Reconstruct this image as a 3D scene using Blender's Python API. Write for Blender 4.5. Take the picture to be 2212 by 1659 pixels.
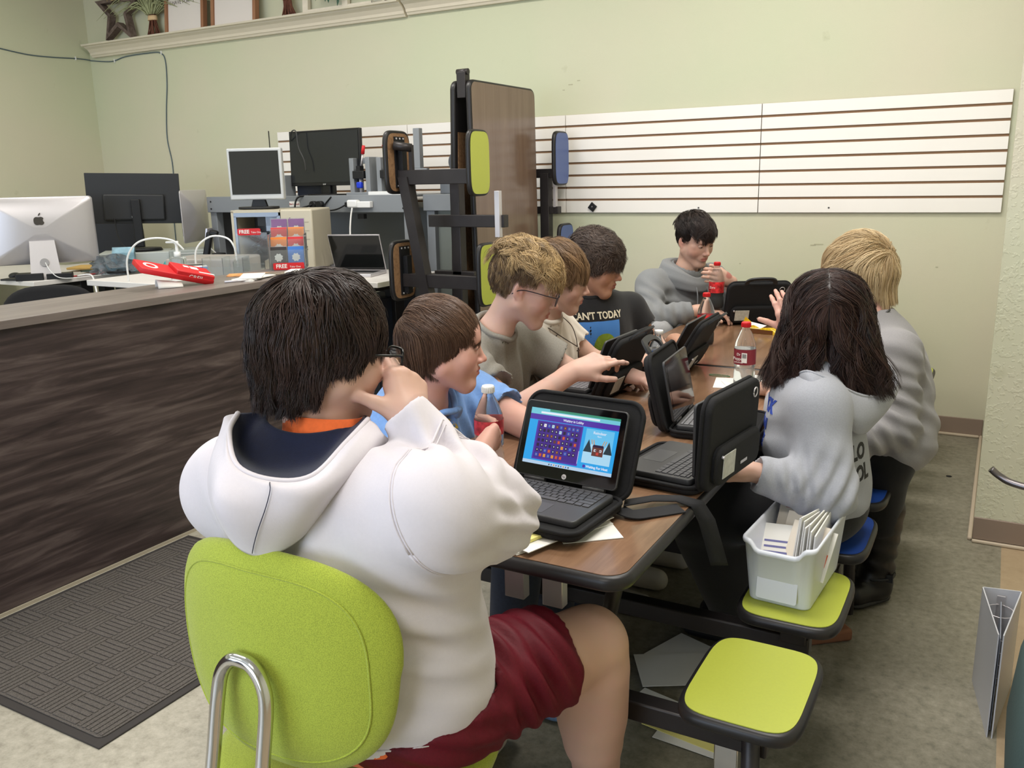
import bpy, bmesh, math, random
import numpy as np
from mathutils import Matrix, Vector, Euler
random.seed(7); rng = np.random.default_rng(7)
PI = math.pi
for o in list(bpy.data.objects): bpy.data.objects.remove(o, do_unlink=True)
scene = bpy.context.scene
COL = scene.collection

# ------------------------------------------------------------------ camera
CAM_H = 1.42
cam_data = bpy.data.cameras.new('camera'); cam = bpy.data.objects.new('camera', cam_data); COL.objects.link(cam)
cam_data.sensor_fit = 'HORIZONTAL'; cam_data.sensor_width = 36.0; cam_data.lens = 1880.0 / 2212.0 * 36.0
cam_data.clip_start = 0.02; cam_data.clip_end = 100
cam.matrix_world = Matrix(((0.87381342, -0.09377696, 0.47713309, 0.0),
                           (0.48580994, 0.21063129, -0.84830605, 0.0),
                           (-0.0209476, 0.97305721, 0.22961023, CAM_H),
                           (0, 0, 0, 1)))
scene.camera = cam
# ------------------------------------------------------------------ light
scene.view_settings.view_transform = 'Standard'; scene.view_settings.look = 'None'
scene.view_settings.gamma = 1.0; scene.view_settings.use_curve_mapping = False
scene.view_settings.exposure = 0.0
world = bpy.data.worlds.new('daylight'); scene.world = world; world.use_nodes = True
_bg = world.node_tree.nodes['Background']; _bg.inputs[0].default_value = (0.80, 0.90, 1.0, 1); _bg.inputs[1].default_value = 1.5

def area_light(name, loc, rot, sx, sy, power, color):
    d = bpy.data.lights.new(name, 'AREA'); d.shape = 'RECTANGLE'; d.size = sx; d.size_y = sy
    d.energy = power; d.color = color
    o = bpy.data.objects.new(name, d); o.location = loc; o.rotation_euler = rot; COL.objects.link(o)
    return o
CEIL = 3.25
LAMPS = [(-5.4, 3.4, 15), (-3.2, 3.4, 34), (-1.0, 3.6, 35), (-5.4, 0.9, 14), (-3.0, 1.0, 24), (-0.4, 1.9, 50), (-4.6, -1.6, 14), (-0.6, -1.2, 42)]
for lx, ly, lw in LAMPS:
    area_light('ceiling_lamp_light', (lx, ly, CEIL - 0.03), (0, 0, 0), 1.15, 0.55, lw * .92, (1.0, 0.965, 0.92))
# daylight through the shop window behind and to the left of the camera
area_light('window_daylight', (-3.1, -3.42, 1.55), (math.radians(90), 0, 0), 5.4, 2.0, 135, (0.66, 0.77, 1.0))

# ------------------------------------------------------------------ materials
def new_mat(name):
    m = bpy.data.materials.new(name); m.use_nodes = True
    return m, m.node_tree.nodes, m.node_tree.links, m.node_tree.nodes['Principled BSDF']
_mc = {}
def srgb(r, g, b):
    f = lambda c: (c / 255 / 12.92) if c / 255 <= 0.04045 else ((c / 255 + 0.055) / 1.055) ** 2.4
    return (f(r), f(g), f(b))
def M(name, col, rough=0.5, metal=0.0, noise=0.0, nscale=40, bump=0.0, bscale=300, trans=0.0, ior=1.45, coat=0.0, sheen=0.0, emit=None, es=1.0, alpha=1.0, spec=0.5, sss=0.0):
    if name in _mc: return _mc[name]
    m, N, L, b = new_mat(name)
    c = srgb(*col)
    b.inputs['Base Color'].default_value = (*c, 1); b.inputs['Roughness'].default_value = rough
    b.inputs['Metallic'].default_value = metal; b.inputs['Transmission Weight'].default_value = trans
    b.inputs['IOR'].default_value = ior; b.inputs['Coat Weight'].default_value = coat
    b.inputs['Sheen Weight'].default_value = sheen; b.inputs['Alpha'].default_value = alpha
    b.inputs['Specular IOR Level'].default_value = spec
    if sss: b.inputs['Subsurface Weight'].default_value = sss; b.inputs['Subsurface Scale'].default_value = 0.01
    if emit: b.inputs['Emission Color'].default_value = (*srgb(*emit), 1); b.inputs['Emission Strength'].default_value = es
    if noise or bump:
        tc = N.new('ShaderNodeTexCoord')
    if noise:
        n = N.new('ShaderNodeTexNoise'); n.inputs['Scale'].default_value = nscale; n.inputs['Detail'].default_value = 5
        L.new(tc.outputs['Object'], n.inputs['Vector'])
        r = N.new('ShaderNodeValToRGB'); L.new(n.outputs['Fac'], r.inputs['Fac'])
        r.color_ramp.elements[0].position = 0.3; r.color_ramp.elements[1].position = 0.7
        r.color_ramp.elements[0].color = (*[max(0, x * (1 - noise)) for x in c], 1)
        r.color_ramp.elements[1].color = (*[min(1, x * (1 + noise)) for x in c], 1)
        L.new(r.outputs['Color'], b.inputs['Base Color'])
    if bump:
        n2 = N.new('ShaderNodeTexNoise'); n2.inputs['Scale'].default_value = bscale; n2.inputs['Detail'].default_value = 3
        L.new(tc.outputs['Object'], n2.inputs['Vector'])
        bp = N.new('ShaderNodeBump'); bp.inputs['Strength'].default_value = bump; bp.inputs['Distance'].default_value = 0.002
        L.new(n2.outputs['Fac'], bp.inputs['Height']); L.new(bp.outputs['Normal'], b.inputs['Normal'])
    _mc[name] = m
    return m

def M_wood(name, cols, scale=(1, 12, 12), rough=0.4, coat=0.0, nscale=2.0, pos=(0.3, 0.5, 0.7), bump=0.0):
    """stretched-noise wood grain; scale: coordinate stretch (small = along the grain)"""
    if name in _mc: return _mc[name]
    m, N, L, b = new_mat(name)
    tc = N.new('ShaderNodeTexCoord'); mp = N.new('ShaderNodeMapping'); mp.inputs['Scale'].default_value = scale
    L.new(tc.outputs['Object'], mp.inputs['Vector'])
    n = N.new('ShaderNodeTexNoise'); n.inputs['Scale'].default_value = nscale; n.inputs['Detail'].default_value = 8
    n.inputs['Roughness'].default_value = 0.6; n.inputs['Distortion'].default_value = 0.6
    L.new(mp.outputs['Vector'], n.inputs['Vector'])
    r = N.new('ShaderNodeValToRGB'); L.new(n.outputs['Fac'], r.inputs['Fac'])
    while len(r.color_ramp.elements) < len(cols): r.color_ramp.elements.new(0.5)
    for e, c, p in zip(r.color_ramp.elements, cols, pos): e.position = p; e.color = (*srgb(*c), 1)
    L.new(r.outputs['Color'], b.inputs['Base Color'])
    b.inputs['Roughness'].default_value = rough; b.inputs['Coat Weight'].default_value = coat; b.inputs['Coat Roughness'].default_value = 0.15
    if bump:
        bp = N.new('ShaderNodeBump'); bp.inputs['Strength'].default_value = bump; bp.inputs['Distance'].default_value = 0.001
        L.new(n.outputs['Fac'], bp.inputs['Height']); L.new(bp.outputs['Normal'], b.inputs['Normal'])
    _mc[name] = m
    return m

# ------------------------------------------------------------------ mesh helpers
def T(x=0, y=0, z=0): return Matrix.Translation((x, y, z))
def RX(d): return Matrix.Rotation(math.radians(d), 4, 'X')
def RY(d): return Matrix.Rotation(math.radians(d), 4, 'Y')
def RZ(d): return Matrix.Rotation(math.radians(d), 4, 'Z')
I4 = Matrix.Identity(4)

class MB:
    """collects geometry for ONE mesh object"""
    def __init__(s, mats=None): s.bm = bmesh.new(); s.mats = mats if isinstance(mats, list) else ([mats] if mats else [])
    def _fin(s, faces, m, smooth):
        for f in faces: f.material_index = m; f.smooth = smooth
    def box(s, cx, cy, cz, sx, sy, sz, bev=0.0, seg=2, mat=I4, m=0, smooth=None):
        r = bmesh.ops.create_cube(s.bm, size=1.0, matrix=mat @ T(cx, cy, cz) @ Matrix.Diagonal((sx, sy, sz, 1)))
        vs = r['verts']; fs = set(f for v in vs for f in v.link_faces); es = list(set(e for v in vs for e in v.link_edges))
        s._fin(fs, m, False)
        if bev > 0:
            rb = bmesh.ops.bevel(s.bm, geom=es, offset=bev, segments=seg, affect='EDGES', profile=0.5, clamp_overlap=True)
            s._fin(rb['faces'], m, True if smooth is None else smooth)
        return s
    def b2(s, x0, x1, y0, y1, z0, z1, **k):
        return s.box((x0 + x1) / 2, (y0 + y1) / 2, (z0 + z1) / 2, abs(x1 - x0), abs(y1 - y0), abs(z1 - z0), **k)
    def cyl(s, p0, p1, r0, r1=None, n=20, m=0, mat=I4, caps=True, smooth=True):
        p0 = Vector(p0); p1 = Vector(p1); r1 = r0 if r1 is None else r1
        d = p1 - p0; q = d.to_track_quat('Z', 'Y').to_matrix().to_4x4()
        r = bmesh.ops.create_cone(s.bm, cap_ends=caps, segments=n, radius1=r0, radius2=r1, depth=d.length,
                                  matrix=mat @ Matrix.Translation((p0 + p1) / 2) @ q)
        for f in set(f for v in r['verts'] for f in v.link_faces):
            f.material_index = m; f.smooth = smooth and len(f.verts) == 4
        return s
    def sph(s, c, r, sc=(1, 1, 1), n=16, m=0, mat=I4):
        r_ = bmesh.ops.create_uvsphere(s.bm, u_segments=n * 2, v_segments=n, radius=r, matrix=mat @ T(*c) @ Matrix.Diagonal((*sc, 1)))
        s._fin(set(f for v in r_['verts'] for f in v.link_faces), m, True); return s
    def ring(s, pts, m=0, close=True):
        return [s.bm.verts.new(p) for p in pts]
    def loft(s, rings, m=0, smooth=True, cap0=True, cap1=True, closed=True, mat=I4):
        R = [[s.bm.verts.new(mat @ Vector(p)) for p in r] for r in rings]
        n = len(R[0])
        for a, b in zip(R[:-1], R[1:]):
            for i in range(n if closed else n - 1):
                j = (i + 1) % n
                try: f = s.bm.faces.new((a[i], a[j], b[j], b[i])); f.material_index = m; f.smooth = smooth
                except ValueError: pass
        if cap0:
            f = s.bm.faces.new(R[0][::-1]); f.material_index = m
        if cap1:
            f = s.bm.faces.new(R[-1]); f.material_index = m
        return s
    def lathe(s, prof, n=28, m=0, mat=I4, cap0=True, cap1=True):
        return s.loft([[(r * math.cos(2 * PI * i / n), r * math.sin(2 * PI * i / n), z) for i in range(n)] for r, z in prof],
                      m=m, mat=mat, cap0=cap0, cap1=cap1)
    def tube(s, pts, r, n=8, m=0, mat=I4, sub=6, caps=True, flat=None, up=None):
        """smooth tube through points; r a number or a list; flat=(a,b) gives a rectangular/elliptic strap section"""
        P = [Vector(p) for p in pts]
        if sub > 1 and len(P) > 2:
            rr = r if isinstance(r, (list, tuple)) else [r] * len(P); Q = []; RR = []
            for i in range(len(P) - 1):
                a = P[max(i - 1, 0)]; b = P[i]; c = P[i + 1]; d = P[min(i + 2, len(P) - 1)]
                for k in range(sub):
                    t = k / sub
                    Q.append(0.5 * ((2 * b) + (c - a) * t + (2 * a - 5 * b + 4 * c - d) * t * t + (3 * b - a - 3 * c + d) * t ** 3))
                    RR.append(rr[i] * (1 - t) + rr[i + 1] * t)
            Q.append(P[-1]); RR.append(rr[-1]); P = Q
        else: RR = r if isinstance(r, (list, tuple)) else [r] * len(P)
        t0 = (P[1] - P[0]).normalized(); u = Vector(up) if up else (Vector((0, 0, 1)) if abs(t0.z) < 0.9 else Vector((1, 0, 0)))
        u = (u - t0 * u.dot(t0)).normalized(); rings = []
        for i, p in enumerate(P):
            t = (P[min(i + 1, len(P) - 1)] - P[max(i - 1, 0)]).normalized()
            u = (u - t * u.dot(t))
            u = u.normalized() if u.length > 1e-6 else t.orthogonal().normalized(); w = t.cross(u)
            if flat: rings.append([p + w * flat[0] * a + u * flat[1] * b for a, b in ((-1, -1), (1, -1), (1, 1), (-1, 1))])
            else: rings.append([p + (u * math.cos(2 * PI * k / n) + w * math.sin(2 * PI * k / n)) * RR[i] for k in range(n)])
        return s.loft(rings, m=m, mat=mat, cap0=caps, cap1=caps, smooth=not flat)
    def prism(s, pts, z0, z1, bev=0.0, seg=2, m=0, mat=I4, mtop=None):
        """2-D outline (x, y) extruded z0..z1 with bevelled rims"""
        n = len(pts)
        def off(d):
            if d == 0: return pts
            out = []
            A = sum(pts[i][0] * pts[(i + 1) % n][1] - pts[(i + 1) % n][0] * pts[i][1] for i in range(n))
            sg = 1 if A > 0 else -1
            for i in range(n):
                a = Vector(pts[i - 1]); b = Vector(pts[i]); c = Vector(pts[(i + 1) % n])
                t1 = (b - a).normalized(); t2 = (c - b).normalized(); t = (t1 + t2)
                t = t.normalized() if t.length > 1e-6 else t1
                out.append((b.x - sg * t.y * d, b.y + sg * t.x * d))
            return out
        L_ = []
        if bev > 0:
            for k in range(seg + 1):
                a = k / seg * PI / 2; L_.append((off(bev * (1 - math.sin(a))), z0 + bev * (1 - math.cos(a))))
            for k in range(seg + 1):
                a = k / seg * PI / 2; L_.append((off(bev * (1 - math.cos(a))), z1 - bev * (1 - math.sin(a))))
        else: L_ = [(pts, z0), (pts, z1)]
        nf = len(s.bm.faces)
        s.loft([[(x, y, z) for x, y in o] for o, z in L_], m=m, mat=mat, smooth=bev > 0)
        s.bm.faces.ensure_lookup_table()
        if mtop is not None: s.bm.faces[-1].material_index = mtop
        return s
    def quad(s, pts, m=0, mat=I4):
        f = s.bm.faces.new([s.bm.verts.new(mat @ Vector(p)) for p in pts]); f.material_index = m; return s
    def poly(s, V, F, m=0, smooth=True, mat=None):
        vs = [s.bm.verts.new(mat @ Vector(v) if mat else v) for v in V]
        for f in F:
            try: q = s.bm.faces.new([vs[i] for i in f]); q.material_index = m; q.smooth = smooth
            except ValueError: pass
        return s
    def grid(s, fn, nu, nv, m=0, thick=0.0, closeu=False):
        """surface fn(u,v)->point; thick>0 gives it a back"""
        V = [[Vector(fn(i / (nu - (0 if closeu else 1)), j / (nv - 1))) for j in range(nv)] for i in range(nu)]
        def add(V):
            W = [[s.bm.verts.new(p) for p in r] for r in V]; return W
        W = add(V); rng_u = range(nu if closeu else nu - 1)
        for i in rng_u:
            for j in range(nv - 1):
                k = (i + 1) % nu
                f = s.bm.faces.new((W[i][j], W[k][j], W[k][j + 1], W[i][j + 1])); f.material_index = m; f.smooth = True
        if thick:
            Nn = [[None] * nv for _ in range(nu)]
            for i in range(nu):
                for j in range(nv):
                    a = V[(i + 1) % nu if closeu else min(i + 1, nu - 1)][j] - V[(i - 1) % nu if closeu else max(i - 1, 0)][j]
                    b = V[i][min(j + 1, nv - 1)] - V[i][max(j - 1, 0)]
                    n_ = a.cross(b); Nn[i][j] = n_.normalized() if n_.length > 1e-12 else Vector((0, 0, 1))
            W2 = add([[V[i][j] - Nn[i][j] * thick for j in range(nv)] for i in range(nu)])
            for i in rng_u:
                for j in range(nv - 1):
                    k = (i + 1) % nu
                    f = s.bm.faces.new((W2[i][j + 1], W2[k][j + 1], W2[k][j], W2[i][j])); f.material_index = m; f.smooth = True
                k = (i + 1) % nu
                for j in (0, nv - 1):
                    f = s.bm.faces.new((W[i][j], W2[i][j], W2[k][j], W[k][j]) if j == 0 else (W[k][j], W2[k][j], W2[i][j], W[i][j])); f.material_index = m
            if not closeu:
                for i in (0, nu - 1):
                    for j in range(nv - 1):
                        f = s.bm.faces.new((W[i][j], W[i][j + 1], W2[i][j + 1], W2[i][j]) if i == 0 else (W2[i][j], W2[i][j + 1], W[i][j + 1], W[i][j])); f.material_index = m
        return s
    def text(s, txt, size, mat=I4, m=0, ext=0.0006, align='CENTER', bold=0.0, sx=1.0):
        c = bpy.data.curves.new('lettering', 'FONT'); c.body = txt; c.size = size; c.extrude = ext; c.align_x = align; c.align_y = 'CENTER'; c.offset = bold
        c.resolution_u = 3
        o = bpy.data.objects.new('lettering', c); me = bpy.data.meshes.new_from_object(o)
        bm2 = bmesh.new(); bm2.from_mesh(me)
        mp = {}
        for v in bm2.verts: mp[v] = s.bm.verts.new(mat @ Vector((v.co.x * sx, v.co.y, v.co.z)))
        for f in bm2.faces:
            try: g = s.bm.faces.new([mp[v] for v in f.verts]); g.material_index = m
            except ValueError: pass
        bm2.free(); bpy.data.objects.remove(o); bpy.data.curves.remove(c); bpy.data.meshes.remove(me)
        return s
    def build(s, name, parent=None, mats=None, loc=None, mat=None, fix=True):
        me = bpy.data.meshes.new(name)
        if fix: bmesh.ops.recalc_face_normals(s.bm, faces=s.bm.faces)
        s.bm.to_mesh(me); s.bm.free()
        for mm in (mats if mats is not None else s.mats): me.materials.append(mm)
        o = bpy.data.objects.new(name, me); COL.objects.link(o)
        if parent: o.parent = parent
        if mat is not None: o.matrix_local = mat
        elif loc is not None: o.location = loc
        return o

def rrect(w, d, r, n=6, cx=0, cy=0):
    out = []
    for sx, sy, a0 in ((1, 1, 0), (-1, 1, 90), (-1, -1, 180), (1, -1, 270)):
        for k in range(n + 1):
            a = math.radians(a0 + 90 * k / n)
            out.append((cx + sx * (w / 2 - r) + r * math.cos(a), cy + sy * (d / 2 - r) + r * math.sin(a)))
    return out
def squircle(w, d, e=4, n=40, cx=0, cy=0):
    return [(cx + w / 2 * math.copysign(abs(math.cos(t)) ** (2 / e), math.cos(t)), cy + d / 2 * math.copysign(abs(math.sin(t)) ** (2 / e), math.sin(t))) for t in [2 * PI * k / n for k in range(n)]]

def tag(o, label, cat, group=None):
    o['label'] = label; o['category'] = cat
    if group: o['group'] = group
    return o
def thing(name, label, cat, loc=(0, 0, 0), rz=0, group=None, mat=None):
    o = bpy.data.objects.new(name, None); COL.objects.link(o); o.empty_display_size = 0.05
    if mat is not None: o.matrix_world = mat
    else: o.location = loc; o.rotation_euler = (0, 0, math.radians(rz))
    return tag(o, label, cat, group)
def struct(o): o['kind'] = 'structure'; return o
def dup(root, mat=None, label=None, group=None):
    """copy of a thing with copies of its parts and sub-parts"""
    def cp(o, par):
        c = o.copy(); COL.objects.link(c)
        if par: c.parent = par; c.matrix_parent_inverse = o.matrix_parent_inverse
        for ch in [x for x in bpy.data.objects if x.parent == o]: cp(ch, c)
        return c
    r = cp(root, None)
    if mat is not None: r.matrix_world = mat
    if label: r['label'] = label
    if group: r['group'] = group
    return r
# ================================================================== room
YB, XL, YC, XR, YF = 5.174, -7.0, 3.643, 1.9, -3.5
def wall_mat(name, base=(206, 203, 178), texture=False):
    m, N, L, b = new_mat(name)
    tc = N.new('ShaderNodeTexCoord')
    n = N.new('ShaderNodeTexNoise'); n.inputs['Scale'].default_value = 0.9; n.inputs['Detail'].default_value = 3
    L.new(tc.outputs['Object'], n.inputs['Vector'])
    r = N.new('ShaderNodeValToRGB'); L.new(n.outputs['Fac'], r.inputs['Fac'])
    r.color_ramp.elements[0].position = 0.35; r.color_ramp.elements[1].position = 0.65
    r.color_ramp.elements[0].color = (*srgb(base[0] - 5, base[1] + 1, base[2] - 3), 1)
    r.color_ramp.elements[1].color = (*srgb(base[0] + 3, base[1], base[2] + 2), 1)
    # faint scuffs
    n3 = N.new('ShaderNodeTexNoise'); n3.inputs['Scale'].default_value = 7; n3.inputs['Detail'].default_value = 8
    L.new(tc.outputs['Object'], n3.inputs['Vector'])
    r3 = N.new('ShaderNodeValToRGB'); L.new(n3.outputs['Fac'], r3.inputs['Fac'])
    r3.color_ramp.elements[0].position = 0.70; r3.color_ramp.elements[1].position = 0.78
    mx = N.new('ShaderNodeMixRGB'); mx.blend_type = 'MULTIPLY'; mx.inputs[2].default_value = (0.86, 0.86, 0.82, 1)
    L.new(r3.outputs['Color'], mx.inputs[0]); L.new(r.outputs['Color'], mx.inputs[1]); L.new(mx.outputs[0], b.inputs['Base Color'])
    b.inputs['Roughness'].default_value = 0.55; b.inputs['Specular IOR Level'].default_value = 0.3
    n2 = N.new('ShaderNodeTexNoise'); n2.inputs['Scale'].default_value = 55 if texture else 160; n2.inputs['Detail'].default_value = 3
    L.new(tc.outputs['Object'], n2.inputs['Vector'])
    bp = N.new('ShaderNodeBump'); bp.inputs['Strength'].default_value = 0.35 if texture else 0.08; bp.inputs['Distance'].default_value = 0.004
    if texture:
        rr = N.new('ShaderNodeValToRGB'); rr.color_ramp.elements[0].position = 0.52; rr.color_ramp.elements[1].position = 0.62
        L.new(n2.outputs['Fac'], rr.inputs['Fac']); L.new(rr.outputs['Color'], bp.inputs['Height'])
    else: L.new(n2.outputs['Fac'], bp.inputs['Height'])
    L.new(bp.outputs['Normal'], b.inputs['Normal'])
    return m
MW = wall_mat('green_wall_paint'); MWT = wall_mat('green_textured_wall_paint', (210, 207, 184), True)

def floor_mat(name, cols, sc=34):
    m, N, L, b = new_mat(name)
    tc = N.new('ShaderNodeTexCoord')
    n = N.new('ShaderNodeTexNoise'); n.inputs['Scale'].default_value = sc; n.inputs['Detail'].default_value = 7; n.inputs['Roughness'].default_value = 0.75
    L.new(tc.outputs['Object'], n.inputs['Vector'])
    r = N.new('ShaderNodeValToRGB'); L.new(n.outputs['Fac'], r.inputs['Fac'])
    while len(r.color_ramp.elements) < 4: r.color_ramp.elements.new(0.5)
    for e, p, c in zip(r.color_ramp.elements, (0.28, 0.45, 0.58, 0.75), cols): e.position = p; e.color = (*srgb(*c), 1)
    n3 = N.new('ShaderNodeTexNoise'); n3.inputs['Scale'].default_value = 1.6; n3.inputs['Detail'].default_value = 4
    L.new(tc.outputs['Object'], n3.inputs['Vector'])
    mx = N.new('ShaderNodeMixRGB'); mx.blend_type = 'MULTIPLY'; mx.inputs[0].default_value = 0.22
    L.new(r.outputs['Color'], mx.inputs[1]); L.new(n3.outputs['Fac'], mx.inputs[2]); L.new(mx.outputs[0], b.inputs['Base Color'])
    b.inputs['Roughness'].default_value = 0.42; b.inputs['Specular IOR Level'].default_value = 0.35
    bp = N.new('ShaderNodeBump'); bp.inputs['Strength'].default_value = 0.1; bp.inputs['Distance'].default_value = 0.001
    L.new(n.outputs['Fac'], bp.inputs['Height']); L.new(bp.outputs['Normal'], b.inputs['Normal'])
    return m
MFG = floor_mat('grey_green_speckled_vinyl', [(104, 101, 87), (134, 129, 112), (148, 142, 125), (168, 160, 142)])
MFB = floor_mat('light_beige_speckled_vinyl', [(150, 144, 130), (178, 172, 156), (192, 186, 170), (208, 202, 186)], 30)
MFT = floor_mat('tan_vinyl', [(168, 146, 116), (176, 154, 124), (180, 158, 128), (186, 164, 134)], 20)
MBASE = M('taupe_rubber_baseboard', (142, 124, 110), 0.45)
MTRIM = M('cream_quarter_round', (196, 180, 158), 0.5)

def slab(name, x0, x1, y0, y1, z0, z1, m):
    return struct(MB(m).b2(x0, x1, y0, y1, z0, z1).build(name))
slab('floor', -1.3, 0.106, YF, YB, -0.05, 0.0, MFG)
slab('floor', XL, -1.3, YF, YB, -0.05, 0.0, MFB)
slab('floor', 0.106, XR, YF, YC, -0.05, 0.0, MFT)
slab('wall_back', XL - 0.1, 0.004, YB, YB + 0.1, -0.05, CEIL, MW)
slab('wall_left', XL - 0.1, XL, YF, YB, -0.05, CEIL, MW)
struct(MB(MWT).b2(0.004, XR, YC, YB + 0.1, -0.05, CEIL).build('wall_right'))
slab('wall_side', XR, XR + 0.1, YF, YC, -0.05, CEIL, MW)
# rear wall (behind the camera) with the shop-window opening
w = MB(MW); w.b2(XL, -5.9, YF - 0.1, YF, -0.05, CEIL); w.b2(-0.3, XR, YF - 0.1, YF, -0.05, CEIL)
w.b2(-5.9, -0.3, YF - 0.1, YF, -0.05, 0.5); w.b2(-5.9, -0.3, YF - 0.1, YF, 2.6, CEIL)
struct(w.build('wall_front'))
MGL = M('window_glass', (240, 250, 245), 0.0, trans=1.0, ior=1.02)
wf = MB(M('dark_bronze_frame', (60, 52, 46), 0.4))
for x in (-5.9, -4.5, -3.1, -1.7, -0.35): wf.b2(x, x + 0.05, YF - 0.08, YF - 0.02, 0.5, 2.6)
for z in (0.5, 2.55): wf.b2(-5.9, -0.3, YF - 0.08, YF - 0.02, z, z + 0.05)
wo = struct(wf.build('window_1')); g = MB(MGL).b2(-5.88, -0.32, YF - 0.055, YF - 0.05, 0.52, 2.56).build('window_pane', wo)
struct(MB(M('white_ceiling_tile', (226, 224, 214), 0.85, bump=0.3, bscale=120)).b2(XL, XR, YF, YB, CEIL, CEIL + 0.08).build('ceiling'))
MLAMP = M('lamp_diffuser', (250, 248, 240), 0.4, emit=(255, 248, 236), es=2.5)
MWHM = M('white_enamel', (232, 232, 228), 0.4)
for i, (lx, ly, lw) in enumerate(LAMPS):
    t = thing('ceiling_light', 'recessed rectangular ceiling light of the green room', 'ceiling light', (lx, ly, CEIL), group='ceiling lights')
    f = MB(MWHM)
    for a, b_, c, d in ((-0.62, 0.62, -0.32, -0.28), (-0.62, 0.62, 0.28, 0.32), (-0.62, -0.58, -0.28, 0.28), (0.58, 0.62, -0.28, 0.28)): f.b2(a, b_, c, d, -0.02, 0.0)
    f.build('frame', t); MB(MLAMP).b2(-0.58, 0.58, -0.28, 0.28, -0.012, -0.004).build('diffuser', t)

# baseboards with quarter-round
def baseboard(name, x0, x1, y0, y1):
    o = struct(MB(MBASE).b2(x0, x1, y0, y1, 0.012, 0.102, bev=0.003).build(name)); return o
baseboard('baseboard_back', XL, 0.0, YB - 0.008, YB)
struct(MB(MTRIM).b2(XL, -0.012, YB - 0.022, YB, 0.0, 0.014, bev=0.005).build('trim_1'))
struct(MB(MTRIM).b2(-0.012, 0.004, YC, YB, 0.0, 0.014, bev=0.005).build('trim_2'))
baseboard('baseboard_right', 0.004, XR, YC - 0.008, YC)
struct(MB(MTRIM).b2(0.004, XR, YC - 0.022, YC - 0.008, 0.0, 0.014, bev=0.005).build('trim_3'))
baseboard('baseboard_left', XL, XL + 0.008, YF, YB)
# small hairline scratches and dents on the back wall are surface marks
sc = MB(M('wall_scuff', (178, 176, 150), 0.8))
for px, pz_, l in ((-2.46, 1.98, .03), (-2.40, 2.0, .02), (-2.50, 1.95, .015), (-0.93, 1.02, .05), (-0.95, 1.015, .03), (-0.3, 0.91, .012), (-1.35, 0.9, .01)):
    sc.b2(px, px + l, YB - 0.0012, YB, pz_, pz_ + 0.006)
struct(sc.build('trim_4'))
# ---- slatwall: white grooved panels screwed to the wall
MSL = M('white_melamine_slatwall', (244, 239, 232), 0.35, noise=0.012, nscale=3)
MSG = M('brown_groove_mdf', (134, 104, 78), 0.8)
panels = [(-4.905, -3.694), (-3.692, -2.474), (-2.472, -1.251), (-1.249, -0.020)]
plabel = ['white slatwall panel behind the workbench monitors', 'white slatwall panel behind the upright folded table', 'white slatwall panel with a small black clip on its lowest board', 'white slatwall panel nearest the right corner, above the blonde woman']
for (x0, x1), lb in zip(panels, plabel):
    t = thing('slatwall_panel', lb, 'wall panel', (x0, YB, 1.199), group='slatwall panels on the back wall')
    W_ = x1 - x0
    MB(MSG).b2(0.001, W_ - 0.001, -0.012, -0.0005, 0.0, 0.602).build('backing', t)
    hgt = 0.602 / 8
    for k in range(8):
        MB(MSL).box(W_ / 2, -0.0105, hgt * (k + 0.5) + (0.0055 if k else 0) + (0), W_ - 0.002, 0.018, hgt - 0.013 if k else hgt - 0.002, bev=0.001, seg=1).build('slat', t)
# marks: screws
for x, z in ((-1.60, 1.228), (-0.86, 1.226)):
    tag(MB(M('screw_steel', (90, 84, 78), 0.4, metal=0.8)).cyl((x, YB - 0.0215, z), (x, YB - 0.019, z), 0.005).build('screw'), 'small dark screw head in lowest slatwall board ' + ('of the third panel' if x < -1.3 else 'of the rightmost panel'), 'screw')
t = thing('wall_clip', 'small black square clip on the lowest slatwall board', 'clip', (-2.285, YB - 0.021, 1.235))
MBLK = M('black_plastic', (22, 22, 24), 0.35)
MB(MBLK).box(0, -0.006, 0, 0.045, 0.010, 0.045, bev=0.003, mat=RY(38)).build('clip_body', t)
MB(M('steel', (190, 190, 192), 0.25, metal=1)).cyl((0, -0.013, 0.002), (0, -0.010, 0.002), 0.005).build('rivet', t)
tag(MB(MBLK).b2(-5.008, -5.004, YB - 0.006, YB, 1.66, 1.815).build('antenna_wire'), 'short black vertical wire on the wall above the silver monitor', 'wire')

# ---- crown-moulding display shelf high on the back wall
MSH = M('cream_shelf_paint', (222, 212, 192), 0.45, noise=0.02, nscale=8)
def moulding(x0, x1, zt):
    prof = [(0, -0.095), (-0.03, -0.095), (-0.038, -0.082), (-0.045, -0.078), (-0.05, -0.060), (-0.072, -0.035), (-0.095, -0.022), (-0.10, -0.014), (-0.125, -0.012), (-0.13, 0.0), (0, 0.0)]
    b = MB(MSH); b.loft([[(x, YB + p[0], zt + p[1]) for p in prof] for x in (x0, x1)], smooth=False); return b
s1 = tag(moulding(-6.93, -3.655, 2.592).build('display_shelf'), 'long cream moulded shelf holding the star and the sign boards', 'shelf', 'moulded shelves high on the back wall')
tag(moulding(-3.640, -0.9, 2.600).build('display_shelf'), 'cream moulded shelf section right of the split joint, reaching the top edge', 'shelf', 'moulded shelves high on the back wall')
SZ = 2.593
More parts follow.
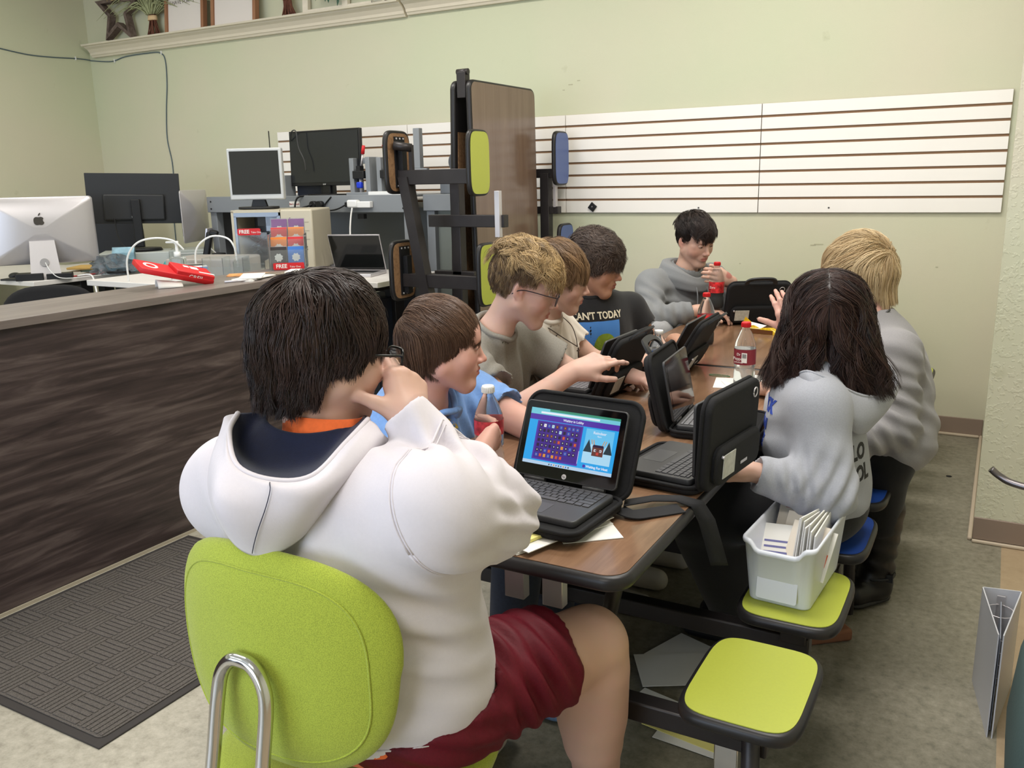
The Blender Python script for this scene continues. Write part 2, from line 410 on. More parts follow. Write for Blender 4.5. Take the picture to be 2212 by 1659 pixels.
# star
MDW = M_wood('weathered_dark_wood', [(70, 56, 50), (104, 88, 80), (122, 108, 100)], (3, 3, 3), 0.8, nscale=8)
t = thing('wooden_star', 'open rustic star frame of dark weathered wood on the shelf', 'star', (-6.48, 5.105, SZ), mat=T(-6.47, 5.105, SZ))
sp = MB(MDW); R1, R2, r1, r2 = 0.27, 0.118, 0.20, 0.085
def starpts(R, r): return [((R if k % 2 == 0 else r) * math.sin(PI * k / 5 + 0.05), (R if k % 2 == 0 else r) * math.cos(PI * k / 5 + 0.05) + 0.222) for k in range(10)]
for dz in (0,):
    so, si = starpts(R1, R2), starpts(r1, r2)
    for k in range(10):
        a, b_, c, d = so[k], so[(k + 1) % 10], si[(k + 1) % 10], si[k]
        V = [(a[0], -0.03, a[1]), (b_[0], -0.03, b_[1]), (c[0], -0.03, c[1]), (d[0], -0.03, d[1])]
        V += [(x, 0.03, z) for x, _, z in V]
        sp.poly(V, [(0, 1, 2, 3), (7, 6, 5, 4), (0, 4, 5, 1), (2, 6, 7, 3), (1, 5, 6, 2), (3, 7, 4, 0)], smooth=False)
sp.build('star_frame', t)
MRAF = M('raffia', (206, 182, 140), 0.8)
rf = MB(MRAF)
for k in range(16):
    a = random.uniform(-0.05, 0.05); rf.tube([(a, -0.034, 0.40 + random.uniform(-.05, .05)), (a + random.uniform(-.05, .05), -0.045, 0.37 + random.uniform(-.03, .03)), (a + random.uniform(-.06, .06), -0.036, 0.30)], 0.0025, n=4, sub=3)
rf.build('raffia_bow', t)
# dried bouquet
def bundle(name, label, x, head, hcol, n=90, lean=0, spread=0.16, H=0.55):
    t = thing(name, label, 'dried plant', (x, 5.11, SZ))
    st = MB(M('brown_stems', (104, 62, 46), 0.8, noise=0.3, nscale=60))
    for k in range(46):
        a = random.uniform(0, 2 * PI); r = 0.075 * math.sqrt(random.random()); q = 0.036 * math.sqrt(random.random())
        st.tube([(r * math.cos(a), r * .45 * math.sin(a), 0.0), (q * math.cos(a), q * .45 * math.sin(a), 0.11), (q * 1.2 * math.cos(a), q * .45 * math.sin(a), 0.2)], 0.0045, n=5, sub=2)
    st.build('stems', t)
    MB(M('raffia_band', (222, 190, 148), 0.7)).cyl((0, 0, 0.115), (0, 0, 0.15), 0.047, 0.045, mat=Matrix.Diagonal((1, .6, 1, 1))).build('raffia_tie', t)
    gr = MB(M(head, hcol, 0.8, noise=0.25, nscale=30))
    for k in range(n):
        a = random.gauss(0, 1) * spread; d = random.uniform(-0.05, 0.03); h1 = H * random.uniform(0.55, 1)
        x1 = a; x2 = a * 1.9 + random.uniform(-.03, .03)
        gr.tube([(a * .15, d * .4, 0.16), (x1 * .8, d, 0.16 + (h1 - .16) * .45), (x2, d, max(h1 - abs(x2) * .6, 0.18))], [0.004, 0.005, 0.001], n=4, sub=3)
    gr.build('foliage', t); return t
bundle('dried_grass_bouquet', 'dried bouquet with pale green blades beside the wooden star', -6.09, 'pale_grass', (164, 168, 128), 110)
bundle('dried_twig_broom', 'tied bundle of reddish twigs between the sign board and white frame', -4.66, 'twig_tops', (150, 116, 88), 40, spread=0.05)
# sign boards
MFR = M_wood('sign_frame_wood', [(128, 84, 56), (150, 104, 74), (160, 116, 84)], (6, 6, 1), 0.7)
MSB = M('sign_board_white', (224, 216, 210), 0.7)
MLET = M('grey_lettering', (128, 120, 116), 0.7)
for (x, w_, label, lines) in ((-5.70, 0.43, 'wood-framed white sign board lettered I HAVE FOR you', 1), (-5.175, 0.46, 'wood-framed white sign board to the right of the lettered I HAVE FOR board', 2)):
    t = thing('sign_board', label, 'sign', mat=T(x, 5.085, SZ) @ RX(-6), group='framed sign boards on the shelf')
    f = MB(MFR); f.b2(-w_ / 2, -w_ / 2 + .028, -0.02, 0.02, 0, 0.62); f.b2(w_ / 2 - .028, w_ / 2, -0.02, 0.02, 0, 0.62); f.b2(-w_ / 2, w_ / 2, -0.02, 0.02, .60, 0.62); f.build('frame', t)
    MB(MSB).b2(-w_ / 2 + .028, w_ / 2 - .028, -0.006, 0.004, 0.0, 0.60).build('board', t)
    l = MB(MLET); q = T(0, -0.008, 0) @ RX(90)
    if lines == 1:
        l.text('I HAVE FOR', 0.042, mat=T(-0.055, -0.0075, 0.215) @ RX(90)); l.text('you', 0.06, mat=T(0.13, -0.0075, 0.235) @ RX(90) @ RZ(8)); l.text('the plans', 0.05, mat=T(-0.0, -0.0075, 0.30) @ RX(90))
    else:
        l.text('AND', 0.035, mat=T(0.0, -0.0075, 0.19) @ RX(90)); l.text('future', 0.05, mat=T(0.12, -0.0075, 0.185) @ RX(90) @ RZ(8)); l.text('a hope', 0.04, mat=T(-0.1, -0.0075, 0.2) @ RX(90))
    l.build('lettering', t)
# white window frame with greenery
t = thing('white_window_frame', 'old white window frame standing on the shelf', 'frame', mat=T(-4.16, 5.14, SZ) @ RX(-4))
f = MB(M('chipped_white_paint', (226, 216, 198), 0.6, noise=.06, nscale=20))
for x in (-0.38, -0.02, 0.30): f.b2(x, x + 0.05, -0.015, 0.015, 0, 0.62)
f.b2(-0.38, .35, -0.014, 0.014, 0, 0.03); f.build('frame', t)
t = thing('greenery_wreath', 'dark green leafy wreath hanging in front of the white frame', 'wreath', (-4.205, 5.07, SZ + 0.30))
lf = MB(M('dark_green_leaf', (62, 92, 74), 0.6, noise=.3, nscale=50))
for k in range(420):
    a = random.uniform(0, 2 * PI); r = 0.17 + random.gauss(0, .035); c = Vector((r * math.cos(a), random.uniform(-.03, .02), r * math.sin(a)))
    d = Vector((math.cos(a) + random.gauss(0, .7), random.gauss(0, .4), math.sin(a) + random.gauss(0, .7))).normalized() * random.uniform(.04, .07); u = d.orthogonal().normalized() * .009
    lf.poly([c, c + d * .5 + u, c + d, c + d * .5 - u], [(0, 1, 2, 3)], smooth=False)
lf.build('leaves', t)
t = thing('glass_ornament', 'clear sparkling glass ornament at the shelf joint', 'ornament', (-3.86, 5.10, SZ))
MB(M('clear_glass', (240, 244, 244), 0.03, trans=1.0)).lathe([(.03, 0), (.035, .02), (.02, .05), (.03, .09), (.001, .13)]).build('glass_body', t)
# blue network cable
MCB = M('blue_grey_cable', (88, 104, 112), 0.5)
cb = MB(MCB)
cb.tube([(XL + .006, 4.2, 2.52), (XL + .006, 4.386, 2.495), (XL + .006, 4.61, 2.473), (XL + .006, 4.809, 2.474), (XL + .006, 5.043, 2.486), (XL + .01, 5.15, 2.485), (-6.96, YB - .006, 2.478), (-6.72, YB - .006, 2.454), (-6.538, YB - .006, 2.478), (-6.251, YB - .006, 2.482), (-6.115, YB - .006, 2.472), (-6.065, YB - .006, 2.412), (-6.073, YB - .006, 2.235), (-6.115, YB - .006, 2.021), (-6.14, YB - .006, 1.802), (-6.112, YB - .006, 1.614), (-6.12, YB - .006, 1.426), (-6.161, YB - .006, 1.2), (-6.17, YB - .006, .8)], 0.0045, n=6)
ct = tag(cb.build('network_cable'), 'thin blue-grey cable clipped along the wall and hanging down', 'cable')
for p in ((XL + .006, 5.03, 2.486), (-6.68, YB - .006, 2.456), (-6.10, YB - .006, 2.472)):
    MB(MWHM).box(*p, 0.010, 0.012, 0.03, bev=.002).build('cable_clip', ct)

# ================================================================== reception counter + mat
MCW = M_wood('dark_grey_brown_woodgrain', [(38, 30, 29), (66, 54, 52), (108, 95, 90)], (14, 1.1, 14), 0.45, nscale=2.0, pos=(0.3, 0.5, 0.75))
MCT = M_wood('grey_brown_counter_laminate', [(98, 88, 84), (122, 112, 106), (140, 128, 122)], (14, 1.0, 14), 0.35, nscale=1.6, pos=(0.25, 0.5, 0.8))
t = thing('reception_counter', 'long dark woodgrain reception counter with a grey laminate top', 'counter', (-2.87, 1.0, 0))
MB(MCW).b2(-0.03, 0, -2.6, 2.30, 0.012, 0.968).build('front_panel', t)
MB(MCW).b2(-0.36, -0.032, 2.27, 2.30, 0.012, 0.968).build('end_panel', t)
MB(MCW).b2(-0.36, -0.335, -2.6, 2.26, 0.012, 0.968).build('back_panel', t)
MB(MCT).b2(-0.38, 0.015, -2.62, 2.32, 0.97, 1.0, bev=0.002).build('counter_top', t)
MB(M('pale_edge_trim', (170, 160, 140), 0.5)).b2(0.001, 0.009, -2.6, 2.3, 0.0, 0.011).build('kick_strip', t)
def mat_mat():
    m, N, L, b = new_mat('ribbed_grey_mat'); tc = N.new('ShaderNodeTexCoord')
    n = N.new('ShaderNodeTexNoise'); n.inputs['Scale'].default_value = 300; n.inputs['Detail'].default_value = 4; L.new(tc.outputs['Object'], n.inputs['Vector'])
    r = N.new('ShaderNodeValToRGB'); L.new(n.outputs['Fac'], r.inputs['Fac']); r.color_ramp.elements[0].color = (*srgb(66, 61, 58), 1); r.color_ramp.elements[1].color = (*srgb(104, 98, 92), 1)
    r.color_ramp.elements[0].position = .3; r.color_ramp.elements[1].position = .7
    L.new(r.outputs['Color'], b.inputs['Base Color']); b.inputs['Roughness'].default_value = 0.95; return m
MMAT = mat_mat(); MMATD = M('rubber_mat_border', (58, 54, 52), 0.8)
t = thing('door_mat', 'charcoal ribbed entrance mat with a checker of ridges against the counter', 'mat', (-2.385, 1.74, 0.0))
HX, HY = 0.46, 0.545
edge = []
for k in range(60): edge.append((HX, -HY + 2 * HY * k / 60))
for k in range(40): edge.append((HX - 2 * HX * k / 40, HY))
for k in range(60): edge.append((-HX, HY - 2 * HY * k / 60))
for k in range(40): edge.append((-HX + 2 * HX * k / 40, -HY))
MB(MMATD).prism(edge, 0.0, 0.006, bev=0.002).build('rubber_border', t)
pile = MB([MMAT, MMATD]); pile.prism(rrect(2 * HX - .05, 2 * HY - .05, .02), 0.006, 0.0095, bev=.001)
cs = 0.118; nx = 8; ny = 9
for i in range(nx):
    for j in range(ny):
        x0 = -HX + .03 + i * (2 * HX - .06) / nx; y0 = -HY + .03 + j * (2 * HY - .06) / ny; cw = (2 * HX - .06) / nx; ch = (2 * HY - .06) / ny
        for k in range(6):
            if (i + j) % 2: pile.box(x0 + cw * (k + .5) / 6, y0 + ch / 2, .0105, cw / 6 - .005, ch - .006, .004, bev=.0012, seg=1)
            else: pile.box(x0 + cw / 2, y0 + ch * (k + .5) / 6, .0105, cw - .006, ch / 6 - .005, .004, bev=.0012, seg=1)
pile.build('ribbed_pile', t)
# ================================================================== office side: desks, bench, screens
MDESK = M('white_desk_laminate', (226, 222, 218), 0.4)
MALU = M('brushed_aluminium', (206, 202, 204), 0.35, metal=0.55)
MBLKM = M('matte_black', (20, 20, 22), 0.5)
MSCR = M('switched_off_screen', (44, 44, 40), 0.55, spec=.25)
MGST = M('grey_bench_steel', (132, 136, 140), 0.45)
MGSTD = M('dark_grey_steel', (88, 90, 94), 0.5)
MWPL = M('white_plastic', (232, 232, 230), 0.35)
MRED = M('bright_red_print', (206, 30, 36), 0.45)
MBEI = M('beige_computer_plastic', (190, 182, 162), 0.5)
MGLS = M('clear_acrylic', (236, 240, 240), 0.05, trans=0.92, ior=1.25, rough=0.05) if False else M('clear_acrylic', (236, 240, 240), 0.06, trans=0.92, ior=1.3)
MPAP = M('white_paper', (236, 234, 228), 0.8)
MYEL = M('pale_yellow_paper', (238, 228, 140), 0.8)

def desk(label, loc, rz, w, d, h, th=0.03, black_leg=True, name='standing_desk', group=None, back=False):
    t = thing(name, label, 'desk', loc, rz, group)
    MB(MDESK).box(w / 2, d / 2, h - th / 2, w, d, th, bev=.003).build('desktop', t)
    for x in (0.12, w - 0.12):
        l = MB(MBLKM); l.box(x, d / 2, (h - th) / 2 + .02, .075, .09, h - th - .04, bev=.004); l.box(x, d / 2, .02, .09, d * .85, .04, bev=.006); l.box(x, d / 2, h - th - .02, .06, d * .7, .03, bev=.004); l.build('leg', t)
    MB(MBLKM).box(w / 2, d / 2, h - th - .04, w - .3, .06, .04).build('crossbar', t)
    return t
desk('white sit-stand desk carrying the big silver desktop computer', (-6.95, 3.32, 0), 0, 1.64, 0.85, 0.85)
desk('white desk along the left wall behind the silver desktop computer', (-6.25, 4.18, 0), 0, 1.72, 0.48, 0.848, name='desk')
desk('small white desk carrying the open silver laptop', (-3.93, 3.84, 0), 0, 0.93, 0.62, 0.875, name='desk')
desk('low grey-topped side desk behind the counter end', (-4.35, 3.02, 0), 0, 1.05, 0.70, 0.93, name='side_desk')

def screen_text(b, txt, size, x, z, y, m=0): b.text(txt, size, mat=T(x, y, z) @ RX(90), m=m)
# --- big silver all-in-one, back towards the camera
t = thing('desktop_computer', 'large silver all-in-one computer seen from behind, logo on its back', 'computer', (-5.44, 3.50, 0.85), 56)
b = MB(MALU)
def aio_back(w, h, z0, dep):
    rings = []
    for k, (s_, y) in enumerate(((1, 0.0), (1, -0.005), (0.97, -0.012), (0.82, -0.028), (0.6, -0.045), (0.35, -0.056), (0.1, -0.06))):
        rings.append([(x * s_, y * dep / .06, z0 + h / 2 + z * (s_ ** 1.0)) for x, z in rrect(w, h, 0.022)])
    return rings
b.loft(aio_back(0.65, 0.425, 0.095, 0.055)); b.build('housing', t)
MB(MSCR).box(0, 0.002, .095 + .2125 + .03, .64, .004, .35).build('screen', t)
st = MB(MALU); st.loft([[(x * w_, y, z) for x, y in ((-1, 0), (1, 0))] + [(x * w_, y + .008, z) for x, y in ((1, 0), (-1, 0))] for w_, y, z in ()] or [[(-.09, -.10, .0), (.09, -.10, .0), (.09, -.09, .0), (-.09, -.09, .0)], [(-.088, -.105, .02), (.088, -.105, .02), (.088, -.095, .02), (-.088, -.095, .02)], [(-.072, -.065, .245), (.072, -.065, .245), (.072, -.055, .245), (-.072, -.055, .245)]], smooth=False)
st.b2(-.09, .09, -.10, .09, 0, .008, bev=.002); st.build('stand', t)
MB(M('cable_hole_grey', (150, 148, 148), .5)).cyl((0, -.099, .11), (0, -.0915, .108), .026).build('cable_hole', t)
# fruit logo outline with a bite and a leaf
lg = MB(M('logo_dark_grey', (74, 70, 66), .25))
pts = []
for k in range(40):
    a = 2 * PI * k / 40; r = .030 * (1 + .06 * math.cos(2 * a) - .05 * math.cos(4 * a)) * (1 - .12 * max(0, math.sin(a)) ** 8) * (1 - .10 * max(0, -math.sin(a)) ** 10)
    x, z = r * math.cos(a), r * 1.02 * math.sin(a)
    dx, dz = x - .037, z - .004; q = math.hypot(dx, dz)
    if q < .0145: x, z = .037 + dx / q * .0145, .004 + dz / q * .0145
    pts.append((x, z))
Q = T(0, -.0555, .385) @ RX(90) @ RY(0)
lg.prism(pts, 0, .003, mat=T(0, -.054, .37) @ RX(90)); lg.prism([(-.002, .033), (.004, .034), (.012, .043), (.013, .052), (.005, .047), (0, .040)], 0, .003, mat=T(0, -.054, .37) @ RX(90)); lg.build('logo', t)
pt = MB(MBLKM)
for k in range(5): pt.box(-.235 + k * .02, -.0075, .125, .006, .003, .010)
pt.box(-.12, -.009, .125, .022, .003, .008); pt.build('ports', t)
MB(MWPL).tube([(0.004, -.098, .108), (.03, -.13, .05), (.09, -.14, .006), (.25, -.1, .004), (.42, .02, .004)], .003).build('power_cord', t)
# --- dark monitor, back towards the camera
MDM = M('charcoal_monitor_back', (40, 41, 43), 0.5)
t = thing('computer_monitor', 'black monitor seen from behind, between the two silver computers', 'monitor', (-5.36, 4.16, 0.98), 46)
b = MB(MDM); b.box(0, 0, .36, .61, .02, .345, bev=.004, mat=RY(1.5)); b.box(0.0, -.02, .30, .40, .03, .18, bev=.012, mat=RY(1.5)); b.build('housing', t)
MB(MSCR).box(0, .011, .36, .59, .002, .325, mat=RY(1.5)).build('screen', t)
b = MB(MBLKM); b.box(.02, -.055, .19, .06, .03, .33, bev=.006); b.build('stand_column', t)
b = MB(MBLKM); b.cyl((0.02, -.02, .0), (0.02, -.02, .018), .13, .12, n=32, mat=Matrix.Diagonal((1.1, .8, 1, 1))); b.build('stand_base', t)
MB(MBLKM).tube([(-.13, -.03, .24), (-.11, -.06, .08), (-.03, -.1, -.02), (.05, -.14, -.1)], .004).build('video_cable', t)
MB(MWPL).box(.0, -.0365, .235, .03, .001, .012).build('sticker', t)
# white pc box under that monitor
t = thing('computer_case', 'low pale computer case lying under the black back-turned monitor', 'computer', (-5.36, 4.14, 0.848), 46)
MB(M('pale_case', (190, 196, 192), .4)).box(0, 0, .065, .46, .36, .125, bev=.006).build('casing', t)
b = MB(MBLKM)
for k in range(3): b.box(-.1, -.181, .10 - k * .03, .012, .004, .014)
b.build('ports', t)
t = thing('plastic_drawer_unit', 'frosted clear drawer box beside the pale computer case', 'storage box', (-5.02, 4.33, 0.848), 42)
MB(M('frosted_plastic', (206, 212, 208), .3, trans=.5, ior=1.2)).box(0, 0, .07, .26, .28, .14, bev=.01).build('body', t)
b = MB(MWPL)
for k in range(3): b.box(.0, -.143, .025 + k * .045, .2, .006, .003)
b.build('drawer_line', t)
# second all-in-one seen nearly edge-on
t = thing('desktop_computer', 'thin silver all-in-one seen edge-on, standing left of the workbench', 'computer', (-5.05, 4.42, 0.85), 118)
b = MB(MALU); b.loft(aio_back(0.50, 0.36, 0.18, 0.035)); b.build('housing', t)
MB(MSCR).box(0, 0.002, .36 + .02, .49, .004, .30).build('screen', t)
b = MB(MALU); b.box(0, -.05, .14, .14, .012, .29, mat=RX(10)); b.box(0, -.01, .004, .16, .16, .008); b.build('stand', t)
MB(MWPL).tube([(.0, -.05, .16), (-.03, -.13, .1), (.0, -.19, .02), (.05, -.17, -.04)], .005).build('power_cord', t)
# --- office chairs behind the desks
def chair_back(label, loc, rz):
    t = thing('office_chair', label, 'chair', loc, rz, None)
    MB(MBLKM).prism(squircle(.46, .42, 3.4), -.03, .03, bev=.02, seg=4, mat=T(0, 0, 1.0) @ RX(90)).build('backrest', t)
    MB(MBLKM).box(0, -.25, .48, .48, .46, .08, bev=.03, seg=3).build('seat', t)
    b = MB(MBLKM); b.cyl((0, -.22, .1), (0, -.22, .45), .025); b.box(0, 0.04, .72, .06, .02, .5)
    b.build('column', t)
    b = MB(MBLKM)
    for k in range(5): b.cyl((0, -.22, .1), (.28 * math.cos(k * 1.257), -.22 + .28 * math.sin(k * 1.257), .05), .02, .014)
    b.build('star_base', t)
chair_back('black office chair back showing beside the back-turned black monitor', (-6.36, 4.72, 0.0), 40)
t = thing('office_chair', 'black padded office chair pushed in between desk and counter', 'chair', (-4.42, 2.84, 0), 52)
MB(M('black_fabric', (24, 24, 26), .9, bump=.3, bscale=400)).prism(squircle(.50, .52, 3), -.04, .04, bev=.03, seg=4, mat=T(0, 0, .66) @ RX(78)).build('backrest', t)
MB(MBLKM).box(0, .28, .52, .50, .48, .09, bev=.03, seg=3).build('seat', t)
MB(MBLKM).cyl((0, .26, .06), (0, .26, .48), .03).build('column', t)
b = MB(MBLKM)
for k in range(5): b.cyl((0, .26, .08), (.28 * math.cos(k * 1.257), .26 + .28 * math.sin(k * 1.257), .03), .02, .014)
b.build('star_base', t)
# --- clutter on the first desk
def clutter(kind, label, loc, rz, build_fn, cat, name=None):
    t = MB(); build_fn(t); o = t.build(kind, loc=loc); o.rotation_euler.z = math.radians(rz); tag(o, label, cat); return o
def mk(name, label, cat, mats, fn, loc, rz=0, mat=None, group=None):
    b = MB(mats); fn(b); o = b.build(name); tag(o, label, cat, group)
    if mat is not None: o.matrix_world = mat
    else: o.location = loc; o.rotation_euler = (0, 0, math.radians(rz))
    return o
mk('hard_drive', 'small black drive box at the silver computer stand', 'hard drive', [MBLKM], lambda b: b.box(0, 0, .022, .16, .12, .044, bev=.004), (-5.44, 3.39, .85), 50)
mk('docking_station', 'second black box to the right of the silver computer stand', 'dock', [MBLKM], lambda b: b.box(0, 0, .018, .15, .09, .036, bev=.004), (-5.33, 3.52, .85), 50)
mk('computer_mouse', 'dark mouse on the white desk left of the silver computer stand', 'mouse', [MDM], lambda b: b.sph((0, 0, .012), .035, (1, 1.5, .6)), (-5.66, 3.42, .855), 40)
mk('notebook', 'dark grey flat notebook at the near desk edge', 'notebook', [MDM], lambda b: b.box(0, 0, .006, .16, .20, .012, bev=.002), (-5.55, 3.40, .85), 20)
mk('yellow_envelope', 'yellow padded envelope lying behind the silver computer', 'envelope', [M('manila', (214, 176, 104), .8)], lambda b: b.box(0, 0, .012, .30, .22, .016, bev=.007), (-5.62, 3.98, .86), 30)
mk('green_circuit_board', 'small dark green circuit board on the white desk', 'circuit board', [M('pcb_green', (34, 66, 58), .5)], lambda b: (b.box(0, 0, .004, .18, .10, .006), b.box(.03, .01, .011, .05, .04, .012)), (-5.43, 3.86, .86), 30)
MBAG = M('crinkled_clear_bag', (176, 184, 190), .12, trans=.75, ior=1.2)
def crumple(b, r, sc, n=3, m=0, amp=.35, seed=1):
    R = np.random.default_rng(seed); vs = bmesh.ops.create_icosphere(b.bm, subdivisions=n, radius=r)['verts']
    for v in vs:
        k = 1 + R.uniform(-amp, amp); v.co = Vector((v.co.x * sc[0] * k, v.co.y * sc[1] * k, max(v.co.z * sc[2] * k, -r * sc[2] * .6)))
    for f in b.bm.faces: f.material_index = m
mk('plastic_bag', 'crumpled clear grey plastic bag on the white desk', 'bag', [MBAG], lambda b: crumple(b, .11, (1.2, .8, .75), 3, seed=4), (-5.22, 3.83, .90), 20)
def bluebag(b):
    b.loft([[(x, y * s_, z) for x, y in ((-.09 * w_, -.02), (.09 * w_, -.02), (.09 * w_, .02), (-.09 * w_, .02))] for z, s_, w_ in ((0, 1, 1), (.05, 1.6, 1.02), (.15, 1.5, .98), (.20, .3, 1))], smooth=False)
mk('blue_package', 'blue and white foil package leaning behind the clear bag', 'package', [M('teal_foil', (120, 160, 176), .35, noise=.5, nscale=12)], bluebag, None, mat=T(-5.22, 3.92, .855) @ RZ(40) @ RX(-15) @ Matrix.Diagonal((.8, .8, .85, 1)))
mk('tissue_box', 'white crumpled tissue pack beside the silver computer edge', 'tissues', [MWPL], lambda b: crumple(b, .06, (1, .8, 1), 2, seed=9), (-5.52, 4.12, .895), 0)
mk('charging_cable', 'red and white cable lying along the white desk edge', 'cable', [M('red_white_cable', (196, 80, 80), .5)], lambda b: b.tube([(-5.32, 3.56, .855), (-5.30, 3.75, .858), (-5.38, 3.95, .855), (-5.33, 4.15, .855)], .005), (0, 0, 0))
mk('coiled_cable', 'coil of black cable in front of the clear plastic bag', 'cable', [MBLKM], lambda b: b.tube([(.09 * math.cos(a), .07 * math.sin(a), .006 + .0012 * a) for a in [k * .6 for k in range(26)]], .004, sub=2), (-5.17, 3.83, .853))
mk('white_cable', 'white cable hanging from the white desk towards the counter', 'cable', [MWPL], lambda b: b.tube([(-5.30, 3.62, .856), (-5.22, 3.66, .862), (-5.10, 3.60, .80), (-4.80, 3.40, .62)], .006), (0, 0, 0))
mk('lamp_cable', 'white cable looping behind the sanitizer bottle', 'cable', [MWPL], lambda b: b.tube([(-4.05, 3.06, .93), (-4.03, 3.05, 1.05), (-3.98, 3.08, 1.13), (-3.90, 3.13, 1.155), (-3.82, 3.18, 1.14), (-3.79, 3.22, 1.09)], .005), (0, 0, 0))
mk('lamp_cable', 'white cable arching to the right of the sanitizer bottle', 'cable', [MWPL], lambda b: b.tube([(-3.80, 3.30, .94), (-3.79, 3.30, 1.08), (-3.72, 3.34, 1.15), (-3.63, 3.38, 1.14), (-3.60, 3.40, 1.07), (-3.62, 3.42, .95)], .005), (0, 0, 0))
mk('desk_phone', 'black telephone handset standing behind the sanitizer bottle', 'telephone', [MBLKM], lambda b: (b.box(0, 0, .02, .16, .20, .04, bev=.01), b.box(-.05, 0, .13, .045, .035, .24, bev=.012, mat=RY(14)), b.box(-.02, -.005, .25, .06, .04, .04, bev=.012, mat=RY(14)), b.cyl((.06, 0, .0), (.06, 0, .11), .045)), (-4.80, 4.30, .85), 30)
mk('teal_pouch', 'small teal pouch behind the sanitizer bottle', 'pouch', [M('teal_cloth', (70, 150, 150), .8)], lambda b: crumple(b, .06, (1.3, 1, .7), 2, amp=.15, seed=3), (-4.35, 3.62, .955), 0)
# --- hand sanitizer
t = thing('sanitizer_bottle', 'clear pump bottle of hand sanitizer behind the red package', 'bottle', (-3.82, 3.20, .93), 20)
MB(M('sanitizer_gel', (214, 222, 220), .05, trans=.9, ior=1.33)).prism(rrect(.085, .055, .02), 0, .125, bev=.012, seg=3).build('bottle_body', t)
MB(MPAP).box(0, -.0285, .055, .055, .002, .07).build('label', t)
b = MB(MWPL); b.lathe([(.018, .12), (.018, .15), (.008, .152), (.008, .19), (.012, .192), (.012, .205), (.004, .207)]); b.box(-.03, 0, .20, .06, .012, .01, bev=.004); b.build('pump', t)
# --- box with blue corner
t = thing('cardboard_box', 'small white box with blue faces behind the red package', 'box', (-3.66, 3.13, .93), 52)
b = MB([MPAP, M('sky_blue_print', (52, 140, 214), .5), M('navy_print', (30, 70, 170), .5)])
b.box(0, 0, .042, .17, .13, .084); b.build('carton', t)
b = MB(M('sky_blue_print', (52, 140, 214), .5)); b.prism([(.085, .0), (.085, .084), (.02, .084)], 0, .0012, mat=T(0, -.065, 0) @ RX(90)); b.prism([(-.065, 0), (.065, 0), (.065, .084), (-.065, .084)], 0, .0012, mat=T(.085, 0, 0) @ RZ(90) @ RX(90)); b.build('blue_print', t)
b = MB(MPAP); b.quad([(-.085, .065, .085), (.085, .065, .085), (.08, .0, .095), (-.09, .0, .10)]); b.build('open_flap', t)
b = MB(MBLK); b.text('7 connect', .012, mat=T(-.02, -.0665, .03) @ RX(90)); b.build('lettering', t)
# --- red tool package on the counter
t = thing('red_package', 'long red retail package leaning over the counter edge', 'package', mat=T(-3.07, 2.60, 1.045) @ RZ(78) @ RY(15) @ RX(22) @ Matrix.Diagonal((.80, .80, .80, 1)))
b = MB(MRED); b.prism([(-.27, -.06), (.14, -.06), (.14, .06), (-.27, .055)], -.012, .018, bev=.004); b.box(.03, 0, .018, .22, .115, .045, bev=.006); b.build('carton', t)
b = MB(MPAP)
b.loft([[((r * math.cos(a)) * 1.25 - .20, r * math.sin(a), .0186) for a in [2 * PI * k / 24 for k in range(24)]] for r in (.032, .02)], cap0=False, cap1=False, smooth=False)
b.box(.0, .02, .0415, .03, .02, .0015); b.box(.045, .015, .0415, .045, .03, .0015); b.box(.1, -.03, .0415, .09, .012, .0015)
b.text('CRFIJ', .035, mat=T(.03, -.0585, .015) @ RX(90), ext=.0005); b.build('white_print', t)
mk('white_paper_cup', 'white curled paper holder under the red package', 'paper', [MPAP], lambda b: b.grid(lambda u, v: (.10 * v - .05, .04 * math.cos(PI * u), .035 * math.sin(PI * u) * (1 - .5 * v)), 12, 6, thick=.001), (-3.08, 2.52, 1.002), 60)
# stack of leaflets and pen on the counter
for k, (dx, dy, r) in enumerate(((0, 0, 8), (.01, .02, -6), (-.01, .03, 20))):
    mk('leaflet', 'white leaflet fanned beside the red package on the counter', 'leaflet', [MPAP], lambda b: b.box(0, 0, .002, .10, .21, .004), (-2.98 + dx, 2.88 + dy, 1.0 + .005 * k), 20 + r, group='fanned leaflets on the counter')
mk('silver_pen', 'silver and black pen lying beside the red package', 'pen', [MALU], lambda b: b.cyl((-.07, 0, .006), (.07, 0, .006), .005), (-2.93, 2.78, 1.0), 60)
mk('colour_leaflet', 'orange and yellow printed leaflet lying open on the counter', 'leaflet', [M('orange_print', (216, 150, 90), .6, noise=.5, nscale=30)], lambda b: b.box(0, 0, .002, .20, .12, .003), (-3.12, 3.02, 1.0), 40)
mk('colour_leaflet', 'dark printed leaflet with pale figures on the counter', 'leaflet', [M('dark_print', (120, 110, 96), .6, noise=.7, nscale=40)], lambda b: b.box(0, 0, .002, .20, .12, .003), (-3.02, 3.08, 1.001), 60)
mk('small_white_card_stack', 'flat stack of white cards in front of the brochure rack', 'cards', [MPAP], lambda b: b.box(0, 0, .006, .10, .14, .012), (-2.96, 3.18, 1.0), 30)
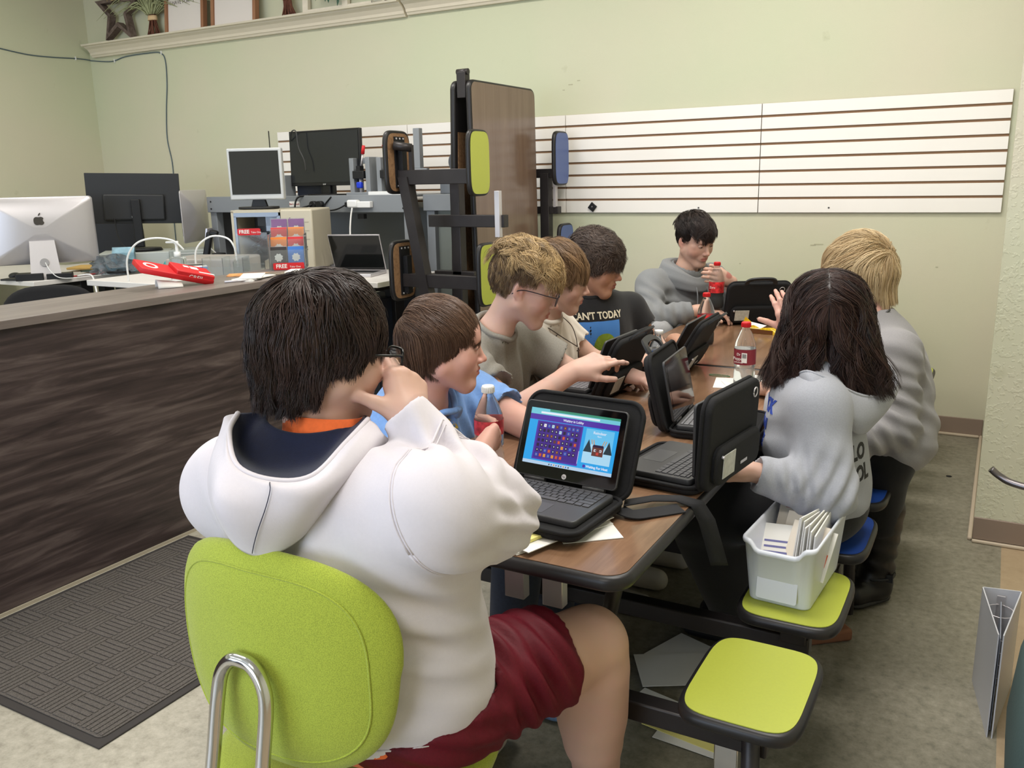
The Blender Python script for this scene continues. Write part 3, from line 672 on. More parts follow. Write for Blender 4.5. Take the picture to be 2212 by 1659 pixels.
# --- grey flat drawer unit and acrylic bins
mk('grey_equipment_case', 'flat grey equipment case behind the small white box', 'case', [M('grey_case', (160, 154, 148), .4)], lambda b: b.box(0, 0, .05, .42, .30, .10, bev=.012, seg=3), (-3.86, 3.48, .93), 18)
t = thing('acrylic_holder', 'empty clear acrylic leaflet holder with a red FREE header', 'leaflet holder', (-3.45, 3.36, .93), 34)
b = MB(MGLS)
b.box(0, .06, .12, .16, .004, .24); b.box(0, -.06, .045, .16, .003, .09); b.box(-.08, 0, .05, .003, .12, .10); b.box(.08, 0, .05, .003, .12, .10); b.box(0, 0, .002, .16, .12, .003); b.build('holder_body', t)
MB(MRED).prism(rrect(.12, .035, .008), 0, .002, mat=T(-.01, .057, .245) @ RX(90)).build('header', t)
b = MB(MPAP); b.text('FREE', .026, mat=T(-.035, .0545, .245) @ RX(90), bold=.0006); b.text('Take One', .013, mat=T(.027, .0545, .242) @ RX(90)); b.build('lettering', t)
t = thing('acrylic_holder', 'low empty clear acrylic bins in front of the grey case', 'leaflet holder', (-3.42, 3.16, .93), 30)
b = MB(MGLS)
for x in (-.1, 0, .1): b.box(x, 0, .07, .003, .12, .13)
b.box(0, .06, .07, .2, .003, .13); b.box(0, -.06, .045, .2, .003, .09); b.box(0, 0, .002, .2, .12, .003); b.build('holder_body', t)
# --- brochure rack full of coloured gift cards
t = thing('brochure_rack', 'tiered clear rack packed with colourful gift cards and a FREE strip', 'brochure rack', (-3.13, 3.30, 1.0), 38)
b = MB(MGLS); 
for k in range(4): b.box(0, -.06 + k * .05, .05 + k * .025, .17, .003, .10 + k * .05)
b.box(-.087, .02, .09, .003, .17, .17); b.box(.087, .02, .09, .003, .17, .17); b.build('rack_body', t)
MB(MRED).prism(rrect(.15, .034, .006), 0, .002, mat=T(.005, -.0635, .02) @ RX(90)).build('red_strip', t)
b = MB(MPAP); b.text('FREE', .026, mat=T(-.03, -.066, .02) @ RX(90), bold=.0006); b.text('Take One', .013, mat=T(.036, -.066, .017) @ RX(90)); b.build('lettering', t)
MPR = [M('card_red', (214, 50, 54), .5), M('card_orange', (238, 136, 50), .5), M('card_purple', (150, 60, 160), .5), M('card_black', (52, 46, 46), .5), M('card_blue', (62, 120, 200), .5)]
MEDGE = M('card_edges', (196, 186, 186), .7)
tiers = [(0, -.045, .04, .115, (3, 4)), (1, .0, .085, .135, (1, 0)), (2, .045, .13, .15, (0, 1)), (3, .09, .17, .17, (2, 2))]
for k, y, z, hh, cols in tiers:
    for s_, cidx in zip((-1, 1), cols):
        for q in range(6):
            front = q == 0
            o = MB([MPR[cidx] if front else MEDGE, MPAP]); o.box(0, 0, 0, .078, .003, .13, m=0)
            if front:
                o.prism([(r_ * math.cos(a), r_ * math.sin(a)) for a, r_ in [(2 * PI * i / 16, .022 if i % 2 else .017) for i in range(16)]], 0, .0006, m=1, mat=T(0, -.0017, .012) @ RX(90))
                o.box(0, -.0018, -.045, .05, .0006, .006, m=1)
            o = o.build('gift_card')
            o.matrix_world = t.matrix_world @ I4 if False else (T(-3.13, 3.30, 1.0) @ RZ(38) @ T(s_ * .042 - (0.0 if s_ > 0 else .0), y + q * .006, z + .01) @ RX(-8))
            tag(o, ['dark and blue gift card', 'orange gift card', 'red gift card', 'purple gift card'][k] + ' packed in the ' + ['front', 'second', 'third', 'rear'][k] + ' tier of the rack', 'gift card', 'gift cards in the brochure rack, ' + ['front', 'second', 'third', 'rear'][k] + ' tier')
# --- silver-framed monitor on the beige tower
TW = T(-3.86, 4.02, .905) @ RZ(24)
t = thing('computer_tower', 'beige computer tower with its side panel removed', 'computer', mat=TW)
mb = MB(MBEI); mb.b2(.06, .26, -.20, .22, 0, .36) if False else None
mb.b2(.05, .245, -.13, .25, 0.0, .365, bev=.01)       # front block
mb.b2(-.25, .05, -.13, .25, .35, .365); mb.b2(-.25, .05, -.13, .25, 0, .012); mb.b2(-.25, -.235, -.13, .25, 0, .36); mb.b2(-.25, .05, .235, .25, 0, .36); mb.build('case_shell', t)
b = MB(M('galvanised_steel', (128, 134, 142), .35, metal=.6)); b.b2(-.235, .05, .20, .234, .012, .35); b.b2(-.235, .04, -.129, -.12, .325, .35); b.b2(-.235, -.22, -.129, -.11, .012, .33); b.b2(.03, .05, -.129, -.11, .012, .33)
b.b2(-.05, .02, -.10, .15, .24, .33); b.build('chassis', t)
b = MB(MBLKM); b.b2(-.10, .03, -.10, .15, .27, .345); b.cyl((-.14, .18, .13), (-.14, .13, .13), .05); b.b2(-.2, -.05, -.02, .15, .04, .09); b.build('drive_and_fan', t)
b = MB(MBLKM)
for k in range(9): b.tube([(random.uniform(-.2, .0), random.uniform(-.08, .1), random.uniform(.1, .25)) for _ in range(4)], .003)
b.build('internal_wires', t)
b = MB(M('bay_line_shadow_gap', (150, 142, 126), .6)); b.box(.148, -.1305, .29, .15, .002, .003); b.box(.148, -.1305, .24, .15, .002, .003); b.box(.148, -.1305, .19, .15, .002, .003); b.build('drive_bay_lines', t)
b = MB(MBLKM); b.box(.20, -.131, .13, .012, .003, .008); b.box(.20, -.131, .145, .012, .003, .008); b.box(.11, -.131, .315, .006, .003, .006); b.build('buttons', t)
SM = T(-4.0, 4.0, 1.272) @ RZ(26)
t = thing('computer_monitor', 'silver-framed monitor with a dark screen standing on the beige tower', 'monitor', mat=SM)
b = MB(M('silver_frame_plastic', (190, 192, 192), .4)); W_, H_, z0 = .335, .305, .055
b.box(0, 0, z0 + H_ / 2, W_, .045, H_, bev=.008); b.build('housing', t)
MB(MSCR).box(0, -.0235, z0 + H_ / 2 + .008, W_ - .035, .003, H_ - .05).build('screen', t)
b = MB(MBLKM); b.loft([[(-.035, .0, .06), (.035, .0, .06), (.035, .03, .06), (-.035, .03, .06)], [(-.05, .0, .01), (.05, .0, .01), (.05, .03, .01), (-.05, .03, .01)]], smooth=False); b.prism(squircle(.24, .16, 3), 0, .014, bev=.004); b.build('stand', t)
# --- grey steel workbench along the back wall
BZ = 1.335; BX0, BX1 = -4.98, -3.22
t = thing('workbench', 'long grey steel workbench holding the big monitor and the machines', 'workbench', (0, 0, 0))
b = MB(MGST); b.b2(BX0, BX1, 4.5, 5.12, BZ - .012, BZ); b.build('benchtop', t)
b = MB(MGST); b.b2(BX0 - .01, BX1, 4.485, 4.50, BZ - .105, BZ + .004, bev=.003); b.build('front_beam', t)
for x in (BX0, BX1 - .06):
    MB(MGST).b2(x, x + .06, 4.5, 4.56, 0, BZ - .1, bev=.003).build('leg', t); MB(MGST).b2(x, x + .06, 5.06, 5.12, 0, BZ - .1, bev=.003).build('leg', t)
MB(MGSTD).b2(BX0, BX0 + .004, 4.56, 5.06, .1, BZ - .1).build('side_panel', t)
MB(MGST).b2(BX0, BX1, 5.10, 5.115, .80, BZ - .1).build('back_panel', t)
b = MB(MBLKM)
for x in (BX0 + .03, BX1 - .05):
    for z in (BZ - .03, BZ - .08): b.cyl((x, 4.482, z), (x, 4.486, z), .006)
b.build('bolts', t)
b = MB(MPAP); b.box(-4.16, 4.4835, BZ - .05, .09, .002, .035); b.build('paper_label', t)
b = MB(M('red_ink', (170, 60, 60), .6)); b.text("Ben's Bench", .018, mat=T(-4.16, 4.4815, BZ - .05) @ RX(90), ext=.0003); b.build('lettering', t)
MB(MBLKM).box(-3.60, 4.49, BZ - .13, .05, .03, .03).build('bench_clip', t)
t = thing('wall_cabinet_bench', 'second grey steel bench section with a raised end, right of the workbench', 'workbench', (0, 0, 0))
b = MB(MGST); b.b2(-3.20, -2.86, 4.6, 5.12, BZ - .10, BZ + .0, bev=.003); b.build('benchtop', t)
b = MB(MGST); b.b2(-3.20, -2.86, 4.8, 5.12, BZ, BZ + .12, bev=.003); b.build('raised_box', t)
for x in (-3.19, -2.93): MB(MGST).b2(x, x + .06, 4.62, 4.68, 0, BZ - .1, bev=.003).build('leg', t)
MB(M('grey_green_panel', (118, 124, 118), .6)).b2(-3.20, -2.86, 4.66, 4.68, .5, BZ - .1).build('front_panel', t)
t = thing('motor_unit', 'round grey electric motor on the raised bench section', 'motor', (-3.04, 4.86, BZ + .12))
b = MB(MGSTD); b.cyl((0, -.09, .075), (0, .09, .075), .07, n=28); b.box(0, 0, .005, .12, .12, .01); b.build('housing', t)
# sockets + cables + power adapters on the beam
t = thing('outlet_plugs', 'pair of round black plugs pushed into the workbench beam', 'plug', (-3.98, 4.485, BZ - .055))
b = MB(MBLKM); b.cyl((0, 0, 0), (0, -.035, 0), .024); b.cyl((.055, 0, 0), (.055, -.035, 0), .024); b.build('plug_body', t)
b = MB(MBLKM); b.tube([(0, -.035, 0), (-.03, -.05, -.01), (-.10, -.04, -.03), (-.14, -.03, -.10), (-.14, -.03, -.22)], .006); b.tube([(0, -.03, -.01), (0, -.04, -.06), (.03, -.06, -.16), (.09, -.08, -.28), (.11, -.10, -.38), (.20, -.16, -.46), (.30, -.20, -.50)], .006); b.build('power_cord', t)
t = thing('power_cable', 'loose black power cable with its socket hanging below the bench', 'cable', (-4.05, 4.46, BZ))
b = MB(MBLKM); b.tube([(.0, .05, .004), (-.06, 0, -.01), (-.07, -.02, -.10), (-.02, -.03, -.18), (.03, -.04, -.28), (-.01, -.05, -.40), (-.02, -.05, -.46)], .006); b.build('cord', t)
MB(MBLKM).box(-.02, -.05, -.49, .035, .03, .06, bev=.006).build('socket', t)
t = thing('usb_charger', 'white power strip charger with plug stuck on the workbench beam', 'charger', (-3.62, 4.485, BZ - .055))
b = MB(MWPL); b.box(.06, -.02, 0, .12, .035, .04, bev=.005); b.box(-.02, -.025, .005, .08, .045, .05, bev=.01); b.build('charger_body', t)
MB(MBLKM).box(-.08, -.015, 0, .03, .02, .03, bev=.004).build('black_plug', t)
MB(MBLKM).tube([(-.09, -.015, 0), (-.16, -.03, -.03), (-.26, -.02, -.035), (-.27, -.01, .0), (-.22, .0, .05)], .005).build('black_cord', t)
MB(MWPL).tube([(-.02, -.04, -.02), (-.02, -.06, -.08), (.0, -.10, -.18), (.06, -.16, -.26), (.12, -.2, -.33)], .0055).build('white_cord', t)
# big monitor
t = thing('computer_monitor', 'large black monitor with glossy dark screen on the workbench', 'monitor', (-3.99, 4.62, BZ), -2)
b = MB(MBLK); b.box(0, 0, .245, .62, .03, .36, bev=.003, mat=RX(-2)); b.box(0, .02, .05, .12, .02, .12); b.build('housing', t)
MB(M('glossy_dark_screen', (38, 40, 42), .12)).box(0, -.016, .25, .60, .003, .325, mat=RX(-2)).build('screen', t)
b = MB(MBLK); b.prism(squircle(.28, .18, 3), 0, .012, bev=.004); b.box(0, .01, .04, .07, .03, .09, bev=.006); b.build('stand', t)
b = MB(MWPL); b.text('acer', .016, mat=T(-.0, -.0185, .076) @ RX(90), ext=.0003); b.build('lettering', t)
mk('hanging_cord', 'thin cable looped over the top of the large black monitor', 'cable', [M('dark_cord', (60, 60, 60), .3)], lambda b: b.tube([(-4.28, 4.62, 1.70), (-4.24, 4.59, 1.752), (-4.20, 4.58, 1.765), (-4.18, 4.575, 1.74), (-4.17, 4.575, 1.65), (-4.13, 4.575, 1.57), (-4.12, 4.575, 1.5)], .004), (0, 0, 0))
mk('speaker', 'small grey speaker box behind the silver-framed monitor', 'speaker', [MGST, MBLKM], lambda b: (b.box(0, 0, .07, .10, .10, .14, bev=.004), b.cyl((0, -.05, .09), (0, -.075, .09), .02, m=1)), (-4.36, 4.62, BZ), 0)
mk('navy_box', 'dark navy box under the large black monitor', 'box', [M('dark_navy', (22, 28, 44), .5)], lambda b: b.box(0, 0, .045, .22, .14, .09, bev=.004), (-4.17, 4.72, BZ), 0)
# toggle-clamp machines
def press(label, loc, rz, wide):
    t = thing('toggle_press', label, 'machine', loc, rz, 'grey machines with red-tipped levers')
    b = MB(MGST); b.b2(-.08, -.045, -.04, .06, 0, .235, bev=.003); b.b2(.05, .085, -.04, .06, 0, .24, bev=.003); b.b2(-.08, .085, .03, .06, .20, .235, bev=.003)
    if wide: b.b2(.085, .30, -.03, .0, .10, .16, bev=.003); b.b2(.16, .19, -.03, .0, 0, .10); b.b2(.20, .245, -.02, .02, .16, .40, bev=.003)
    b.b2(-.10, .10, -.06, .08, 0, .02, bev=.003); b.build('frame', t)
    b = MB(MBLKM); b.box(0, -.03, .13, .09, .05, .05, bev=.004); b.box(0, -.03, .16, .03, .04, .05); b.build('clamp_head', t)
    if not wide: MB(M('blue_plastic', (30, 60, 200), .4)).box(.0, -.04, .065, .04, .03, .04, bev=.008).build('blue_tip', t)
    b = MB(MALU); b.cyl((0, -.02, .17), (.03, -.03, .26), .006); b.cyl((0, -.03, .02), (0, -.03, .12), .01); b.build('lever', t)
    MB(MRED).cyl((.03, -.03, .26) if not wide else (.0, -.03, .26), (.045, -.035, .31) if not wide else (-.02, -.035, .31), .012, .010).build('lever_grip', t)
press('small grey toggle press with blue tip in front of the large monitor', (-3.66, 4.60, BZ), 0, False)
press('wider grey toggle machine with side arm, right of the small press', (-3.44, 4.60, BZ), 0, True)
mk('tool_tray', 'flat white plastic strips on the bench in front of the machines', 'tray', [MWPL], lambda b: b.box(0, 0, .012, .30, .06, .024, bev=.003), (-3.40, 4.53, BZ), 0)
# --- silver laptop on the small white desk
LP = T(-3.40, 4.12, .875) @ RZ(14)
t = thing('laptop', 'open silver laptop with black screen on the small white desk', 'laptop', mat=LP)
MB(MALU).box(0, 0, .009, .34, .235, .018, bev=.004).build('base', t)
MB(MDM).box(0, .03, .0185, .29, .11, .001).build('keyboard', t)
MB(M('touchpad_grey', (170, 170, 172), .4)).box(0, -.07, .0185, .10, .06, .001).build('touchpad', t)
LD = T(0, .115, .015) @ RX(20)
MB(MALU).box(0, .002, .12, .34, .006, .235, bev=.002, mat=LD).build('lid', t)
MB(M('laptop_glossy_screen', (22, 24, 24), .1)).box(0, -.002, .12, .33, .002, .222, mat=LD).build('screen', t)
mk('cable_tangle', 'tangle of thin grey wires in a clear tray left of the silver laptop', 'wires', [M('grey_wire', (120, 120, 124), .4)], lambda b: [b.tube([(random.gauss(0, .09), random.gauss(0, .05), .01 + random.uniform(0, .03)) for _ in range(6)], .0025, n=5, sub=5) for _ in range(14)], (-3.72, 4.34, .878), 0)
t = thing('clear_storage_box', 'clear plastic box behind the tangle of wires', 'box', (-3.86, 4.46, .876), 0)
b = MB(M('frosted_plastic', (206, 212, 208), .3, trans=.5, ior=1.2)); b.b2(-.2, .2, -.002, .002, 0, .13); b.b2(-.2, .2, -.12, -.116, 0, .07); b.b2(-.2, -.196, -.12, 0, 0, .12); b.b2(.196, .2, -.12, 0, 0, .12); b.build('box_body', t)
# dark computer tower under the small desk and grey cabinet behind the children
t = thing('computer_tower', 'black computer tower standing on the floor under the small white desk', 'computer', (-3.22, 4.15, 0))
MB(M('blue_black_plastic', (26, 32, 42), .4)).b2(-.11, .11, -.2, .2, 0.3, .76, bev=.006).build('case_shell', t)
MB(M('blue_black_plastic', (26, 32, 42), .4)).b2(-.11, .11, -.2, .2, 0.0, .29, bev=.006).build('lower_shell', t)
b = MB(M('dark_vent', (46, 50, 58), .5))
for k in range(6): b.box(0, -.201, .45 + k * .03, .14, .003, .012)
b.build('front_vents', t)
# ================================================================== mobile stool tables
MTW = M_wood('brown_table_laminate', [(104, 76, 56), (130, 98, 74), (156, 122, 94)], (9, 0.9, 9), 0.26, coat=0.25, nscale=2.2, pos=(0.3, 0.52, 0.75))
MTW2 = M_wood('brown_table_laminate_upright', [(112, 90, 76), (120, 98, 84), (128, 106, 90)], (8, 8, 0.8), 0.22, coat=0.3, nscale=2.0)
MRIM = M('black_rubber_rim', (32, 30, 31), 0.4)
MLIME = M('lime_green_laminate', (176, 184, 70), 0.38, noise=0.02, nscale=200)
MBLUE = M('blue_laminate', (34, 70, 150), 0.38, noise=0.03, nscale=200)
MBLUE2 = M('slate_blue_laminate', (84, 104, 160), 0.38, noise=0.03, nscale=200)
MPLY = M_wood('particle_board_brown', [(112, 82, 56), (138, 104, 72), (152, 118, 84)], (6, 6, 6), 0.7, nscale=9)
MSTL = M('dark_bronze_steel', (52, 48, 48), 0.4, metal=0.35, noise=0.12, nscale=12)
MCHR = M('chrome', (214, 214, 216), 0.12, metal=1.0)

def stool_seat(parent, matx, top, under=False, w=0.235, d=0.325):
    """seat: rubber-rimmed pad with a coloured laminate face (one part), own z = outward normal"""
    b = MB([MRIM, top, MPLY])
    b.prism(squircle(w, d, 5.0, 48), -0.028, 0.0, bev=0.012, seg=4, m=0)
    b.prism(squircle(w - .022, d - .022, 5.0, 48), -0.004, 0.0016, m=1)
    b.prism(squircle(w - .03, d - .03, 5.0, 48), -0.030, -0.026, m=2)
    return b.build('seat', parent, mat=matx)

t = thing('stool_table', 'long brown cafeteria table with attached lime and blue stool seats', 'table', (0, 0, 0))
TX0, TX1, TY0, TYM, TY1 = -1.285, -0.515, 1.295, 3.075, 4.86
for y0, y1, nm in ((TY0, TYM - .004, 'tabletop'), (TYM + .004, TY1, 'tabletop')):
    b = MB([MRIM, MTW]); cx_, cy_ = (TX0 + TX1) / 2, (y0 + y1) / 2; w_, d_ = TX1 - TX0, y1 - y0
    b.prism(rrect(w_, d_, .05, 8), -0.030, 0.0, bev=.012, seg=4); b.prism(rrect(w_ - .022, d_ - .022, .042, 8), -.004, .0012, m=1)
    b.build(nm, t, loc=(cx_, cy_, 0.7368))
ys = (1.555, 1.975, 2.40, 2.81, 3.36, 3.78, 4.20, 4.62)
for k, y in enumerate(ys):
    for sx, x in ((1, -0.347), (-1, -1.455)):
        col = MLIME if (k in (0, 1, 6, 7)) else MBLUE
        stool_seat(t, T(x, y, 0.45), col)
        b = MB(MSTL); b.b2(x - .08, x + .08, y - .05, y + .05, .408, .420)
        b.b2(x - .03, x + .03, y - .03, y + .03, .33, .41, bev=.003); b.build('seat_bracket', t)
for y in (1.555, 1.975, 2.40, 2.81, 3.36, 3.78, 4.20, 4.62):
    b = MB(MSTL); b.b2(-1.50, -.31, y - .022, y + .022, .30, .345, bev=.004); b.build('cross_bar', t)
for y in (1.60, 2.86, 3.32, 4.64):
    for x in (-1.42, -.40):
        MB(MSTL).b2(x - .02, x + .02, y - .02, y + .02, .06, .42, bev=.004).build('leg', t)
        MB(MCHR).b2(x - .025, x + .025, y - .025, y + .025, .20, .285, bev=.003).build('foot_sleeve', t)
        b = MB(MRIM); b.cyl((x - .012, y, .032), (x + .012, y, .032), .032, n=24); b.build('caster_wheel', t)
    MB(MSTL).cyl((-.34, y - .08, .42), (-.325, y - .10, .03), .018, n=10).build('brace', t)
for x in (-1.1, -.7):
    for y in (1.58, 2.86, 3.32, 4.64): MB(MSTL).cyl((x, y, .33), (x + (.08 if x > -.9 else -.08), y, .71), .018, n=10).build('table_post', t)
MB(MSTL).b2(-1.12, -.68, 1.5, 4.7, .68, .705, bev=.003).build('under_frame', t)
for x in (-.79, -.705): MB(MALU).b2(x - .022, x + .022, 1.395, 1.42, .60, .70, bev=.002).build('latch_plate', t)

# folded upright table near the back wall
t = thing('folded_stool_table', 'cafeteria table folded upright on its frame with stool seats sticking out', 'table', (0, 0, 0))
YA, YB2 = 4.17, 4.92
def upright_top(x, lean, name, face):
    b = MB([MRIM, MTW2, MPLY]); H = 1.83; D = YB2 - YA
    q = T(x, (YA + YB2) / 2, .115) @ RY(lean)
    b.prism([(a, c + H / 2) for a, c in rrect(D, H, .05, 8)], -.016, .016, bev=.010, seg=3, mat=q @ RX(90) @ RY(90) if False else q @ Matrix(((0, 0, 1, 0), (1, 0, 0, 0), (0, 1, 0, 0), (0, 0, 0, 1))))
    b.prism([(a, c + H / 2) for a, c in rrect(D - .024, H - .024, .042, 8)], .010, .0168, m=1, mat=q @ Matrix(((0, 0, 1 if face > 0 else -1, 0), (1, 0, 0, 0), (0, 1, 0, 0), (0, 0, 0, 1))))
    return b.build(name, t)
upright_top(-2.555, -0.8, 'tabletop', 1)
upright_top(-2.735, 1.8, 'tabletop', -1)
b = MB(MPLY); b.b2(-2.70, -2.67, YA + .03, YB2 - .03, .15, 1.90); b.build('apron_board', t)
b = MB(MSTL); b.b2(-2.655, -2.60, YA + .01, YA + .06, 1.85, 1.985, bev=.003); b.cyl((-2.66, YA + .03, 1.985), (-2.59, YA + .03, 1.985), .016); b.build('hinge_bracket', t)
b = MB(MSTL); b.b2(-2.64, -2.58, YA - .12, YA - .06, .0, 1.47, bev=.004); b.build('upright_post', t)
b = MB(MSTL); b.loft([[(-2.80, 3.80, 1.44), (-2.74, 3.80, 1.44), (-2.74, 3.86, 1.44), (-2.80, 3.86, 1.44)], [(-2.64, 3.80, .55), (-2.58, 3.80, .55), (-2.58, 3.86, .55), (-2.64, 3.86, .55)]], smooth=False); b.b2(-2.64, -2.58, 3.80, 3.86, 0, .56); b.build('slanted_post', t)
b = MB(MSTL); b.b2(-2.88, -2.34, 3.81, 3.86, 1.40, 1.475, bev=.003); b.build('upper_arm', t)
b = MB(MSTL); b.b2(-2.80, -2.50, 4.05, 4.10, 1.43, 1.47, bev=.003); b.build('upper_arm', t)
b = MB(MSTL); b.b2(-2.78, -2.30, 4.04, 4.09, 1.17, 1.235, bev=.003); b.build('middle_arm', t)
b = MB(MSTL); b.b2(-2.86, -2.30, 3.81, 3.86, .865, .935, bev=.003); b.build('lower_arm', t)
b = MB(MSTL); b.b2(-2.76, -2.50, 4.05, 4.10, .90, .93, bev=.003); b.build('lower_arm', t)
MB(MALU).b2(-2.345, -2.315, 4.02, 4.05, 1.12, 1.36, bev=.002).build('side_plate', t)
VX = Matrix(((0, 0, 1, 0), (-1, 0, 0, 0), (0, -1, 0, 0), (0, 0, 0, 1)))     # local z -> +X, local y -> -Z
VXN = Matrix(((0, 0, -1, 0), (1, 0, 0, 0), (0, -1, 0, 0), (0, 0, 0, 1)))
stool_seat(t, T(-2.315, 3.84, 1.50) @ VX, MLIME, w=.20); stool_seat(t, T(-2.275, 3.84, .945) @ VX, MLIME, w=.20)
def underside(parent, matx):
    o = stool_seat(parent, matx, MLIME, w=.22)
    b = MB(MBLKM); b.box(0, .0, -.034, .085, .26, .008); b.box(0, -.02, -.05, .04, .20, .03)
    b.build('bracket_plate', o)
    for x in (-.03, 0, .03):
        for y in (-.12, .12): b2 = MB(MALU); b2.cyl((x, y, -.036), (x, y, -.041), .005, n=8); b2.build('screw', o)
    b2 = MB(MALU); b2.cyl((-.02, -.09, -.035), (-.02, -.09, -.06), .016); b2.build('pivot_cap', o)
    return o
VXB = Matrix(((0, 0, -1, 0), (-1, 0, 0, 0), (0, 1, 0, 0), (0, 0, 0, 1)))
for z in (1.515, .95):
    underside(t, T(-2.84, 3.84, z) @ VXB)
b = MB(MSTL); b.cyl((-2.80, 3.78, 1.60), (-2.72, 3.83, 1.585), .022, n=10); b.b2(-2.735, -2.715, 3.82, 3.84, 1.40, 1.60); b.build('pivot_bar', t)
# far side, blue seats
b = MB(MSTL); b.b2(-2.60, -2.46, 4.97, 5.02, 1.42, 1.475, bev=.003); b.b2(-2.56, -2.50, 4.96, 5.02, .0, 1.45, bev=.003); b.b2(-2.60, -2.44, 4.97, 5.02, 1.20, 1.245, bev=.003); b.build('far_frame', t)
b = MB(MALU); b.b2(-2.475, -2.455, 4.97, 5.0, 1.20, 1.60, bev=.003); b.build('side_plate', t)
stool_seat(t, T(-2.415, 4.985, 1.535) @ VX, MBLUE2, w=.20); stool_seat(t, T(-2.385, 4.985, .98) @ VX, MBLUE2, w=.20)
for y in (4.0, 4.98):
    for x in (-2.95, -2.3): b = MB(MRIM); b.cyl((x - .012, y, .034), (x + .012, y, .034), .034, n=20); b.build('caster_wheel', t)
    MB(MSTL).b2(-3.0, -2.25, y - .03, y + .03, .06, .10, bev=.003).build('base_bar', t)
b = MB(MSTL); b.b2(-2.64, -2.60, 3.86, 4.96, .10, .14); b.build('base_spine', t)
# a stool seat of another stored table standing low behind the boy in blue
t = thing('stored_stool', 'dark stool seat with worn wooden edge standing behind the boys', 'stool', mat=T(-1.84, 2.46, 0))
b = MB([MRIM, MPLY, MBLKM]); b.prism(squircle(.24, .34, 5, 40), -.014, .014, bev=.010, seg=3, mat=T(0, 0, .66) @ RZ(-20) @ RX(90)); b.prism(squircle(.2, .3, 5, 40), .0, .0155, m=1, mat=T(0, 0, .66) @ RZ(-20) @ RX(90)); b.prism(squircle(.14, .24, 5, 40), .0, .018, m=2, mat=T(0, 0, .66) @ RZ(-20) @ RX(90)); b.build('seat', t)
b = MB(MSTL); b.b2(-.02, .02, .02, .06, 0, .55); b.b2(-.2, .2, 0, .08, 0, .03); b.build('stand', t)

# ================================================================== laptops in carrying cases
MLB = M('charcoal_laptop_plastic', (62, 62, 64), 0.42)
MKEY = M('dark_key_plastic', (74, 74, 78), 0.45)
MKEYG = M('grey_key_plastic', (120, 120, 124), 0.45)
MPAD = M('touchpad_plastic', (78, 78, 80), 0.35)
MBEZ = M('black_glass_bezel', (8, 8, 10), 0.06)
MSCD = M('dark_laptop_screen', (20, 20, 24), 0.06)
MCASE = M('black_padded_nylon', (20, 20, 23), 0.85, noise=0.25, nscale=300, bump=0.35, bscale=900)
MCLIN = M('black_case_lining', (14, 14, 16), 0.9)
MRUB = M('dark_rubber', (40, 41, 44), 0.5)
MWEB = M('black_webbing', (26, 26, 30), 0.8, noise=0.15, nscale=400)
MTAG = M('clear_tag_window', (196, 196, 188), 0.3, noise=0.15, nscale=60)

def keyboard_keys(b, cx, cy, w, d, z):
    rows = [(13, .55), (14, 1), (14, 1), (13, 1), (12, 1), (8, 1)]
    y = cy + d / 2; tot = sum(r[1] for r in rows)
    for n, hgt in rows:
        h = d * hgt / tot; x = cx - w / 2; ws = [1.0] * n
        if n == 8: ws = [1.1, 1.1, 1.1, 5.2, 1.1, 1.1, 1, 1]
        elif n == 13 and hgt == 1: ws[-1] = 1.9; ws[0] = 1.6
        elif n == 12: ws[0] = 2.1; ws[-1] = 2.3
        s_ = w / sum(ws)
        for q in ws:
            b.box(x + q * s_ / 2, y - h / 2, z, q * s_ - .0028, h - .0028, .0022, bev=.0006, seg=1); x += q * s_
        y -= h

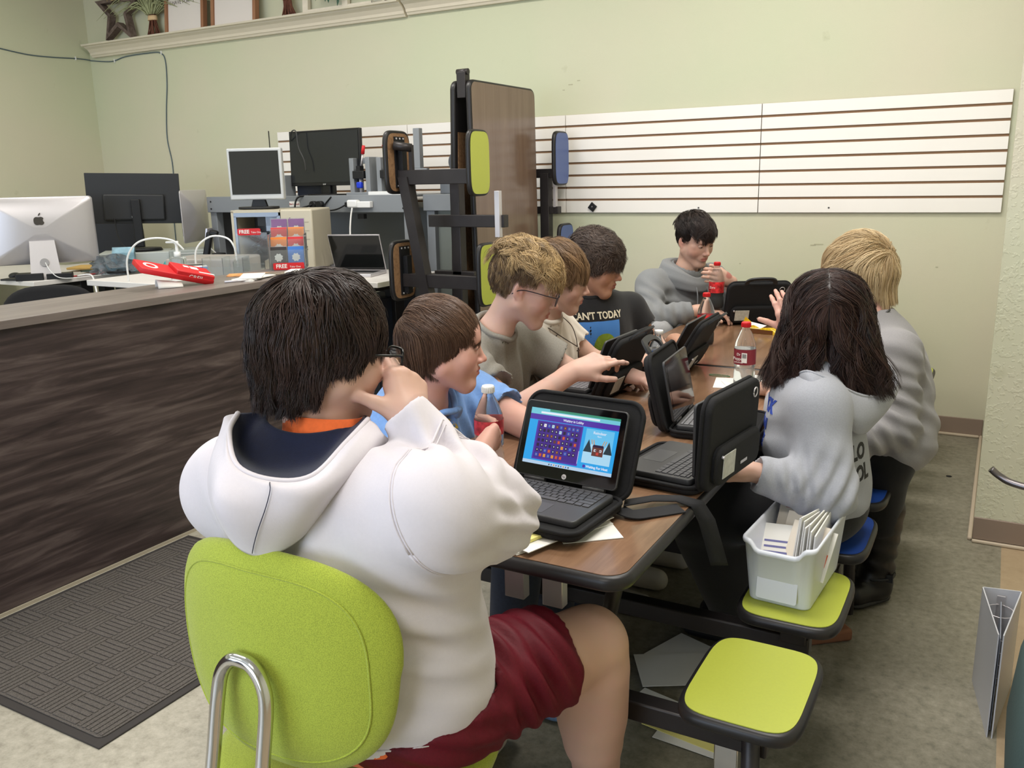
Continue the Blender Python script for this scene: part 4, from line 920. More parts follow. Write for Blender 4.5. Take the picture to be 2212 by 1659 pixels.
def laptop_with_case(name_l, label_l, label_c, loc, az, lid_deg, case_open, screen='dark', tagside=1, handle=True, roll_case=0):
    """az: heading the user sits at, seen from the hinge (degrees, 0 = -Y); lid_deg: lean of the lid past vertical"""
    Q = T(*loc) @ RZ(az) @ Matrix.Diagonal((.85, .85, .85, 1))
    W, D = 0.292, 0.202
    # --- case
    c = thing('laptop_case', label_c, 'laptop case', mat=Q)
    b = MB([MCASE, MCLIN]); b.prism(rrect(.335, .262, .035, 8, 0, -.118), 0, .020, bev=.009, seg=3); b.prism(rrect(.315, .242, .028, 8, 0, -.118), .015, .0205, m=1)
    ring = rrect(.332, .259, .035, 8, 0, -.118); b.tube([(x, y, .021) for x, y in ring + [ring[0]]], .0055, n=6, sub=1, caps=False)
    b.build('case_base', c)
    zt = .0235
    L = T(0, .012, .012) @ RX(-lid_deg)                     # case lid plane: local z up along lid, +y outward
    b = MB([MCASE, MCLIN])
    P = Matrix(((1, 0, 0, 0), (0, 0, 1, 0), (0, 1, 0, 0), (0, 0, 0, 1)))  # prism z -> y
    b.prism([(x, z + .125) for x, z in rrect(.335, .250, .040, 8)], .004, .030, bev=.011, seg=3, mat=L @ P)
    rr = [(x, z + .125) for x, z in rrect(.333, .248, .040, 8)]; b.tube([L @ Vector((x, .006, z)) for x, z in rr + [rr[0]]], .006, n=6, sub=1, caps=False)
    b.build('case_lid', c)
    b = MB(MCASE); b.prism([(x, z + .068) for x, z in rrect(.290, .105, .035, 8)], .026, .052, bev=.014, seg=4, mat=L @ P); b.build('front_pocket', c)
    b = MB(MALU); b.box(-.02, .0535, .05, .045, .001, .008, mat=L); b.cyl(tuple(L @ Vector((.13, .052, .10))), tuple(L @ Vector((.13, .060, .098))), .004); b.build('metal_badge', c)
    if handle:
        b = MB(MRUB); b.tube([L @ Vector(p) for p in ((-.075, .024, .242), (-.07, .034, .268), (-.04, .045, .285), (.04, .045, .285), (.07, .034, .268), (.075, .024, .242))], .006, flat=(.011, .004), up=(0, 0, 1)); b.build('handle', c)
    b = MB(MALU); b.tube([L @ Vector((-.115 + .013 * math.cos(a), .034, .215 + .013 * math.sin(a))) for a in [2 * PI * k / 12 for k in range(13)]], .002, n=6, sub=1); b.build('d_ring', c)
    if tagside:
        b = MB(MTAG); b.box(.085 * tagside, .0545, .070, .075, .002, .062, mat=L); b.build('name_tag', c)
    # --- laptop
    t = thing(name_l, label_l, 'laptop', mat=Q @ T(0, 0, .0208))
    b = MB([MLB]); b.prism(rrect(W, D, .012, 5, 0, -D / 2 - .008), 0, .0165, bev=.003); b.build('base', t)
    b = MB(MKEY if screen != 'grey' else MKEYG); keyboard_keys(b, 0, -.068, W - .026, .098, .0178); b.build('keyboard', t)
    b = MB(MPAD); b.prism(rrect(.105, .06, .004, 3, 0, -.166), .0160, .0170); b.build('touchpad', t)
    for x in (-.085, .085): b = MB([MLB]); b.cyl((x - .03, .0, .017), (x + .03, .0, .017), .0065); b.build('hinge', t)
    Ls = T(0, -.002, .020) @ RX(-lid_deg + 3)
    b = MB([MLB, MBEZ]); b.prism([(x, z + .1) for x, z in rrect(W, .196, .012, 5)], -.003, .005, bev=.002, mat=Ls @ P)
    b.prism([(x, z + .1) for x, z in rrect(W - .006, .190, .010, 5)], -.0035, -.0028, m=1, mat=Ls @ P); lid = b.build('lid', t)
    if screen == 'game': build_game_screen(t, Ls)
    else: b = MB(MSCD); b.box(0, -.0038, .106, .256, .0006, .144, mat=Ls); b.build('screen', t)
    return t, c

def EM(name, c, s=1.0):
    return M('glow_' + name, (10, 10, 12), 0.15, emit=c, es=s)
def build_game_screen(t, Ls):
    """browser page with a purple grid of icons, a waiting-lobby card and a task bar"""
    cols = {'cyan': (44, 168, 240), 'toolbar': (120, 206, 224), 'green': (64, 150, 120), 'purple': (84, 50, 168), 'deep': (70, 40, 140), 'task': (186, 214, 240), 'card': (110, 200, 246), 'snow': (176, 224, 250), 'white': (240, 246, 255), 'brown': (104, 60, 54), 'dark': (44, 28, 60), 'red': (196, 70, 60), 'orange': (224, 150, 60), 'tree': (40, 60, 70), 'blue': (40, 100, 200)}
    ks = list(cols); mats = [EM(k, cols[k], 0.9) for k in ks]; ix = {k: i for i, k in enumerate(ks)}
    b = MB(mats); lay = [0.0040]
    def R(x0, x1, z0, z1, k, bump=True):
        if bump: lay[0] += 0.00001
        b.box((x0 + x1) / 2 - .128, -lay[0], (z0 + z1) / 2 + .034, x1 - x0, .0004, z1 - z0, mat=Ls, m=ix[k])
    def poly2(pts, k):
        lay[0] += .00001; vs = [(x - .128, -lay[0] - .0002, z + .034) for x, z in pts]; b.quad(vs, m=ix[k], mat=Ls)
    R(0, .256, 0, .144, 'cyan'); R(0, .256, .128, .144, 'toolbar'); R(.055, .256, .138, .144, 'green'); R(.03, .20, .131, .136, 'white'); R(0, .256, .1135, .128, 'purple')
    R(.025, .158, .012, .112, 'purple'); R(.030, .154, .016, .109, 'deep')
    R(0, .256, 0, .0085, 'task')
    iy = 0
    rr = random.Random(5)
    for r_ in range(7):
        for c_ in range(10):
            if r_ == 6 and c_ > 6: continue
            x = .037 + c_ * .0118; z = .101 - r_ * .0128
            k = rr.choice(['dark'] * 7 + ['red', 'orange', 'brown', 'snow', 'blue']) if r_ < 6 else rr.choice(['snow', 'orange', 'white', 'red', 'brown', 'blue'])
            if r_ == 0: k = rr.choice(['snow', 'blue', 'dark', 'brown', 'white'])
            R(x - .0036, x + .0036, z - .004, z + .004, k, bump=False); R(x - .0014, x + .0014, z - .0015, z + .0018, 'white' if k == 'dark' else 'orange', bump=False) if rr.random() < .8 else None
    R(.1565, .1575, .018, .05, 'white')
    # lobby card: snowy field, two trees, generic square brown animal with antlers
    R(.168, .246, .024, .110, 'card'); R(.168, .246, .024, .052, 'snow'); poly2([(.168, .052), (.19, .075), (.21, .052)], 'snow'); poly2([(.215, .052), (.236, .080), (.246, .052)], 'snow')
    for tx in (.180, .236): poly2([(tx - .012, .052), (tx + .012, .052), (tx, .084)], 'tree')
    R(.1925, .2235, .044, .070, 'brown'); R(.194, .222, .066, .072, 'dark')
    R(.1975, .203, .055, .061, 'white'); R(.213, .2185, .055, .061, 'white'); R(.2, .2025, .056, .060, 'dark'); R(.214, .2165, .056, .060, 'dark'); R(.2045, .2115, .047, .054, 'red')
    for s_ in (-1, 1):
        for a in (.010, .016): poly2([(.208 + s_ * a, .072), (.208 + s_ * (a + .002), .072), (.208 + s_ * (a + .006), .084), (.208 + s_ * (a + .004), .084)], 'orange')
    R(.174, .181, .012, .019, 'purple')
    for k in range(9): R(.078 + k * .007, .081 + k * .007, .0022, .0058, ['dark', 'blue', 'orange', 'blue'][k % 4])
    b.build('screen', t)
    b = MB(EM('lettering', (235, 240, 255), .9))
    W = lambda s, size, x, z, **k: b.text(s, size, mat=Ls @ T(x - .128, -.0052, z + .034) @ RX(90), ext=.0001, **k)
    W('Waiting in Lobby', .0085, .128, .1205, bold=.00015); W('Waiting For Host', .0085, .2135, .0155, bold=.00025); W('Reindeer', .010, .207, .101, bold=.0001); W('Rare', .006, .207, .093)
    b.build('screen_lettering', t)
    b = MB(MALU); b.lathe([(.0065, 0), (.0065, .0006)], mat=Ls @ T(0, -.0036, .014) @ RX(90)); b.build('round_logo', t)
    b = MB(MLB); b.text('hp', .008, mat=Ls @ T(0, -.0044, .014) @ RX(90), ext=.0002); b.build('logo_lettering', t)

Z0 = 0.7385
lap = [
 ('laptop', 'laptop with a bright blue and purple game page, nearest the camera', 'black zip laptop case holding the laptop with the lit game screen', (-.772, 1.590, Z0 + .012), -4, 25, 1, 'game', 0, False),
 ('laptop', 'laptop facing the boy in blue, lid at the right table edge', 'open black laptop case with a name tag leaning over the right table edge', (-.525, 1.880, Z0), -97, 3, 1, 'dark', 1, False),
 ('laptop', 'laptop with glossy dark screen facing right, in front of the dark-haired girl', 'black laptop case with a curved rubber handle behind the water bottle', (-.735, 2.285, Z0), 95, 14, 1, 'grey', 0, True),
 ('laptop', 'laptop under the reaching hand of the boy with glasses', 'black laptop case leaning back beside the clear water bottle', (-1.085, 2.545, Z0), -92, 24, 1, 'grey', 1, True),
 ('laptop', 'laptop in front of the boy in the black shirt, mostly hidden by its case', 'big black laptop case with grey rubber handle in the middle of the table', (-.995, 2.98, Z0), -88, 30, 1, 'grey', 1, True),
 ('laptop', 'laptop used by the boy in the grey hoodie at the far end', 'upright black laptop case with metal ring standing at the far end of the table', (-.985, 4.065, Z0), 208, 22, 1, 'grey', 1, True)]
for a in lap: laptop_with_case(*a)
# shoulder strap hanging over the table edge
def strap(b):
    C_ = [(-.640, 1.605, .756), (-.595, 1.665, .754), (-.55, 1.69, .752), (-.512, 1.70, .742), (-.492, 1.705, .705), (-.480, 1.715, .655), (-.470, 1.735, .595)]
    W_ = [(-.3, .95, 0), (-.2, 1, 0), (0, 1, 0), (.4, .9, .1), (.75, .65, .1), (.85, .5, 0), (.9, .45, 0)]
    b.grid(lambda u, v: Vector(np.array([np.interp(u * 6, range(7), [c[k] for c in C_]) for k in range(3)]) + np.array([np.interp(u * 6, range(7), [c[k] for c in W_]) for k in range(3)]) * .019 * (2 * v - 1)), 31, 3, thick=.002)
mk('shoulder_strap', 'black webbing strap running from the case and hanging over the near table edge', 'strap', [MWEB], strap, (0, 0, 0))
mk('shoulder_strap', 'second loop of black strap lying flat on the table beside the lit laptop', 'strap', [MWEB], lambda b: b.tube([(-.64, 1.58, .750), (-.61, 1.575, .746), (-.585, 1.60, .744), (-.535, 1.66, .742)], .01, flat=(.019, .0014), up=(0, 0, 1)), (0, 0, 0))

# ================================================================== bottles
def mat_liquid(name, c): return M(name, c, 0.02, trans=0.85, ior=1.2)
MPET = M('clear_bottle_plastic', (244, 248, 248), 0.03, trans=0.96, ior=1.12)
def soda(label, loc, liquid, cap, lab, fill=0.5, H=.215, R=.0345, ltext=None, rz=0, sgn=1, lab_z=(.075, .125)):
    t = thing('drink_bottle', label, 'bottle', loc, rz)
    prof = [(.012, 0), (R * .9, .004), (R, .016), (R, .05), (R * .90, .062), (R, .074), (R, .13), (R * .93, .148), (R * .6, .178), (.0125, .192), (.0125, .200)]
    MB(MPET).lathe(prof, n=32).build('bottle_body', t)
    if liquid:
        ft = H * fill
        pr = [(max(r - .0018, .005), z + (.002 if i == 0 else 0)) for i, (r, z) in enumerate(prof) if z < ft]
        rl = np.interp(ft, [p[1] for p in prof], [p[0] for p in prof]) - .0018; pr.append((rl, ft))
        MB(liquid).lathe(pr, n=32).build('liquid', t)
    MB(lab).lathe([(R + .0006, lab_z[0]), (R + .0006, lab_z[1])], n=32, cap0=False, cap1=False).build('label_sleeve', t)
    b = MB(cap); b.lathe([(.0145, .198), (.0145, .212), (.0135, .2145)], n=24)
    for k in range(24): a = 2 * PI * k / 24; b.box(.0148 * math.cos(a), .0148 * math.sin(a), .205, .0015, .0015, .012)
    b.build('cap', t)
    if ltext:
        b = MB(MPAP)
        for i, (s_, sz, z) in enumerate(ltext): b.text(s_, sz, mat=T(0, -R - .0012, z) @ RX(90), ext=.0002)
        b.build('lettering', t)
    return t
MMAR = M('maroon_label', (128, 40, 52), .4); MCOLA = mat_liquid('dark_cola', (24, 10, 10)); MWAT = mat_liquid('water', (250, 252, 252))
t = soda('bottle with maroon label and red cap standing on the white papers', (-.700, 2.80, .7385), MWAT, MRED, MMAR, .60, ltext=[('Dr', .012, .112), ('Pepper', .014, .098), ('23 FLAVORS', .006, .086)], rz=-20, lab_z=(.078, .128))
MB(MPAP).box(.012, -.0345, .102, .018, .001, .032, mat=RZ(12)).build('white_panel', t)
b = MB(MBLKM)
for k in range(7): b.box(.006 + k * .002, -.0352, .108, .001, .0006, .014, mat=RZ(12))
b.build('barcode', t)
MREDL = M('red_white_label', (206, 40, 44), .45, noise=.9, nscale=45)
soda('half-empty cola bottle with red label behind the black laptop cases', (-1.03, 3.46, .7385), MCOLA, MRED, MREDL, .26, ltext=[('Coke', .02, .10)], rz=-15)
BOT6 = soda('cola bottle held up by the boy in the grey hoodie', (-1.132, 3.955, .815), MCOLA, MRED, MREDL, .45, ltext=[('Zero', .014, .10)], rz=-15)
BOT2 = soda('nearly empty bottle with white cap held by the boy in blue', (-1.015, 1.69, .7385), None, MWHM, M('red_print_label', (176, 50, 60), .4, noise=.6, nscale=60), .2, lab_z=(.100, .135))
# water bottle
t = thing('water_bottle', 'clear water bottle with blue label and white cap on the table', 'bottle', (-.925, 2.60, .7385))
pw = [(.010, 0), (.027, .003), (.0315, .012), (.030, .03), (.0265, .045), (.030, .058), (.0265, .07), (.0305, .082), (.027, .092), (.0315, .103), (.0315, .145), (.028, .160), (.016, .180), (.0125, .186), (.0125, .195)]
MB(MPET).lathe(pw, n=32).build('bottle_body', t)
MB(MWAT).lathe([(r - .0015, z + (.002 if i == 0 else 0)) for i, (r, z) in enumerate(pw) if z < .15], n=32).build('liquid', t)
MB(M('blue_green_label', (40, 104, 190), .35)).lathe([(.0322, .104), (.0322, .142)], n=32, cap0=False, cap1=False).build('label_sleeve', t)
b = MB([M('leaf_green_print', (140, 190, 70), .4), M('navy_print', (30, 70, 170), .5)])
b.grid(lambda u, v: ((.0326) * math.sin(.1 + .5 * u) * 1, -.0326 * math.cos(.1 + .5 * u), .120 + .022 * v), 6, 3, m=0) if False else b.grid(lambda u, v: (.0326 * math.sin(-.5 + .5 * u), -.0326 * math.cos(-.5 + .5 * u), .112 + .028 * v - .01 * u), 6, 3, m=0)
b.grid(lambda u, v: (.0328 * math.sin(.25 + .28 * u), -.0328 * math.cos(.25 + .28 * u), .115 + .014 * v * (1 - abs(u - .5))), 6, 3, m=1)
b.build('label_print', t)
MB(MWHM).lathe([(.0145, .192), (.0145, .203), (.0135, .205)], n=24).build('cap', t)

# ================================================================== things on the table
def paper_stack(label, loc, rz, n, w, d, mats, jit=.012, seed=3, group=None):
    R = random.Random(seed)
    for k in range(n):
        mk('paper_sheet', label, 'paper', [mats[k % len(mats)]], lambda b: b.box(0, 0, 0, w, d, .0016), (loc[0] + R.uniform(-jit, jit), loc[1] + R.uniform(-jit, jit), loc[2] + .0012 + k * .0022), rz + R.uniform(-7, 7), group=group)
paper_stack('white sheet in the stack of papers under the lit laptop', (-.775, 1.455, .7385), -20, 5, .20, .24, [MPAP], seed=3, group='papers under the lit laptop')
mk('yellow_note_pad', 'pale yellow note pad on top of the papers at the near table edge', 'note pad', [MYEL], lambda b: b.box(0, 0, .003, .11, .09, .006), (-.775, 1.375, .7505), -18)
mk('paper_sheet', 'cream sheet poking out from under the lit laptop case', 'paper', [MPAP], lambda b: b.box(0, 0, 0, .12, .10, .0015), (-.665, 1.47, .7395), 40)
for k, (x, y, r) in enumerate(((-.70, 2.84, 12), (-.64, 2.87, -22), (-.66, 2.83, 30))):
    mk('paper_sheet', 'white sheet of paper under the maroon-labelled bottle', 'paper', [MPAP], lambda b: b.box(0, 0, 0, .21, .15, .0008), (x, y, .7385 + .001 * k), r, group='papers under the maroon-labelled bottle')
mk('note_pad', 'small thick white note pad behind the maroon-labelled bottle', 'note pad', [MPAP], lambda b: b.box(0, 0, .009, .09, .13, .018), (-.66, 3.24, .7385), 8)
mk('rubber_band', 'thin green rubber band lying on the table', 'rubber band', [M('green_rubber', (86, 118, 84), .5)], lambda b: b.tube([(.037 * math.cos(a), .011 * math.sin(a), .0015) for a in [2 * PI * k / 24 for k in range(25)]], .0013, n=5, sub=1), (-.815, 2.92, .7385), -4)
t = thing('candy_wrapper', 'yellow, white and brown candy wrapper crumpled on the table', 'wrapper', (-.885, 3.82, .7385), -8)
b = MB([M('wrapper_yellow', (238, 190, 40), .3, noise=.35, nscale=70), M('wrapper_brown', (96, 58, 30), .3), MPAP])
b.loft([[(x, y * s_, z) for y, z in ((-.035, 0), (.035, 0), (.03, .022 * h_), (-.03, .03 * h_))] for x, s_, h_ in ((-.08, 1, .2), (-.075, 1, 1), (-.03, .9, 1.2), (.0, .8, .8), (.04, .9, 1.0), (.085, .8, .2))], smooth=False, m=0)
b.poly([(-.078, -.036, .001), (.06, -.032, .001), (.06, -.031, .018), (-.078, -.035, .022)], [(0, 1, 2, 3)], m=1, smooth=False); b.poly([(-.07, -.033, .024), (.0, -.027, .022), (.02, .0, .034), (-.06, .02, .042)], [(0, 1, 2, 3)], m=2, smooth=False)
b.poly([(-.085, -.01, .04), (-.07, -.02, .07), (-.05, .0, .045), (-.06, .02, .03)], [(0, 1, 2), (0, 2, 3)], m=0, smooth=False); b.build('foil', t)
# ================================================================== white bin with letters on the lime seat
BQ = T(-.365, 2.03, .4525) @ RZ(-4)
t = thing('plastic_bin', 'white plastic bin of letters standing on a lime stool seat', 'bin', mat=BQ)
MBIN = M('white_bin_plastic', (226, 230, 240), 0.35)
b = MB(MBIN)
def binring(s_, z, w=.165, d=.315, r=.022): return [(x, y, z) for x, y in rrect(w * s_, d * s_, r, 6)]
o_ = [(.93, 0), (.94, .004), (1.08, .145), (1.12, .147), (1.13, .152), (1.12, .158), (1.07, .158), (1.055, .148), (.92, .006)]
def binr(s_, z):
    out = []
    for x, y in rrect(.150 * s_, .300 * s_ + (.0), .022, 6):
        dip = 0
        if y < -.1 and z > .15: dip = -.020 * (1 if abs(x) < .042 else max(0, 1 - (abs(x) - .042) / .012))
        out.append((x, y, z + dip))
    return out
# denser rings for the scooped front
def dense(w, d, r):
    P_ = rrect(w, d, r, 6); Q_ = []
    for i in range(len(P_)):
        a, c = P_[i], P_[(i + 1) % len(P_)]; n = max(1, int(math.hypot(c[0] - a[0], c[1] - a[1]) / .008))
        for k in range(n): Q_.append((a[0] + (c[0] - a[0]) * k / n, a[1] + (c[1] - a[1]) * k / n))
    return Q_
base = dense(.150, .300, .022)
rings = []
for s_, z in o_:
    R_ = []
    for x, y in base:
        dip = 0
        if y < -.13 and z > .135: dip = -.022 * max(0, min(1, (.056 - abs(x)) / .014))
        R_.append((x * s_, y * s_, z + dip))
    rings.append(R_)
b.loft(rings); b.build('bin_body', t)
b = MB(MBIN); b.prism(rrect(.092, .105, .006), 0, .0010, mat=T(0, -.150, .068) @ RX(83)); b.build('front_panel', t)
def env(label, mats, w, h, loc, rx, rz, extra=None, group=None, ry=0):
    m4 = BQ @ T(loc[0] * .9, loc[1] * .95, loc[2] - .012) @ RZ(rz) @ RX(rx) @ RY(ry)
    b = MB(mats); b.box(0, 0, h / 2, w, .003, h)
    if extra: extra(b)
    o = b.build('envelope'); o.matrix_world = m4; tag(o, label, 'envelope', group); return o
MPINK = M('pink_ink', (190, 110, 110), .7); MENV = M('cream_envelope', (232, 222, 206), .8)
env('cream letter with pink printed lines lying deepest in the white bin', [MENV, MPINK], .13, .16, (-.005, .03, .075), -38, 0, lambda b: [b.box(0, -.0018, .13 - .02 * k, .10, .0004, .004, m=1) for k in range(2)])
env('clear-windowed envelope with blue printing in the white bin front', [MPAP, M('blue_ink', (110, 110, 160), .7)], .10, .13, (-.035, -.07, .045), -40, 12, lambda b: [b.box(0, -.0018, .03 + .014 * k, .06, .0004, .005, m=1) for k in range(5)])
env('envelope with a blue printed tab in the white bin', [MENV, M('royal_blue_tab', (70, 84, 180), .5)], .10, .14, (.005, -.03, .055), -36, -6, lambda b: b.box(.0, -.002, .115, .022, .0008, .045, m=1))
env('envelope with a long orange-red stripe in the white bin', [MENV, M('orange_red_print', (226, 76, 50), .5)], .09, .14, (.02, -.065, .045), -34, -10, lambda b: b.box(-.01, -.002, .08, .018, .0008, .11, m=1))
env('envelope with a small orange corner in the white bin', [MPAP, M('orange_print2', (224, 96, 44), .5)], .08, .12, (.045, -.05, .05), -30, -14, lambda b: b.box(.02, -.002, .05, .025, .0008, .03, m=1))
for k in range(7):
    env('white envelope standing along the right side of the bin', [MPAP], .20 - .004 * k, .15 + .006 * (k % 3), (.046 - .006 * k + .012, .03 - .01 * (k % 2), .035), 4, 90 - 2 * k, group='envelopes standing along the right side of the bin', ry=-6 + 2 * k)
# ================================================================== floor papers, binder, bag
for k, (x, y, r, w_, d_, m_, lb) in enumerate(((-.72, 2.22, 30, .22, .17, MPAP, 'pale sheet on the floor under the table, behind the cross bar'), (-.68, 2.30, -20, .26, .18, MPAP, 'pale folded sheet on the floor behind the lime stool'), (-.66, 2.02, -12, .24, .10, MPAP, 'white sheet on the floor in front of the table cross bar'), (-.60, 1.98, -8, .22, .12, MYEL, 'yellow sheet on the floor below the lime stool'), (-.56, 1.94, -4, .22, .10, MPAP, 'white card on the floor under the yellow sheet'), (-.45, 1.99, -14, .06, .14, M('manila', (214, 176, 104), .8), 'small yellow leaflet on the floor right of the stool leg'))):
    mk('paper_sheet', lb, 'paper', [m_], lambda b: b.box(0, 0, .001, w_, d_, .0015), (x, y, .001 + .002 * (5 - k)), r)
mk('brown_paper_bag', 'brown paper bag lying on the floor behind the near lime stools', 'paper bag', [M('kraft_paper', (128, 84, 58), .8)], lambda b: b.box(0, 0, .02, .18, .13, .04, bev=.01), (-.40, 2.63, 0), 40)
mk('floor_spot', 'small dark speck of litter on the floor near the back wall', 'litter', [MBLKM], lambda b: b.sph((0, 0, .003), .008, (1.6, 1, .4)), (-.118, 4.42, 0))
t = thing('ring_binder', 'light grey ring binder standing open on the floor by the wall', 'binder', mat=T(.089, 2.295, 0))
MBND = M('binder_grey_vinyl', (196, 196, 200), .3); MBNDI = M('binder_inner_grey', (140, 146, 158), .5)
b = MB([MBND, MBNDI])
# two covers meeting at the near edge, spine at the far side
A, B1, B2 = (.0, .0), (-.045, .27), (.045, .285)
def wall_(p, q, th, z0, z1, m=0):
    d = Vector((q[0] - p[0], q[1] - p[1])).normalized(); n_ = Vector((-d.y, d.x)) * th
    b.loft([[(p[0], p[1], z), (q[0], q[1], z), (q[0] + n_.x, q[1] + n_.y, z), (p[0] + n_.x, p[1] + n_.y, z)] for z in (z0, z1)], m=m, smooth=False)
wall_((-.004, 0), B1, .003, 0, .29); wall_((.004, 0), B2, -.003, 0, .29); wall_(B1, B2, .003, 0, .29)
b.build('covers', t)
b = MB(MALU); b.b2(-.010, .010, .262, .268, .015, .275)
for z in (.07, .145, .25): b.tube([(.0, .265, z), (-.028, .245, z), (-.03, .20, z), (0, .18, z), (.03, .20, z), (.028, .245, z), (0, .265, z)], .0018, n=6, sub=3)
b.build('ring_mechanism', t)
b = MB(MBNDI); b.b2(-.001, .001, .02, .24, .01, .27); b.build('divider', t)
mk('grey_tote_bag', 'dark green-grey bag standing on the floor at the right edge', 'bag', [M('green_grey_nylon', (74, 92, 90), .7, bump=.3, bscale=200)], lambda b: b.loft([[(x * s_ + .33, y + 2.0, z) for x, y in squircle(.42, .5, 4, 28)] for z, s_ in ((0, .92), (.02, 1.0), (.2, 1.06), (.36, 1.0), (.40, .9))]), (0, 0, 0))
t = thing('product_box', 'white retail carton with small icons at the right edge of the picture', 'box', mat=T(.36, 2.32, .33) @ RY(-8))
MB(MPAP).box(0, 0, .11, .40, .30, .42, bev=.003).build('carton', t)
b = MB([MBLKM, M('box_photo', (80, 70, 120), .4), M('box_photo_yellow', (230, 180, 60), .4)]); b.box(.03, -.151, .16, .28, .001, .20, m=1); b.box(-.09, -.1515, .09, .02, .001, .05, m=2)
for k in range(3):
    b.box(-.17 + k * .035, -.1515, .0, .018, .001, .018); b.box(-.17 + k * .035, -.1522, .0, .010, .001, .010, m=1)
b.text('mo', .03, mat=T(-.15, -.152, .035) @ RX(90)); b.build('printing', t)
# bent metal tube of a chair arm reaching in from the right
t = thing('metal_arm_chair', 'bent grey metal chair arm reaching in from the right edge', 'chair', (0, 0, 0))
b = MB(M('satin_steel', (128, 122, 124), .3, metal=.9)); b.tube([(.035, 2.95, .515), (.06, 2.95, .495), (.10, 2.94, .480), (.20, 2.92, .473), (.50, 2.85, .47), (.60, 2.83, .42), (.60, 2.83, .02)], .011, n=12); b.build('arm_tube', t)
MB(MBLKM).box(.82, 2.95, .44, .42, .44, .06, bev=.02).build('seat', t)
b = MB(MBLKM)
for x, y in ((1.0, 2.8), (1.0, 3.1), (.64, 3.1)): b.cyl((x, y, 0), (x, y, .42), .012)
b.build('legs', t)
# ================================================================== green chair of the near boy
MMESH = None
def mesh_fabric():
    m, N, L, b = new_mat('lime_mesh_fabric'); tc = N.new('ShaderNodeTexCoord')
    v = N.new('ShaderNodeTexVoronoi'); v.inputs['Scale'].default_value = 650; L.new(tc.outputs['Object'], v.inputs['Vector'])
    r = N.new('ShaderNodeValToRGB'); L.new(v.outputs['Distance'], r.inputs['Fac']); r.color_ramp.elements[0].color = (*srgb(178, 192, 62), 1); r.color_ramp.elements[1].color = (*srgb(150, 164, 48), 1)
    r.color_ramp.elements[0].position = .2; r.color_ramp.elements[1].position = .7
    L.new(r.outputs['Color'], b.inputs['Base Color']); b.inputs['Roughness'].default_value = .8; b.inputs['Sheen Weight'].default_value = .2
    bp = N.new('ShaderNodeBump'); bp.inputs['Strength'].default_value = .3; bp.inputs['Distance'].default_value = .001; bp.invert = True
    L.new(v.outputs['Distance'], bp.inputs['Height']); L.new(bp.outputs['Normal'], b.inputs['Normal']); return m
MLM = mesh_fabric()
t = thing('desk_chair', 'lime green mesh chair with a chrome back bar, under the boy in white', 'chair', (-.915, 1.0, 0), 0)
# backrest: curved pad
b = MB(MLM)
def backpad(u, v):
    a = 2 * PI * u
    return None
NU, NV = 64, 15
rings = []
for j in range(NV + 1):
    th = PI * j / NV                          # section through the thickness
    r_ = math.sin(th) ** .38; yy = math.cos(th) * .030
    ring = []
    for i in range(NU):
        a = 2 * PI * i / NU; e = 3.0
        x = .215 * r_ * math.copysign(abs(math.cos(a)) ** (2 / e), math.cos(a)); z = .178 * r_ * math.copysign(abs(math.sin(a)) ** (2 / e), math.sin(a))
        x *= 1.0 + .10 * (z / .17) * (1 if z > 0 else .9)
        curve = .055 * (x / .215) ** 2 + .012 * (z / .17) ** 2
        ring.append((x, -.158 + yy * .9 + curve, .722 + z - .018 * (x / .215) ** 2 * (1 if z > 0 else 0)))
    rings.append(ring)
b.loft(rings); b.build('backrest', t)
from mathutils.bvhtree import BVHTree
_bk = [o for o in t.children if o.name.startswith('backrest')][0]; _bv = BVHTree.FromPolygons([v.co.copy() for v in _bk.data.vertices], [list(q.vertices) for q in _bk.data.polygons])
b = MB(MLM); pts = []
for i in range(NU + 1):
    a = 2 * PI * i / NU; x = .186 * math.copysign(abs(math.cos(a)) ** (2 / 3), math.cos(a)); z = .150 * math.copysign(abs(math.sin(a)) ** (2 / 3), math.sin(a))
    h_ = _bv.ray_cast(Vector((x, -.6, .722 + z)), Vector((0, 1, 0)), 1)
    if h_[0] is not None: pts.append(h_[0])
b.tube(pts, .0020, n=5, sub=1, caps=False); b.build('piping', t)
b = MB(MLM); rings = []
for z, s_ in ((.415, .90), (.42, .97), (.445, 1.0), (.468, .98), (.478, .90), (.482, .5), (.483, .05)):
    rings.append([(x * s_, .05 + y * s_, z) for x, y in squircle(.47, .45, 2.8, 48)])
b.loft(rings); b.build('seat', t)
b = MB(MCHR)
for s_ in (-1, 1):
    pass
loop = [(-.085, -.05, .405), (-.085, -.20, .405), (-.085, -.245, .44), (-.083, -.238, .52), (-.080, -.222, .60), (-.078, -.205, .68), (-.066, -.200, .715), (-.035, -.198, .738), (0, -.197, .742), (.035, -.198, .738), (.066, -.200, .715), (.078, -.205, .68), (.080, -.222, .60), (.083, -.238, .52), (.085, -.245, .44), (.085, -.20, .405), (.085, -.05, .405)]
loop = [(x * .62, y, z) for x, y, z in loop]
b.tube(loop, .011, n=14, sub=8); b.build('back_bar', t)
b = MB(MBLKM); b.box(0, .04, .40, .22, .22, .03, bev=.005); b.cyl((0, .05, .08), (0, .05, .39), .028); b.cyl((0, .05, .1), (0, .05, .25), .035); b.build('column', t)
b = MB(MBLKM)
for k in range(5):
    a = k * 1.257 + .3; b.cyl((0, .05, .09), (.28 * math.cos(a), .05 + .28 * math.sin(a), .065), .022, .016)
b.build('star_base', t)
for k in range(5):
    a = k * 1.257 + .3; b = MB(MBLKM); b.cyl((.28 * math.cos(a) - .02, .05 + .28 * math.sin(a), .028), (.28 * math.cos(a) + .02, .05 + .28 * math.sin(a), .028), .028); b.build('caster_wheel', t)
